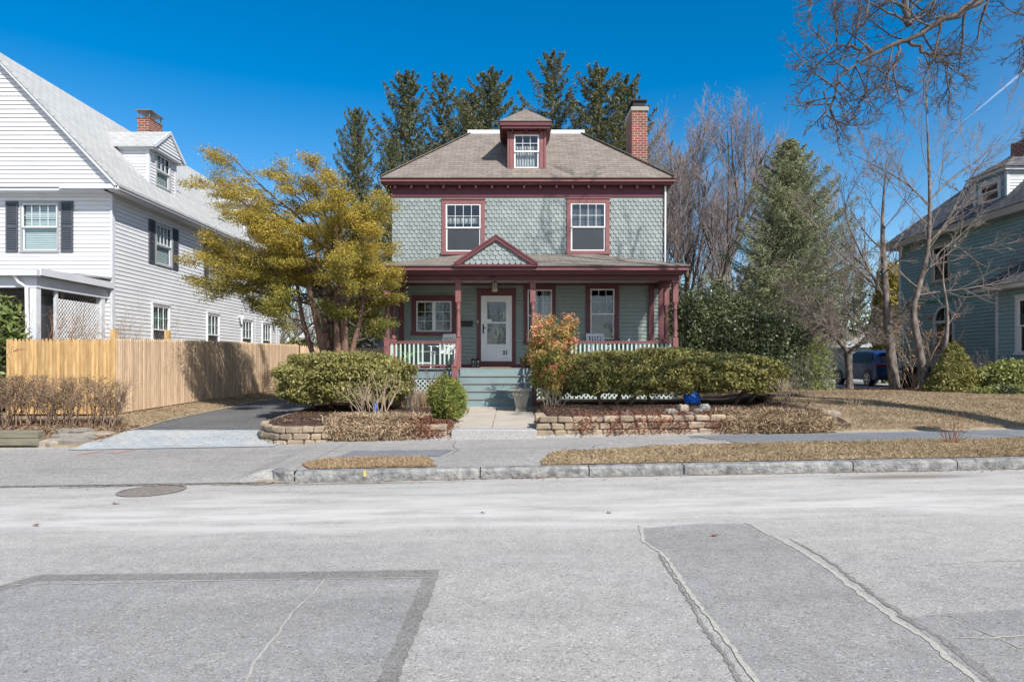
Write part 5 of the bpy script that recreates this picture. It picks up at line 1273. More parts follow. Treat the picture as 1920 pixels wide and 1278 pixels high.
for s in (-1, 1):
    for yy in (.85, 3.65):
        k = MB(); wx_ = cX+s*.84
        pr_ = [(.20, -.11), (.34, -.11), (.365, -.07), (.365, .07), (.34, .11), (.20, .11)]; vs = []; n_ = 24
        for r_, o_ in pr_:
            for i in range(n_): a = 2*PI*i/n_; vs.append((wx_+o_*s, cY+yy+r_*math.cos(a), cz+.345+r_*math.sin(a)))
        k.add(vs, [(i*n_+j, i*n_+(j+1) % n_, (i+1)*n_+(j+1) % n_, (i+1)*n_+j) for i in range(5) for j in range(n_)]); wh = k.build('wheel', m_black, CA)
        k = MB()
        for i in range(10):
            a = 2*PI*i/10+.15*(1 if i % 2 else -1); k.beam((wx_+s*.115, cY+yy+.04*math.cos(a), cz+.345+.04*math.sin(a)), (wx_+s*.11, cY+yy+.24*math.cos(a), cz+.345+.24*math.sin(a)), .028, .02, up=(1, 0, 0))
        rr = [(wx_+s*.112, cY+yy+.245*math.cos(2*PI*i/24), cz+.345+.245*math.sin(2*PI*i/24)) for i in range(25)]; k.tube(rr, .014, 5)
        k.build('rim', M('alloy_rim', (.7, .7, .7), None, 3, .3, metal=.8), wh)
        k = MB(); k.tube([(wx_+s*.06, cY+yy, cz+.345), (wx_+s*.10, cY+yy, cz+.345)], .22, 16); k.build('brake_disc', m_dark, wh)
        # dark wheel arch
        k = MB(); n_ = 16; vs = []
        for r_ in (.37, .43):
            for i in range(n_+1): a = PI*i/n_-.15+.3*(i/n_)*0; vs.append((cX+s*.935, cY+yy+r_*math.cos(a), cz+.36+r_*math.sin(a)))
        k.add(vs, [(i, i+1, n_+2+i, n_+1+i) for i in range(n_)]); k.build('wheel_arch', m_black, CA)
k = MB(); k.cbox(cX-.90, cX+.90, cY-.09, cY+.10, cz+.30, cz+.58, .03); k.build('bumper', M('dark_bumper', (.02, .025, .04), None, 3, .5), CA)
k = MB(); k.box(cX-.70, cX+.70, cY-.045, cY-.03, cz+.80, cz+.83); k.beam((cX-.90, cY+.02, cz+.95), (cX-.70, cY-.04, cz+.815), .03, .02); k.build('chrome_strip', M('chrome_trim', (.8, .8, .8), None, 3, .15, metal=1), CA)
k = MB(); k.box(cX-.16, cX+.16, cY-.10, cY-.09, cz+.44, cz+.57) if False else k.box(cX-.16, cX+.16, cY-.06, cY-.045, cz+.62, cz+.76); k.build('licence_plate', m_white, CA)
k = MB(); k.cbox(cX-.62, cX+.62, cY+.20, cY+.42, cz+1.52, cz+1.56, .01); k.build('roof_spoiler', m_car, CA)
# ============================================================ VEGETATION
def leafm(name, c1, c2, scale=1.5, isl=.35, rough=.55, trans=.25, spec=.3): return M(name, c1, c2, scale, rough, island=isl, spec=spec, trans=trans)
m_yew = leafm('yew_needles', (.185, .185, .055), (.30, .265, .085), 3, .45)
m_yewd = leafm('yew_needles_light', (.39, .35, .14), (.24, .245, .08), 5, .45)
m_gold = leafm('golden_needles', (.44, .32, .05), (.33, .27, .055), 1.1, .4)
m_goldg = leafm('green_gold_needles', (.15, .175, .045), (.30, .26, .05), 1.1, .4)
m_spr = leafm('norway_spruce_needles', (.105, .125, .055), (.165, .16, .07), .4, .45)
m_spr2 = leafm('blue_green_needles', (.23, .28, .17), (.36, .36, .19), .5, .45)
m_holly = leafm('holly_leaves', (.065, .09, .038), (.13, .15, .065), 1.2, .5, .38, .05, .5)
m_pine = leafm('bright_pine_needles', (.30, .34, .08), (.18, .23, .05), 3, .35)
m_rhod = leafm('rhododendron_leaves', (.13, .19, .05), (.24, .27, .11), 2, .4, .35)
m_var = leafm('variegated_leaves', (.42, .40, .14), (.13, .19, .05), 9, .4, .4)
m_or = leafm('orange_new_leaves', (.70, .30, .13), (.62, .45, .18), 3, .3)
m_orr = leafm('red_new_leaves', (.66, .21, .13), (.7, .36, .18), 3, .3)
m_org = leafm('green_bronze_leaves', (.16, .22, .05), (.33, .30, .08), 3, .3)
m_tanl = leafm('dead_tan_leaves', (.42, .30, .16), (.30, .20, .10), 2.5, .4)
m_redg = leafm('wine_groundcover', (.24, .08, .06), (.36, .18, .11), 5, .35)
m_bark = M('grey_brown_bark', (.20, .165, .14), (.11, .09, .075), 8, .9, .8, 40, stretch=(1, 1, .3))
m_bark2 = M('yew_bark', (.27, .165, .12), (.14, .085, .065), 9, .9, .9, 30, stretch=(1, 1, .2))
m_barkl = M('pale_grey_bark', (.25, .215, .19), (.075, .06, .052), 9, .9, .6, 30, stretch=(1, 1, .5))
m_twig = M('grey_purple_twigs', (.28, .225, .215), (.22, .20, .20), .5, .9)
m_twigg = M('grey_twigs', (.30, .25, .21), (.20, .16, .14), 1, .9)
m_hedge = M('brown_hedge_twigs', (.27, .19, .14), (.17, .115, .085), 2, .9)
m_twigo = M('orange_brown_twigs', (.38, .22, .12), (.27, .16, .10), 3, .85)
m_twigt = M('tan_dry_stems', (.46, .36, .27), (.33, .24, .17), 3, .85)
m_twigd = M('dark_limb_bark', (.085, .075, .072), (.16, .14, .13), 5, .9)
def lump(d, sd, amp, f=3.0):
    r = np.random.default_rng(sd); o = np.zeros(len(d))
    for i in range(9):
        v = r.normal(size=3)*f*(1+i*.22); o += np.sin(d@v+r.uniform(0, 6))/(1+i*.22)
    return 1+amp*o/3
def shell(n, c, rad, sd, amp=.12, inner=.82, zmin=-.6, pw=1.0, f=3):
    d = unit(NR.normal(size=(int(n*1.8), 3))); d = d[d[:, 2] > zmin][:n]; n = len(d)
    q = lump(d, sd, amp, f)*(1-(1-inner)*NR.uniform(0, 1, n)**1.5)
    q = np.where(NR.uniform(size=n) < .035, NR.uniform(.98, 1.13, n), q)
    e = np.sign(d)*np.abs(d)**pw if pw != 1 else d
    return np.asarray(c)+e*q[:, None]*np.asarray(rad), d
def yewhedge(label, c, rad, n, sd, stems, zmin=-.45, group=None, amp=.15):
    zg = g(c[0], c[1]); T = thing('yew_hedge', label, 'shrub', (c[0], c[1], zg), group)
    P, d = shell(n, c, rad, sd, amp, .74, zmin, .86, 4.6); zc = c[2]+rad[2]*.78; P[:, 2] = np.where(P[:, 2] > zc, zc+(P[:, 2]-zc)*.65, P[:, 2])
    h = len(P)//2
    leaves('foliage', P[:h], .040, m_yew, T, .45, d[:h], .25, fwd=d[:h]+np.array([0, 0, .4]), fw=.45)
    leaves('foliage', P[h:], .036, m_yewd, T, .45, d[h:], .2, fwd=d[h:]+np.array([0, 0, .4]), fw=.45)
    P2, d2 = shell(n//5, c, (rad[0]*.78, rad[1]*.78, rad[2]*.8), sd, amp, .6, zmin, .82, 4); leaves('foliage', P2, .05, m_yew, T, .5)
    out = []; tips = []
    LV = [dict(kids=5, seg=5, wig=.12, up=.05, ang=(20, 50), lr=(.5, .8), rr=.55, n=6, start=.35, taper=.5), dict(kids=5, seg=4, wig=.15, up=.03, ang=(25, 55), lr=(.5, .8), rr=.5, n=4), dict(seg=3, wig=.2, n=3)]
    for sx, sy, dx, dz in stems:
        x, y = c[0]+sx, c[1]+sy; z = g(x, y); grow(out, tips, (x, y, z-.05), (dx, R.uniform(-.2, .2), dz), (c[2]-z)+rad[2]*.55, .055, 0, LV)
    tubes('branches', out, m_bark2, T); return T
yewhedge('broad clipped yew bush with olive foliage at the left of the steps, beside the driveway', (-3.90, 16.0, 1.22), (1.52, 1.15, .66), 60000, 3, [(-.3, 0, -.5, 1), (.1, .1, .1, 1), (.4, -.1, .7, 1), (-.7, .1, -.8, .9), (.9, 0, .8, .8)], zmin=-.75)
yg = 'clipped yew hedge right of the steps'
yewhedge('widest clipped yew of the right hedge, nearest the orange shrub', (2.42, 16.4, 1.30), (1.12, 1.05, .61), 56000, 11, [(-.3, -.3, -.6, 1), (.0, -.4, .5, 1), (.3, -.3, .9, .9)], zmin=-.68, group=None)
yewhedge('middle clipped yew of the right hedge, above the blue tarpaulin', (3.70, 16.6, 1.33), (1.15, 1.05, .66), 52000, 12, [(-.3, -.2, -.3, 1), (.5, -.2, .5, 1)], zmin=-.62)
yewhedge('rightmost clipped yew of the right hedge, sloping down to the lawn', (5.20, 16.6, 1.28), (1.32, 1.15, .56), 52000, 13, [(-.7, -.3, -.4, 1), (.1, -.2, .4, 1), (.5, 0, .8, .8)], zmin=-.6)

# golden spreading tree
GT = thing('golden_yew_tree', 'multi-stemmed evergreen tree with yellow-green layered foliage between the driveway and the house', 'tree', (-4.5, 18.2, .5))
out = []; tips = []
LV = [dict(kids=7, seg=7, wig=.07, up=.03, ang=(35, 70), lr=(.42, .62), rr=.42, n=8, start=.42, taper=.35, flat=.35, sh=.6),
      dict(kids=6, seg=5, wig=.10, up=.05, ang=(25, 55), lr=(.40, .6), rr=.5, n=5, start=.25, taper=.4, flat=.4),
      dict(kids=5, seg=4, wig=.12, up=.05, ang=(25, 55), lr=(.40, .65), rr=.5, n=4, start=.2, taper=.5, flat=.5),
      dict(seg=3, wig=.15, up=.05, n=3)]
for dx, dy, dz, L, r, ox in ((-.62, -.15, 1, 5.3, .10, -.22), (-.28, -.1, 1, 5.9, .10, -.12), (-.06, .2, 1, 6.3, .10, 0), (.10, -.25, 1, 6.0, .11, .10), (.30, .1, 1, 5.7, .10, .22), (.46, .05, 1, 4.6, .08, .3), (-.9, .0, .95, 4.9, .075, -.28), (-.1, -.5, 1, 5.0, .08, 0)):
    grow(out, tips, (-4.5+ox, 18.2+R.uniform(-.15, .15), .42), (dx*.30, dy*.5, dz), L*.86, r*1.3, 0, LV)
    a = out[-1]
# long low limbs to the left
def shrink(q):
    q[0] = -4.62+(q[0]+4.5)*(.77 if q[0] < -4.5 else .57); q[2] = min(q[2], 6.9+.15*math.sin(q[0]*7)) if q[2] > 6.9 else q[2]
for d_, L, z, r in (((-1, -.25, .30), 3.9, 3.0, .045), ((-1, .1, .42), 3.9, 3.4, .045), ((-1, -.35, .22), 3.8, 3.3, .04), ((-.9, -.1, .75), 4.3, 3.7, .05), ((-1, -.1, .2), 3.7, 3.6, .045), ((.9, -.5, .35), 1.9, 3.5, .04), ((.9, -.4, .5), 1.9, 4.6, .04), ((.95, -.55, .2), 1.8, 5.2, .035), ((-.7, -.2, .8), 4.0, 4.4, .045), ((-.3, -.9, .4), 2.4, 3.4, .04), ((.2, -.9, .5), 2.2, 4.0, .04)):
    grow(out, tips, (-4.6+d_[0]*.3, 18.1, z), d_, L, r, 0, [dict(kids=10, seg=7, wig=.08, up=.0, ang=(20, 55), lr=(.32, .5), rr=.45, n=6, start=.25, taper=.3, flat=.35)]+LV[2:])
seen = set()
for pl in [o[0] for o in out]:
    for q in pl:
        if id(q) not in seen: seen.add(id(q)); shrink(q)
tubes('trunk', [o for o in out if o[1][0] > .045], m_bark2, GT); tubes('branches', [o for o in out if o[1][0] <= .045], m_barkl, GT)
tp = np.array([t[0] for t in tips]); td = np.array([t[1] for t in tips]); tmid = np.array([t[2][1] for t in tips])
print('golden tips', len(tp), tp.min(0), tp.max(0))
def tipleaves(tp, td, k, spread, zf=.45, back=.12):
    idx = np.repeat(np.arange(len(tp)), k); off = NR.normal(size=(len(idx), 3))*spread*np.array([1, 1, zf])
    return tp[idx]-td[idx]*NR.uniform(0, back*2, len(idx))[:, None]+off, td[idx]
rr_ = np.hypot(tp[:, 0]+4.4, (tp[:, 1]-18.2)*1.0); pk = np.maximum(np.clip((rr_-.35)/1.5, .12, 1), (tp[:, 2]-5.3)/1.0)
kp = (NR.uniform(size=len(tp)) < pk) & (tp[:, 2] > 2.35+.25*np.sin(tp[:, 0]*4)); tp = tp[kp]; td = td[kp]
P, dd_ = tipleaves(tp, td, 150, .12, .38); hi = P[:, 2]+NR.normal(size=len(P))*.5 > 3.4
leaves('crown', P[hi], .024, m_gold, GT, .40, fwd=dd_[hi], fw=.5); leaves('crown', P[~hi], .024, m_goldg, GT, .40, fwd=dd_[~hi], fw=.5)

# conifers
def conifer_mesh(H_, rad, n_br, leafk, lsz, droop=.25, seed=1, z0=.12, pw=.85, upt=.25, gap=.15, mat=m_spr, hang=.5, asp=.3, wf=.13):
    br = [([(0, 0, 0), (0, 0, H_*.5), (0, 0, H_)], [H_*.014, H_*.009, .01], 6)]; Ps = []; Ds = []
    rs = np.random.default_rng(seed)
    for i in range(n_br):
        t = z0+(1-z0)*(i+rs.uniform())/n_br; L = rad*((1-t)**pw)*rs.uniform(.55, 1.12)+.12
        if rs.uniform() < gap and t < .9: L *= .55
        a = i*2.399+rs.uniform(-.3, .3); d = np.array([math.cos(a), math.sin(a), 0]); z = t*H_; k = 6; pts = []
        for j in range(k+1):
            s = j/k; pts.append(np.array([0, 0, z])+d*L*s+np.array([0, 0, L*(-droop*math.sin(s*PI*.75)*(1-t*.6)+upt*s*s+.28*t*s)]))
        br.append((pts, [max(.006, L*.014*(1-.85*j/k)) for j in range(k+1)], 4))
        m = int(leafk*(L/rad+.15)); s = rs.uniform(.12, 1.03, m); fi = np.clip(s*k, 0, k-.001); ii = fi.astype(int); fr_ = (fi-ii)[:, None]; pa = np.array(pts)
        base = pa[ii]*(1-fr_)+pa[ii+1]*fr_; side = np.array([-d[1], d[0], 0]); w = L*wf*np.sin(np.clip(s, 0, 1)*PI*.9)+.07
        lat = rs.uniform(-1, 1, m); hg = -np.abs(rs.normal(size=m))*hang*w*1.0
        Ps.append(base+side*(lat*w)[:, None]+np.stack([0*lat, 0*lat, hg], 1)); Ds.append(d[None]*.6+side[None]*lat[:, None]*.6+np.array([0, 0, -.5*hang]))
    return br, np.concatenate(Ps), np.concatenate(Ds)
def conifer(label, x, y, H_, rad, n_br=110, leafk=130, lsz=.10, mat=m_spr, name='spruce_tree', seed=1, group=None, z=None, asp=.22, **kw):
    z = g(x, y) if z is None else z; br, P, D_ = conifer_mesh(H_, rad, n_br, leafk, lsz, seed=seed, **kw)
    o = np.array([x, y, z]); T = thing(name, label, 'tree', (x, y, z), group)
    tubes('trunk', [([np.array(p)+o for p in b[0]], b[1], b[2]) for b in br], m_bark, T)
    leaves('crown', P+o, lsz, mat, T, asp, fwd=unit(D_), fw=.6); return T
def tree_copy(T, label, x, y, s, sxy, rot, group=None):
    c = T.copy(); COL.objects.link(c); c.location = (x, y, g(x, y)); c.rotation_euler = (0, 0, rot); c.scale = (s*sxy, s*sxy, s); c['label'] = label
    for ch in list(T.children):
        d = ch.copy(); COL.objects.link(d); d.parent = c
    return c
sg_ = 'dark spruces standing behind the sage house'
SY = 44.0
def spx(px, top, dd=SY): return (px-CX)*dd/FPX, (HY-top)*dd/FPX+CAMZ-.6
x, h_ = spx(762, 138); T1 = conifer('tall dark spruce behind the roof left slope, second from the left', x, SY, h_, 5.9, 150, 430, .13, seed=21, group=sg_, droop=.22, upt=.55, gap=.45, pw=.56, hang=.8)
x, h_ = spx(1036, 98, 46); T2 = conifer('tallest spruce, rising behind the dormer just right of its peak', x, 46, h_, 6.6, 135, 430, .13, seed=22, group=sg_, gap=.45, droop=.25, upt=.55, pw=.60, hang=.8)
x, h_ = spx(921, 134, 43); T3 = conifer('dense olive spruce behind the dormer just left of its peak', x, 43, h_, 5.4, 170, 430, .13, seed=23, group=sg_, gap=.35, pw=.52, hang=.8, upt=.5)
def cp(T, T_px, T_top, dd, px, top, label, sxy, rot, H0):
    x, h = spx(px, top, dd); tree_copy(T, label, x, dd, h/H0, sxy, rot, sg_)
H1 = spx(762, 138)[1]; H2 = spx(1036, 98, 46)[1]; H3 = spx(921, 134, 43)[1]
cp(T2, 0, 0, 46, 832, 140, 'open-branched spruce behind the upper left of the roof, third from the left', .95, 2.1, H2)
cp(T1, 0, 0, 45, 1122, 128, 'dark spruce directly left of the brick house chimney', 1.1, 1.2, H1)
cp(T3, 0, 0, 48, 1172, 148, 'spruce partly hidden by the brick chimney of the sage house', 1.0, 4.0, H3)
cp(T3, 0, 0, 42, 668, 208, 'shortest and leftmost spruce, above the golden tree', .72, .8, H3)
cp(T1, 0, 0, 50, 880, 172, 'small gap-filling spruce between the third and fourth spruces', .9, 3.0, H1)
cp(T1, 0, 0, 40, 735, 262, 'low dark spruce beside the left eave of the sage house', .6, 5.0, H1)
conifer('dark drooping conifer behind the golden tree trunks beside the porch', -7.0, 31.5, 6.2, 2.3, 90, 170, .10, seed=31, name='fir_tree', z0=.05, hang=1.0, droop=.3)
conifer('weeping spruce hanging over the end of the tan fence', -9.6, 36, 8.0, 2.8, 80, 150, .11, seed=32, name='fir_tree', z0=.25, hang=2.2, droop=.5, gap=.3)
x, y = 13.2, 30.5
conifer('large feathery green hemlock standing right of the bare maple', (1482-CX)*26/FPX, 26, 9.5, 4.5, 300, 620, .08, seed=33, mat=m_spr2, name='hemlock_tree', z0=.2, droop=.12, upt=.32, pw=.82, gap=.3, hang=.3, asp=.13, wf=.19)
# dark conical conifers near right
def bush(name, label, c, rad, n, size, mats, sd, amp=.15, inner=.6, zmin=-1, asp=.45, pw=1, f=3, up=.3, cone=False, cat='shrub', twigmat=None):
    zg = g(c[0], c[1]); T = thing(name, label, cat, (c[0], c[1], zg)); P, d = shell(n, c, rad, sd, amp, inner, zmin, pw, f)
    if cone:
        t = np.clip((P[:, 2]-(c[2]-rad[2]))/(2*rad[2]), 0, 1); sc = (1.15*(1-t)**.75+.05)/np.maximum(np.sqrt(np.maximum(1-(2*t-1)**2, .02)), .2); sc = np.clip(sc, 0, 1.7)
        P[:, 0] = c[0]+(P[:, 0]-c[0])*sc; P[:, 1] = c[1]+(P[:, 1]-c[1])*sc
    P[:, 2] = np.maximum(P[:, 2], zg+.02+NR.uniform(0, .06, len(P)))
    pick = NR.integers(0, len(mats), len(P))
    # colour patches by clump rather than evenly mixed
    ph = np.sin(P@np.array([5.1, 3.3, 4.2])*1.6+np.sin(P@np.array([2.2, 6.1, 7.3]))*2); 
    pick = np.clip(((ph+1)/2*len(mats)+NR.normal(size=len(P))*.45).astype(int), 0, len(mats)-1)
    for i, m_ in enumerate(mats):
        q = pick == i
        if q.sum(): leaves('foliage', P[q], size, m_, T, asp, d[q], .15, fwd=d[q]+np.array([0, 0, up]), fw=.35)
    out = []; tips = []
    LV = [dict(kids=6, seg=4, wig=.12, ang=(20, 50), lr=(.5, .8), rr=.5, n=5, start=.2), dict(kids=4, seg=3, wig=.15, ang=(20, 50), lr=(.5, .8), rr=.5, n=4), dict(seg=3, wig=.2, n=3)]
    for i in range(4): grow(out, tips, (c[0]+R.uniform(-.1, .1)*rad[0], c[1], zg-.03), (R.uniform(-.5, .5)*rad[0]/max(rad[2], .3), R.uniform(-.4, .4), 1), (c[2]-zg+rad[2])*.72, .012+.018*rad[2], 0, LV)
    tubes('branches', out, twigmat or m_bark, T); return T
bush('holly_bush', 'large glossy dark holly thicket right of the porch', (5.8, 22.5, 2.15), (2.4, 1.7, 1.95), 52000, .055, [m_holly], 41, .34, .45, f=3.2)
bush('holly_bush', 'dark holly behind the rightmost clipped yew, left of the bright pine', (8.1, 22.0, 1.7), (1.35, 1.3, 1.4), 26000, .05, [m_holly], 42, .22, .55)
bush('small_pine', 'bright green mound-shaped dwarf pine at the left foot of the steps', (-1.34, 14.0, .84), (.385, .37, .45), 11000, .050, [m_pine, m_org], 43, .34, .35, asp=.15, up=1.0, f=4)
bush('pine_bush', 'soft bright green young pine left of the pruned bare tree', (8.95, 20.5, 1.3), (.72, .7, .78), 8000, .055, [m_spr2, m_pine], 44, .45, .15, asp=.16, up=.6)
bush('dwarf_conifer', 'conical yellow-green dwarf conifer at the base of the slim bare trees', (12.3, 19.0, 1.40), (.68, .66, .74), 24000, .038, [m_yew, m_goldg, m_yewd], 45, .10, .7, cone=True, up=.7)
bush('variegated_shrub', 'cream-variegated euonymus shrub at the right edge in front of the teal house', (13.75, 18.6, 1.12), (1.15, .9, .55), 17000, .045, [m_var], 46, .18, .6)
bush('variegated_shrub', 'low cream-edged ground-hugging shrub beside the dwarf conifer', (13.2, 17.9, .84), (1.1, .5, .2), 7000, .038, [m_var, m_holly], 47, .2, .5)
bush('rhododendron', 'large-leaved rhododendron at the far left behind the fence', (-12.35, 16.15, 2.1), (.95, .7, 1.1), 9000, .105, [m_rhod], 48, .2, .35, asp=.28, up=.2)
bush('rhododendron', 'lower dark rhododendron at the left edge beside the fence end', (-12.3, 15.2, 1.0), (.75, .5, .75), 5000, .095, [m_rhod, m_holly], 49, .2, .35, asp=.28)
bush('background_conifer', 'yellow-green arborvitae against the far corner of the teal house', (20.2, 36.5, 3.7), (1.0, 1.0, 3.2), 15000, .08, [m_goldg, m_gold], 50, .15, .6)
bush('background_shrub', 'small golden conical evergreen seen over the far end of the fence', (-15.6, 41, 1.5), (.5, .5, 1.0), 3500, .08, [m_gold], 51, .1, .6)
bush('background_shrub', 'olive evergreen shrub mass behind the tan fence end', (-11.5, 37, 1.5), (2.1, 1.2, 1.3), 12000, .09, [m_goldg, m_yew], 52, .25, .5)
bush('background_shrub', 'dark evergreen shrub between the left fence and the pale outbuilding', (-8.6, 32, 1.3), (1.5, 1.0, 1.1), 12000, .08, [m_yew, m_holly], 53, .25, .5)
bush('background_shrub', 'grey-green tall shrub mass behind the pruned tree, left of the blue car', (12.6, 33.5, 2.9), (2.3, 1.5, 2.3), 22000, .08, [m_goldg, m_spr2], 54, .3, .4)
# orange pieris: stacked clumps
def pieris():
    T = thing('orange_shrub', 'upright shrub with orange-red young leaves beside the right of the steps', 'shrub', (1.02, 16.4, g(1, 16.4)))
    out = []; tips = []; LV = [dict(kids=9, seg=6, wig=.14, up=.08, ang=(20, 50), lr=(.22, .36), rr=.5, n=5, start=.12, taper=.4, sh=.5), dict(kids=4, seg=4, wig=.15, up=.1, ang=(20, 45), lr=(.45, .7), rr=.5, n=4, start=.3), dict(seg=3, wig=.15, up=.15, n=3)]
    for i in range(20): grow(out, tips, (1.0+R.uniform(-.15, .15), 16.4+R.uniform(-.15, .15), g(1, 16.4)-.03), (R.uniform(-.26, .26), R.uniform(-.18, .18), 1), R.uniform(.8, 2.05), .02, 0, LV)
    out = [o for o in out if abs(o[0][-1][0]-1.03) < .60 and o[0][-1][2] < 2.85]
    tubes('branches', out, m_barkl, T); tp = np.array([t[0] for t in tips]); td = np.array([t[1] for t in tips]); q = (tp[:, 2] > .95) & (np.abs(tp[:, 0]-1.03) < .58-.10*np.clip(tp[:, 2]-2, 0, 1)) & (tp[:, 2] < 2.8); tp = tp[q]; td = td[q]; print('pieris', len(tp))
    kk = NR.uniform(size=len(tp)) ; kk = kk-.25*(tp[:, 2] > 1.9)
    for lo, hi_, m_, zb in ((-1, .12, m_orr, .02), (.12, .58, m_or, .0), (.58, 2, m_org, -.04)):
        s = (kk > lo) & (kk <= hi_)
        if s.sum():
            P, D_ = tipleaves(tp[s]+np.array([0, 0, zb]), td[s], 26, .06, .8, .04); leaves('foliage', P, .040, m_, T, .28, fwd=D_, fw=.3)
    P, D_ = tipleaves(tp-np.array([0, 0, .07]), td, 16, .08, .8, .1); leaves('foliage', P, .04, m_org, T, .3)
pieris()
# ---- bare trees
def baretree(label, name, base, stems, LV, mtr, mtw, thr, cat='tree', group=None, env=None):
    T = thing(name, label, cat, base, group); out = []; tips = []
    for s in stems: grow(out, tips, (base[0]+s[0], base[1]+s[1], base[2]-.05), s[2], s[3], s[4], 0, LV)
    if env:      # keep the crown rounded
        c, r = np.array(env[0]), np.array(env[1]); keep = []
        for o in out:
            q = np.array(o[0]); m_ = np.sum(((q-c)/r)**2, 1)+NR.normal()*.10 < 1
            m_ |= q[:, 2] < c[2]-.2*r[2]
            k_ = len(q) if m_.all() else int(np.argmin(m_))
            if k_ >= 2: keep.append((o[0][:k_], list(np.array(o[1][:k_])*(np.linspace(1, .2, k_) if k_ < len(q) else 1)), o[2]))
        out = keep
    a = [o for o in out if o[1][0] > thr]; b = [o for o in out if o[1][0] <= thr]
    if a: tubes('trunk', a, mtr, T)
    if b: tubes('twigs', b, mtw, T)
    return T, tips
def LVm(k1=8, k2=8, k3=7, k4=4, w=.10, up=.05, r4=.006, st=.22):
    return [dict(kids=k1, seg=8, wig=w*.6, up=up*.5, ang=(16, 34), lr=(.50, .72), rr=.5, n=7, start=st, taper=.35, sh=.9),
            dict(kids=k2, seg=6, wig=w, up=up, ang=(14, 32), lr=(.42, .62), rr=.5, n=5, start=.15, taper=.35, sh=.8, rmin=.012),
            dict(kids=k3, seg=5, wig=w, up=up, ang=(14, 34), lr=(.40, .6), rr=.5, n=4, start=.15, taper=.4, rmin=r4*1.2),
            dict(kids=k4, seg=4, wig=w, up=up, ang=(15, 40), lr=(.45, .7), rr=.6, n=3, start=.2, taper=.5, rmin=r4),
            dict(seg=3, wig=w, up=up, n=3, taper=.5)]
x = (1275-CX)*36/FPX
baretree('big bare reddish-twigged maple immediately right of the sage house', 'bare_maple', (x, 36, .5),
         [(0, 0, (-.35, 0, 1), 11.5, .20), (.3, 0, (.08, .2, 1), 12.5, .22), (.6, .1, (.32, -.1, 1), 12, .2), (.2, -.2, (-.12, -.2, 1), 12.5, .18), (.8, 0, (.55, .1, 1), 10.5, .16), (-.1, .1, (-.6, .1, 1), 9.5, .13)], LVm(12, 10, 9, 5, w=.06, up=.03, r4=.009), m_bark, m_twig, .04, env=((x+1.6, 36, 6.5), (5.2, 5, 9.0)))
x = (1430-CX)*44/FPX
baretree('bare reddish tree between the big maple and the hemlock', 'bare_maple', (x, 44, .5),
         [(0, 0, (-.3, 0, 1), 12, .2), (.3, 0, (.1, .2, 1), 12.8, .2), (.5, .1, (.42, -.1, 1), 12.0, .18), (.9, .1, (.65, -.1, 1), 10.0, .15)], LVm(10, 10, 9, 4, w=.06, up=.03, r4=.010), m_bark, m_twig, .045, env=((x+.3, 44, 6.5), (5.6, 5, 9.3)))
def polytree(label, name, mainpts, mainr, kids, base, mt=m_barkl, mtw=m_twigg, seed=0, cat='tree', extra=(), LVk=None, thr=.02, zlow=-9):
    # hand-placed leader with grown branches: kids = (t along leader, direction, length)
    T = thing(name, label, cat, base); out = []; tips = []
    def spline(pts, rs, n=7):
        P = [np.array(p, float) for p in pts]; o = []; rr = []
        for i in range(len(P)-1):
            a = P[max(i-1, 0)]; b = P[i]; c = P[i+1]; d = P[min(i+2, len(P)-1)]
            for j in range(n):
                t = j/n; o.append(.5*((2*b)+(-a+c)*t+(2*a-5*b+4*c-d)*t*t+(-a+3*b-3*c+d)*t**3)); rr.append(rs[i]*(1-t)+rs[i+1]*t)
        o.append(P[-1]); rr.append(rs[-1]); return o, rr
    o, rr = spline(mainpts, mainr); out.append((o, rr, 9))
    LVk = LVk or [dict(kids=7, seg=6, wig=.07, up=.05, ang=(20, 45), lr=(.4, .62), rr=.5, n=5, start=.2, taper=.3, rmin=.007), dict(kids=5, seg=4, wig=.09, up=.05, ang=(20, 45), lr=(.4, .65), rr=.5, n=4, taper=.4, rmin=.005), dict(kids=2, seg=3, wig=.1, up=.04, ang=(20, 45), lr=(.5, .7), rr=.6, n=3, rmin=.004), dict(seg=3, wig=.1, n=3)]
    for t, d, L in kids:
        i = int(t*(len(o)-1)); grow(out, tips, o[i], d, L, rr[i]*.36, 0, LVk)
    for pts, rs in extra:
        rs = [v*(.62 if mainr[-1] < .05 else .9) for v in rs]
        q, rq = spline(pts, rs); out.append((q, rq, 7))
        for j in range(3, len(q), 3):
            dv = q[j]-q[j-1]; grow(out, tips, q[j], nrm(dv)+NR.normal(size=3)*.55+np.array([0, 0, .1]), 1.0+NR.uniform(0, .9), rq[j]*.5, 0, LVk)
    out = [a for a in out if a[1][0] > .04 or (a[0][-1][2] > zlow and a[0][0][2] > zlow)]
    tubes('trunk', [a for a in out if a[1][0] > thr], mt, T); tubes('twigs', [a for a in out if a[1][0] <= thr], mtw, T)
    return T, tips
D1_ = 20.4
A_ = lambda px, py, d=D1_: at(px, py, d)
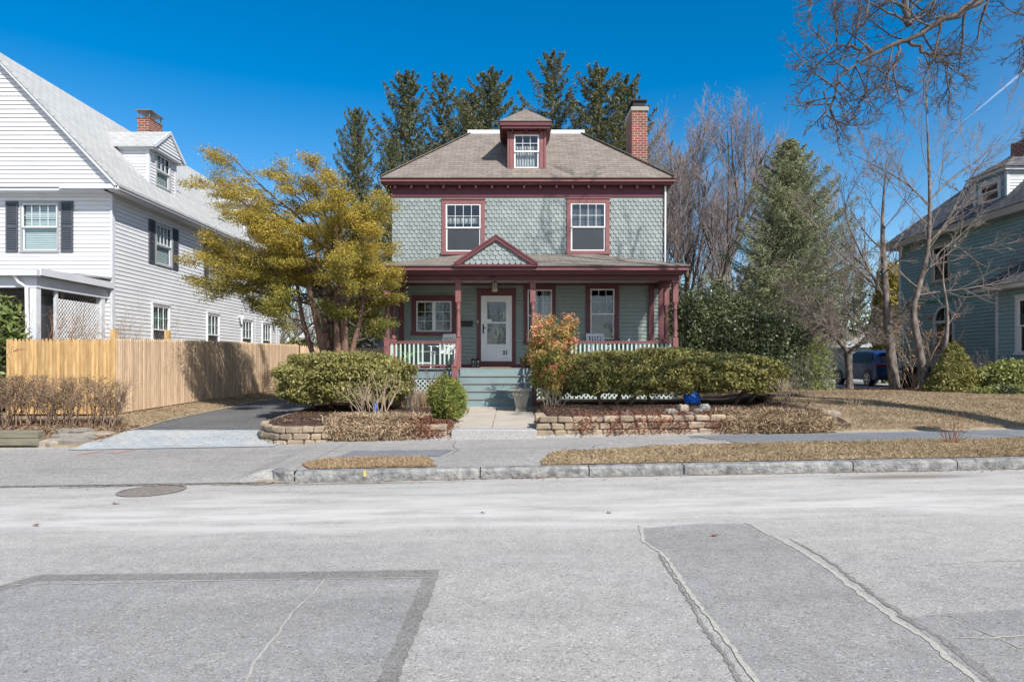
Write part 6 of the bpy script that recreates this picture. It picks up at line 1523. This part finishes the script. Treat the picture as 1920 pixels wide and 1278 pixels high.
polytree('slim grey bare tree with ringed bark, left of the pair before the teal house', 'bare_tree', [A_(1679, 742), A_(1668, 640), A_(1660, 545), A_(1656, 470), A_(1655, 400), A_(1662, 300)], [.17, .13, .105, .08, .045, .006],
         [(.42, (-.7, 0, .7), 2.0), (.55, (.6, .2, .7), 1.6), (.62, (-.5, .3, .8), 1.6), (.72, (.6, -.2, .9), 1.6), (.78, (-.6, -.2, .8), 1.5), (.86, (.4, .2, .9), 1.1), (.9, (-.4, .1, 1), 1.0), (.5, (.3, -.8, .6), 1.2)], A_(1675, 730),
         extra=[([A_(1659, 560), A_(1640, 525), A_(1610, 465), A_(1585, 400), A_(1600, 350)], [.07, .06, .045, .03, .01]), ([A_(1659, 556), A_(1625, 520), A_(1580, 480), A_(1520, 430)], [.045, .035, .025, .008])])
D2_ = 19.6; B_ = lambda px, py, d=D2_: at(px, py, d)
polytree('taller slim bare tree with a leaning curved trunk before the teal house', 'bare_tree', [B_(1737, 748), B_(1728, 680), B_(1713, 590), B_(1722, 540), B_(1738, 480), B_(1743, 400), B_(1742, 320), B_(1738, 220), B_(1736, 150)], [.145, .115, .09, .08, .062, .05, .038, .02, .007],
         [(.35, (.9, -.1, .1), 2.6), (.45, (.8, .3, .2), 2.2), (.52, (.7, 0, .9), 3.0), (.66, (-.8, .1, .8), 2.6), (.7, (.7, .2, .9), 2.4), (.74, (-.6, -.3, .9), 2.0), (.8, (.6, -.2, .9), 1.8), (.84, (-.5, .1, 1), 1.5), (.9, (.3, .1, 1), 1.0), (.38, (-.8, -.3, .4), 1.8), (.6, (-.9, .1, .7), 2.3), (.95, (-.3, .1, 1), .8)], B_(1735, 735),
         extra=[([B_(1743, 455), B_(1775, 415), B_(1815, 340), B_(1870, 270)], [.05, .04, .03, .01]), ([B_(1743, 385), B_(1700, 345), B_(1640, 310), B_(1580, 280)], [.045, .035, .022, .008]), ([B_(1743, 375), B_(1790, 330), B_(1840, 295), B_(1905, 230)], [.045, .035, .025, .008]), ([B_(1730, 520), B_(1780, 460), B_(1850, 500), B_(1900, 478)], [.035, .03, .02, .006])])
C_ = lambda px, py, d=19.4: at(px, py, d)
polytree('thin bare sapling beside the conical dwarf conifer', 'bare_sapling', [C_(1766, 735), C_(1764, 690), C_(1774, 640), C_(1776, 580), C_(1768, 520), C_(1772, 455)], [.07, .06, .055, .04, .025, .006],
         [(.5, (.6, 0, .9), 1.0), (.6, (-.6, .1, .8), .9), (.7, (.6, .1, .8), .8), (.8, (-.5, 0, .9), .6)], C_(1766, 735), thr=.01)
# pruned ornamental
E_ = lambda px, py, d=21.0: at(px, py, d)
LVw = [dict(kids=9, seg=6, wig=.16, up=-.02, ang=(25, 60), lr=(.45, .75), rr=.5, n=5, start=.15, taper=.3, rmin=.009), dict(kids=8, seg=5, wig=.16, up=-.06, ang=(25, 60), lr=(.45, .75), rr=.5, n=4, start=.1, taper=.4, rmin=.006), dict(kids=5, seg=4, wig=.16, up=-.10, ang=(20, 50), lr=(.5, .8), rr=.6, n=3, rmin=.004), dict(seg=3, wig=.12, up=-.12, n=3)]
polytree('short pruned bare tree with a forked drooping crown, left of the blue car', 'pruned_tree', [E_(1593, 735), E_(1592, 700), E_(1590, 658)], [.13, .10, .12], [(.9, (-.3, -.4, .9), 1.2)], E_(1593, 724),
         extra=[([E_(1590, 660), E_(1565, 632), E_(1535, 612), E_(1518, 570)], [.085, .07, .05, .03]), ([E_(1590, 660), E_(1612, 645), E_(1626, 628), E_(1605, 600), E_(1600, 560)], [.085, .075, .06, .045, .02])], LVk=LVw, mtw=m_twigg, zlow=2.1)
T, _t = baretree('grey-brown weeping thicket of fine twigs behind the pruned tree', 'weeping_shrub', at(1520, 700, 24.5), [(i*.22-.9, 0, (NR.uniform(-.6, .35), NR.uniform(-.3, .3), 1), 2.4, .05) for i in range(6)], LVw, m_bark, m_twigg, .02, cat='shrub')
# street tree overhead on the right (trunk outside the frame)
ST = thing('street_tree', 'bare street tree at the right whose twiggy limb hangs down across the sky', 'tree', (11.2, 10.25, g(11.2, 10.25)))
out = []; tips = []
LVs = [dict(kids=12, seg=9, wig=.09, up=-.01, ang=(35, 75), lr=(.26, .42), rr=.42, n=6, start=.12, taper=.25, rmin=.014, sh=.6), dict(kids=7, seg=6, wig=.15, up=.0, ang=(28, 62), lr=(.38, .62), rr=.5, n=5, start=.12, taper=.35, rmin=.006), dict(kids=5, seg=5, wig=.18, up=.01, ang=(28, 62), lr=(.4, .65), rr=.55, n=4, start=.15, rmin=.004), dict(kids=3, seg=3, wig=.18, up=.02, ang=(28, 60), lr=(.45, .7), rr=.6, n=3, rmin=.0035), dict(seg=3, wig=.18, n=3)]
def limb(pts, rs, n=6, kidn=11, kl=(1.1, 1.9), LV=LVs[1:], flatd=None):
    P = [np.array(p, float) for p in pts]; o = []; rr = []
    for i in range(len(P)-1):
        for j in range(n): t = j/n; o.append(P[i]*(1-t)+P[i+1]*t+NR.normal(size=3)*.025); rr.append(rs[i]*(1-t)+rs[i+1]*t)
    o.append(P[-1]); rr.append(rs[-1]); out.append((o, rr, 8))
    for k_ in range(kidn):
        i = int((.12+.86*(k_+.5)/kidn)*(len(o)-1)); d = nrm(o[min(i+1, len(o)-1)]-o[i-1]); s = np.cross(d, [0, 1, 0])*(1 if k_ % 2 else -1)
        grow(out, tips, o[i], d*.65+s*NR.uniform(.5, 1.0)+NR.normal(size=3)*.35, NR.uniform(*kl), max(rr[i]*.42, .014), 0, LV)
L_ = lambda px, py, d=10.4: at(px, py, d)
z0 = g(11.2, 10.25)
out.append(([np.array(p) for p in ((11.2, 10.25, z0-.1), (11.2, 10.25, z0+.5), (11.2, 10.3, 3), (11.25, 10.4, 5), (11.3, 10.6, 7.5))], [.42, .32, .28, .26, .22], 14))
limb([(11.2, 10.35, 4.6), (10.4, 10.4, 6.6), (9.2, 10.4, 7.7), L_(1870, -25), L_(1810, 15), L_(1755, 48), L_(1700, 75), L_(1640, 98), L_(1600, 120), L_(1566, 160), L_(1530, 172)], [.12, .10, .085, .068, .056, .046, .036, .028, .02, .012, .005], 5, 22, (.6, 1.2))
limb([L_(1700, 50), L_(1695, 20), L_(1690, -30)], [.05, .05, .04], 4, 6, (.8, 1.2))
limb([L_(1640, 98), L_(1605, 88), L_(1570, 92), L_(1545, 80)], [.03, .025, .015, .006], 4, 9, (.5, .9))
limb([L_(1575, 150), L_(1560, 190), L_(1540, 225)], [.022, .015, .006], 4, 8, (.4, .75))
limb([L_(1705, 75), L_(1735, 100), L_(1765, 122), L_(1785, 145)], [.03, .022, .014, .006], 4, 9, (.4, .8))
limb([L_(1690, 80), L_(1675, 125), L_(1650, 165)], [.02, .014, .005], 4, 7, (.4, .7))
limb([(11.2, 10.35, 5.2), (10.0, 10.2, 6.4), (9.0, 10.1, 6.6), L_(1950, 40), L_(1905, 85)], [.08, .06, .045, .03, .01], 4, 14, (.5, .9))
limb([L_(1870, -30), L_(1740, -40), L_(1620, -30), L_(1560, -12), L_(1510, 5)], [.07, .055, .035, .02, .008], 4, 12, (.5, .9))
# upper crown, above the frame: it throws the branch shadows on the house and lawn
LVc = [dict(kids=8, seg=8, wig=.08, up=.05, ang=(25, 50), lr=(.4, .6), rr=.5, n=7, start=.3, taper=.3), dict(kids=6, seg=5, wig=.12, up=.03, ang=(25, 55), lr=(.4, .6), rr=.5, n=5, rmin=.02), dict(kids=5, seg=4, wig=.13, up=.02, ang=(25, 55), lr=(.4, .6), rr=.5, n=4, rmin=.01), dict(seg=3, wig=.15, n=3)]
for d_, L in (((-.25, .1, 1), 9), ((.4, -.2, 1), 9.5), ((.1, .5, 1), 9), ((.5, .3, .8), 8), ((-.1, -.5, 1), 8)): grow(out, tips, (11.3, 10.6, 7.3), d_, L, .15, 0, LVc)
tubes('trunk', [a for a in out if a[1][0] > .04], m_twigd, ST); tubes('branches', [a for a in out if a[1][0] <= .04], m_twigd, ST)
# ---- small bare shrubs and dry plants
def stems(label, name, x, y, n, L, r, spread, mat, kids=3, cat='shrub', up=.03, rx=.2, lvk=None, z=None):
    zg = g(x, y) if z is None else z; LV = [dict(kids=kids, seg=5, wig=.09, up=up, ang=(15, 45), lr=(.3, .55), rr=.6, n=5, start=.3, taper=.45, rmin=.003), dict(kids=2, seg=3, wig=.12, up=up, ang=(20, 45), lr=(.4, .6), rr=.6, n=3, rmin=.003), dict(seg=2, wig=.1, n=3)]
    return baretree(label, name, (x, y, zg), [(R.uniform(-rx, rx), R.uniform(-rx, rx)*.6, (R.uniform(-spread, spread), R.uniform(-spread, spread)*.7, 1), L*R.uniform(.65, 1.1), r*R.uniform(.7, 1.2)) for _ in range(n)], lvk or LV, mat, mat, .0, cat=cat)
stems('bare tan-stemmed shrub in front of the left yew, above the dry grass', 'bare_shrub', -2.95, 14.3, 26, .95, .010, .55, m_twigt, 3, rx=.3)
stems('bare twiggy stems right of the left mulch bed centre, before the lattice', 'bare_shrub', -2.25, 15.6, 18, .75, .006, .5, m_twigd, 4)
stems('red-brown bare shrub in front of the porch lattice', 'bare_shrub', -1.85, 17.8, 30, .85, .005, .4, M('wine_stems', (.20, .10, .09), None, 4, .9), 5, rx=.3)
stems('bare forked shrub stems at the foot of the orange shrub', 'bare_shrub', .95, 15.6, 12, .5, .012, .9, m_twigg, 3)
stems('fan of bare stems on the right mulch bed beside the lawn', 'bare_shrub', 6.15, 15.3, 34, .62, .006, .75, m_twigt, 1, rx=.12)
stems('wispy bare shrub behind the right mulch bed, before the holly', 'bare_shrub', 7.3, 17.2, 22, 1.1, .006, .6, m_twigg, 4, rx=.3)
stems('small tuft of bare stems on the lawn right of the mulch bed', 'bare_shrub', 7.3, 14.6, 14, .42, .004, .8, m_twigt, 1, rx=.1)
stems('sparse bare twigs sprouting from the grass verge at the far right', 'bare_shrub', 6.95, 10.75, 11, .55, .007, .8, M('rusty_stems', (.26, .13, .08), None, 4, .9), 3, rx=.1)
stems('tiny pale stub plant on the mulch near the upright stone', 'bare_shrub', 2.25, 13.3, 13, .17, .004, .6, m_twigt, 1, rx=.06)
stems('small pale tuft on the left mulch bed beside the wall bend', 'bare_shrub', -4.35, 13.3, 12, .13, .006, .5, m_twigt, 0 or 1, rx=.1)
# hydrangea with dried heads
hyd, tips_ = stems('leafless hydrangea with dried flower heads before the teal house', 'hydrangea', 12.6, 20.9, 22, 2.1, .017, .75, m_twigt, 3, rx=.4, up=.05)
P = []
for t in tips_[::5]:
    if t[0][2] > 1.4: P.append(t[0])
P = np.array(P)[:40]; idx = np.repeat(np.arange(len(P)), 60); leaves('dried_flower_heads', P[idx]+NR.normal(size=(len(idx), 3))*.05, .025, M('dried_petals', (.42, .27, .19), (.3, .19, .13), 9, .9, island=.3), hyd, .7)
stems('leafless shrub between the two slim trees, before the blue car', 'bare_shrub', 12.05, 20.9, 5, 1.0, .010, .7, m_twigt, 3)
stems('purplish twiggy shrub against the teal bay window', 'bare_shrub', 13.7, 19.6, 60, 1.05, .006, .6, M('purple_grey_twigs', (.20, .16, .16), None, 3, .9), 5, rx=.5)
stems('bare orange-brown forsythia stems behind the fence by the lattice', 'forsythia', -11.4, 16.75, 34, 2.5, .010, .42, m_twigo, 5, rx=.5, z=.45)
stems('bare grey-brown shrub behind the fence beside the white house corner', 'forsythia', -10.0, 17.3, 30, 2.35, .007, .45, m_twigt, 6, rx=.5, z=.45)
stems('bare twiggy bush behind the fence before the first side window', 'forsythia', -10.2, 18.8, 30, 2.1, .007, .5, m_twigg, 6, rx=.5, z=.45)
stems('bare orange-brown twigs beside the rhododendron behind the fence', 'forsythia', -12.3, 16.5, 22, 2.3, .007, .5, m_twigo, 5, rx=.4, z=.45)
# clipped bare hedge
BH = thing('bare_hedge', 'leafless clipped hedge in front of the fence at the far left', 'hedge', (-9.7, 14.1, g(-9.7, 14.1)))
out = []; tips = []; LVh = [dict(kids=7, seg=5, wig=.13, up=.04, ang=(20, 50), lr=(.32, .5), rr=.6, n=5, start=.3, taper=.5, rmin=.005, sh=.4), dict(kids=5, seg=4, wig=.16, up=.05, ang=(25, 55), lr=(.35, .6), rr=.6, n=3, start=.2, rmin=.004), dict(seg=3, wig=.2, up=.05, n=3, taper=.6)]
for i in range(120):
    x = -11.6+3.4*R.random(); y = 14.15+R.uniform(-.25, .25); grow(out, tips, (x, y, g(x, y)-.03), (R.uniform(-.35, .35), R.uniform(-.3, .3), 1), R.uniform(.75, 1.0), .012, 0, LVh)
cl = []
for pts, r_, n_ in out:
    p = np.array(pts); p[:, 2] = np.minimum(p[:, 2], 1.30+.03*np.sin(p[:, 0]*3)+NR.normal()*.02); p[:, 0] = np.minimum(p[:, 0], -8.12+NR.normal()*.03); cl.append((p, r_, n_))
tubes('branches', cl, m_hedge, BH)
idx = NR.integers(0, len(tips), 5000); P = np.array([tips[i][0] for i in idx]); P[:, 2] = np.minimum(P[:, 2], 1.30); leaves('dead_leaves', P+NR.normal(size=P.shape)*.03, .018, m_tanl, BH, .5)
P = np.stack([NR.uniform(-11.8, -7.9, 2500), NR.uniform(13, 14.6, 2500), NR.uniform(0, .03, 2500)], 1); P[:, 2] += G(P[:, 0], P[:, 1])+.01; tag(leaves('leaf_litter', P, .035, m_dl, None, .6, np.array([[0, 0, 1.]]), .7), kind='stuff')
P = np.stack([NR.uniform(9.6, 14.5, 2500), NR.uniform(20, 22, 2500), NR.uniform(0, .03, 2500)], 1); P[:, 2] += G(P[:, 0], P[:, 1])+.015; tag(leaves('leaf_litter', P, .04, m_dl, None, .6, np.array([[0, 0, 1.]]), .7), kind='stuff')
P = np.stack([NR.uniform(.6, 9, 260), 9.42+np.abs(NR.normal(size=260))*.7, NR.uniform(0, .02, 260)], 1); P[:, 2] += G(P[:, 0], P[:, 1])+.03; tag(leaves('leaf_litter', P, .03, m_dl, None, .6, np.array([[0, 0, 1.]]), .7), kind='stuff')
P = np.stack([NR.uniform(-7, 9, 200), 9.16-np.abs(NR.normal(size=200))*.12, 0*np.ones(200)], 1); P[:, 2] = .062+.018*P[:, 0]; tag(leaves('leaf_litter', P, .018, m_dl, None, .6, np.array([[0, 0, 1.]]), .8), kind='stuff')
# mulch chips
def chips(name, x0, x1, y0, y1, n, mask, mat, s=.016):
    x = NR.uniform(x0, x1, n); y = NR.uniform(y0, y1, n); q = mask(x, y); x = x[q]; y = y[q]
    P = np.stack([x, y, G(x, y)+.018+NR.uniform(0, .012, len(x))], 1); tag(leaves(name, P, s, mat, None, .4, np.array([[0, 0, 1.]]), .6, sv=.6), kind='stuff')
m_chip = M('mulch_chip', (.16, .09, .06), (.09, .055, .04), 9, .95, island=.6)
m_chipl = M('pale_chip', (.38, .27, .20), (.2, .13, .1), 9, .95, island=.4)
chips('mulch_chips', -5.2, -1.1, 12.5, 17, 26000, lambda x, y: sdL(x, y) < -.06, m_chip); chips('mulch_chips', .5, 6.4, 12.5, 17, 45000, rb_edge, m_chip)
chips('mulch_chips', .5, 6.4, 12.5, 17, 5000, rb_edge, m_chipl, .013); chips('mulch_chips', -5.2, -1.1, 12.5, 17, 2500, lambda x, y: sdL(x, y) < -.06, m_chipl, .013)
# dry draping ground cover over the walls
def tufts(name, pts, n, mat, L=.16, w=.007, zspread=.02, drape=.8):
    Vs = []; px_ = []; 
    c = NR.integers(0, len(pts), n); A = np.array(pts); P = A[c]+np.stack([NR.normal(size=n)*.10, NR.normal(size=n)*.09, 0*c], 1)
    front = np.clip((12.80-P[:, 1])/.22, 0, 1); zt = G(P[:, 0], np.full(n, 13.0)); zb = G(P[:, 0], np.full(n, 12.5)); P[:, 1] = np.maximum(P[:, 1], 12.50)
    P[:, 2] = zt*(1-front)+front*(zb+(zt-zb)*NR.uniform(.05, 1, n))+NR.uniform(.0, .13, n)*(1-front*.6)
    out_ = NR.uniform(size=n) < 1
    a = NR.uniform(0, 2*PI, n); l = L*NR.uniform(.4, 1.1, n); d = np.stack([np.cos(a)*.5, np.sin(a)*.4-.35*drape, NR.uniform(-.5, .7, n)-.5*drape*front], 1); T_ = P+unit(d)*l[:, None]; T_[:, 2] = np.maximum(T_[:, 2], zb+.01)
    b = NR.normal(size=(n, 3)); wv = unit(np.cross(d, b))*w; Mi = (P+T_)/2+np.array([0, 0, .02])
    V = np.stack([P-wv, P+wv, Mi+wv, T_, Mi-wv], 1).reshape(-1, 3); tag(npmesh(name, V, np.arange(5*n).reshape(n, 5), mat), kind='stuff')
m_dry = M('dry_sedge', (.54, .41, .27), (.38, .28, .18), 3, .85, island=.4, trans=.2)
line = lambda x0, x1, y0, y1, n: [(x0+(x1-x0)*R.random(), R.uniform(y0, y1), 0) for _ in range(n)]
tufts('dry_ground_cover', line(-3.35, -1.78, 12.55, 13.5, 160), 19000, m_dry, L=.12)
tufts('dry_ground_cover', line(4.0, 5.9, 12.58, 13.1, 80), 17000, m_dry, L=.14)
tufts('wine_ground_cover', line(-1.95, -1.25, 12.62, 13.0, 40), 4500, m_redg, L=.08)
tufts('wine_ground_cover', [(x+R.uniform(-.08, .08), R.uniform(12.6, 12.75), 0) for x in (1.35, 1.95, 2.35, 2.75, 3.15, 3.75) for _ in range(8)], 2600, m_redg, L=.08)
# tan ornamental grass clump
GC = thing('dry_grass_clump', 'upright clump of dry tan ornamental grass in front of the left lattice', 'grass clump', (-2.25, 16.6, g(-2.25, 16.6)))
n = 2600; x = -2.25+NR.normal(size=n)*.27; y = 16.6+NR.normal(size=n)*.15; P = np.stack([x, y, G(x, y)], 1); d = np.stack([NR.normal(size=n)*.18, NR.normal(size=n)*.18, np.ones(n)], 1); T_ = P+d*NR.uniform(.25, .5, n)[:, None]; wv = unit(np.cross(d, NR.normal(size=(n, 3))))*.005
npmesh('grass_blades', np.stack([P-wv, P+wv, T_], 1).reshape(-1, 3), np.arange(3*n).reshape(n, 3), m_dry, GC)
# distant woods
def woods(name, x0, x1, y0, y1, n, hh, mat, rs=.03):
    out = []; tips = []; LVd = [dict(kids=8, seg=5, wig=.08, up=.05, ang=(20, 45), lr=(.4, .6), rr=.5, n=4, start=.25, taper=.3, rmin=.03), dict(kids=7, seg=4, wig=.1, up=.05, ang=(20, 45), lr=(.45, .65), rr=.5, n=3, start=.15, rmin=.02), dict(seg=3, wig=.12, up=.03, n=3, taper=.5)]
    for _ in range(n): x = R.uniform(x0, x1); y = R.uniform(y0, y1); grow(out, tips, (x, y, .3), (R.uniform(-.15, .15), 0, 1), hh*R.uniform(.75, 1.1), .16, 0, LVd)
    tag(tubes(name, out, mat), kind='stuff')
woods('distant_woods', 18, 75, 62, 85, 130, 11, M('purple_grey_woods', (.21, .17, .175), (.17, .15, .14), .1, .95))
woods('distant_woods', -45, 16, 75, 95, 110, 9, M('brown_grey_woods', (.22, .18, .17), (.17, .15, .13), .1, .95))
woods('distant_woods', -60, 60, -55, -30, 60, 11, M('woods_behind', (.16, .13, .11), None, .1, .95))
def farbush(name, x0, x1, y0, y1, n, h, mat):
    c = np.stack([NR.uniform(x0, x1, 60), NR.uniform(y0, y1, 60), NR.uniform(.3, h, 60)], 1); P = c[NR.integers(0, 60, n)]+NR.normal(size=(n, 3))*np.array([1.2, 1, .5]); P[:, 2] = np.abs(P[:, 2])+.2
    tag(leaves(name, P, .16, mat, None, .5), kind='stuff')
farbush('distant_undergrowth', 13, 60, 52, 60, 20000, 2.4, m_goldg); farbush('distant_undergrowth', -40, 0, 55, 62, 16000, 1.8, m_goldg)
conifer('small dark conifer on the far skyline left of the teal house', 28.0, 55, 8.5, 2.0, 60, 60, .17, seed=61, z=.3, name='distant_conifer')

k = MB(); wp = [(8+i*2.5, 58, 11.9-.9*math.sin(PI*i/16)) for i in range(17)]; k.tube(wp, .02, 4); tag(k.build('utility_wire', m_black, None, org=wp[0]), 'thin dark overhead wire sagging across the sky behind the bare trees', 'wire')
# ============================================================ SKY, SUN, CAMERA
sund = Vector((.54, -.74, .82)).normalized()
el = math.asin(sund.z); az = math.atan2(sund.x, sund.y)      # clockwise from +Y
world = bpy.data.worlds.new('World'); SC.world = world; world.use_nodes = True
nt = world.node_tree; bg = nt.nodes['Background']
sky = nt.nodes.new('ShaderNodeTexSky'); sky.sky_type = 'NISHITA'; sky.sun_disc = False
sky.sun_elevation = el; sky.sun_rotation = az; sky.air_density = 1.0; sky.dust_density = .15; sky.ozone_density = 3.0; sky.altitude = 200
hs = nt.nodes.new('ShaderNodeHueSaturation'); hs.inputs['Saturation'].default_value = 1.52; hs.inputs['Value'].default_value = 1.2; hs.inputs['Hue'].default_value = .497
tcw = nt.nodes.new('ShaderNodeTexCoord'); vd = nt.nodes.new('ShaderNodeVectorMath'); vd.operation = 'DOT_PRODUCT'
nt.links.new(tcw.outputs['Generated'], vd.inputs[0]); vd.inputs[1].default_value = (-.30, .95, 0)
mrw = nt.nodes.new('ShaderNodeMapRange'); nt.links.new(vd.outputs['Value'], mrw.inputs[0]); mrw.inputs[1].default_value = .0; mrw.inputs[2].default_value = .65; mrw.inputs[3].default_value = .8; mrw.inputs[4].default_value = 1.52
sz = nt.nodes.new('ShaderNodeSeparateXYZ'); nt.links.new(tcw.outputs['Generated'], sz.inputs[0])
mz = nt.nodes.new('ShaderNodeMapRange'); nt.links.new(sz.outputs[2], mz.inputs[0]); mz.inputs[1].default_value = .05; mz.inputs[2].default_value = .42; mz.inputs[3].default_value = .80; mz.inputs[4].default_value = 1.0
mm = nt.nodes.new('ShaderNodeMath'); mm.operation = 'MULTIPLY'; nt.links.new(mrw.outputs[0], mm.inputs[0]); nt.links.new(mz.outputs[0], mm.inputs[1])
nt.links.new(mm.outputs[0], hs.inputs['Saturation'])      # the sky is paler on the sun's side, deepest blue opposite it
nt.links.new(sky.outputs[0], hs.inputs['Color']); nt.links.new(hs.outputs[0], bg.inputs[0]); bg.inputs[1].default_value = .10
sl = bpy.data.lights.new('sun', 'SUN'); sl.energy = 4.7; sl.angle = math.radians(.5); sl.color = (1, .95, .88)
so_ = bpy.data.objects.new('sun', sl); COL.objects.link(so_); so_.rotation_euler = (-sund).to_track_quat('-Z', 'Y').to_euler()
# contrail: a thin ragged streak of vapour high up
m, nt_, b = newmat('vapour'); nt_.nodes.remove(b); df = N(nt_, 'ShaderNodeBsdfTranslucent'); df.inputs[0].default_value = (1, 1, 1, 1); tr = N(nt_, 'ShaderNodeBsdfTransparent'); ms = N(nt_, 'ShaderNodeMixShader')
tcx = N(nt_, 'ShaderNodeTexCoord'); sp = N(nt_, 'ShaderNodeSeparateXYZ'); nt_.links.new(tcx.outputs['Generated'], sp.inputs[0])
mr = N(nt_, 'ShaderNodeMapRange'); nt_.links.new(sp.outputs[0], mr.inputs[0]); mr.inputs[3].default_value = 0.02; mr.inputs[4].default_value = .36
nt_.links.new(mr.outputs[0], ms.inputs[0]); nt_.links.new(tr.outputs[0], ms.inputs[1]); nt_.links.new(df.outputs[0], ms.inputs[2]); nt_.links.new(ms.outputs[0], nt_.nodes['Material Output'].inputs[0])
a = Vector(at(1780, 250, 3000)); b_ = Vector(at(1960, 100, 2600)); k = MB(); n = 40
k.tube([a.lerp(b_, i/n)+Vector((0, 0, R.uniform(-.6, .6))) for i in range(n+1)], [1.5+4*(i/n)**.8*R.uniform(.85, 1.1) for i in range(n+1)], 8)
tag(k.build('contrail', m, None, org=tuple(a)), 'thin white vapour trail slanting across the blue sky at the upper right', 'contrail')
cam = bpy.data.cameras.new('camera'); co = bpy.data.objects.new('camera', cam); COL.objects.link(co); SC.camera = co
co.location = (0, 0, CAMZ); co.rotation_euler = (PI/2, 0, 0); cam.sensor_width = 36; cam.lens = 24; cam.shift_y = (HY-639)/1920; cam.clip_end = 8000; cam.clip_start = .05
vs_ = SC.view_settings; vs_.view_transform = 'Standard'; vs_.look = 'None'; vs_.gamma = 1; vs_.use_curve_mapping = False; vs_.exposure = .40
SC.cycles.max_bounces = 8; SC.cycles.transparent_max_bounces = 16
for o in list(SC.objects):
    if o.type == 'EMPTY' and not o.children: print('EMPTY without parts', o.name)
print('faces', sum(len(o.data.polygons) for o in SC.objects if o.type == 'MESH'))
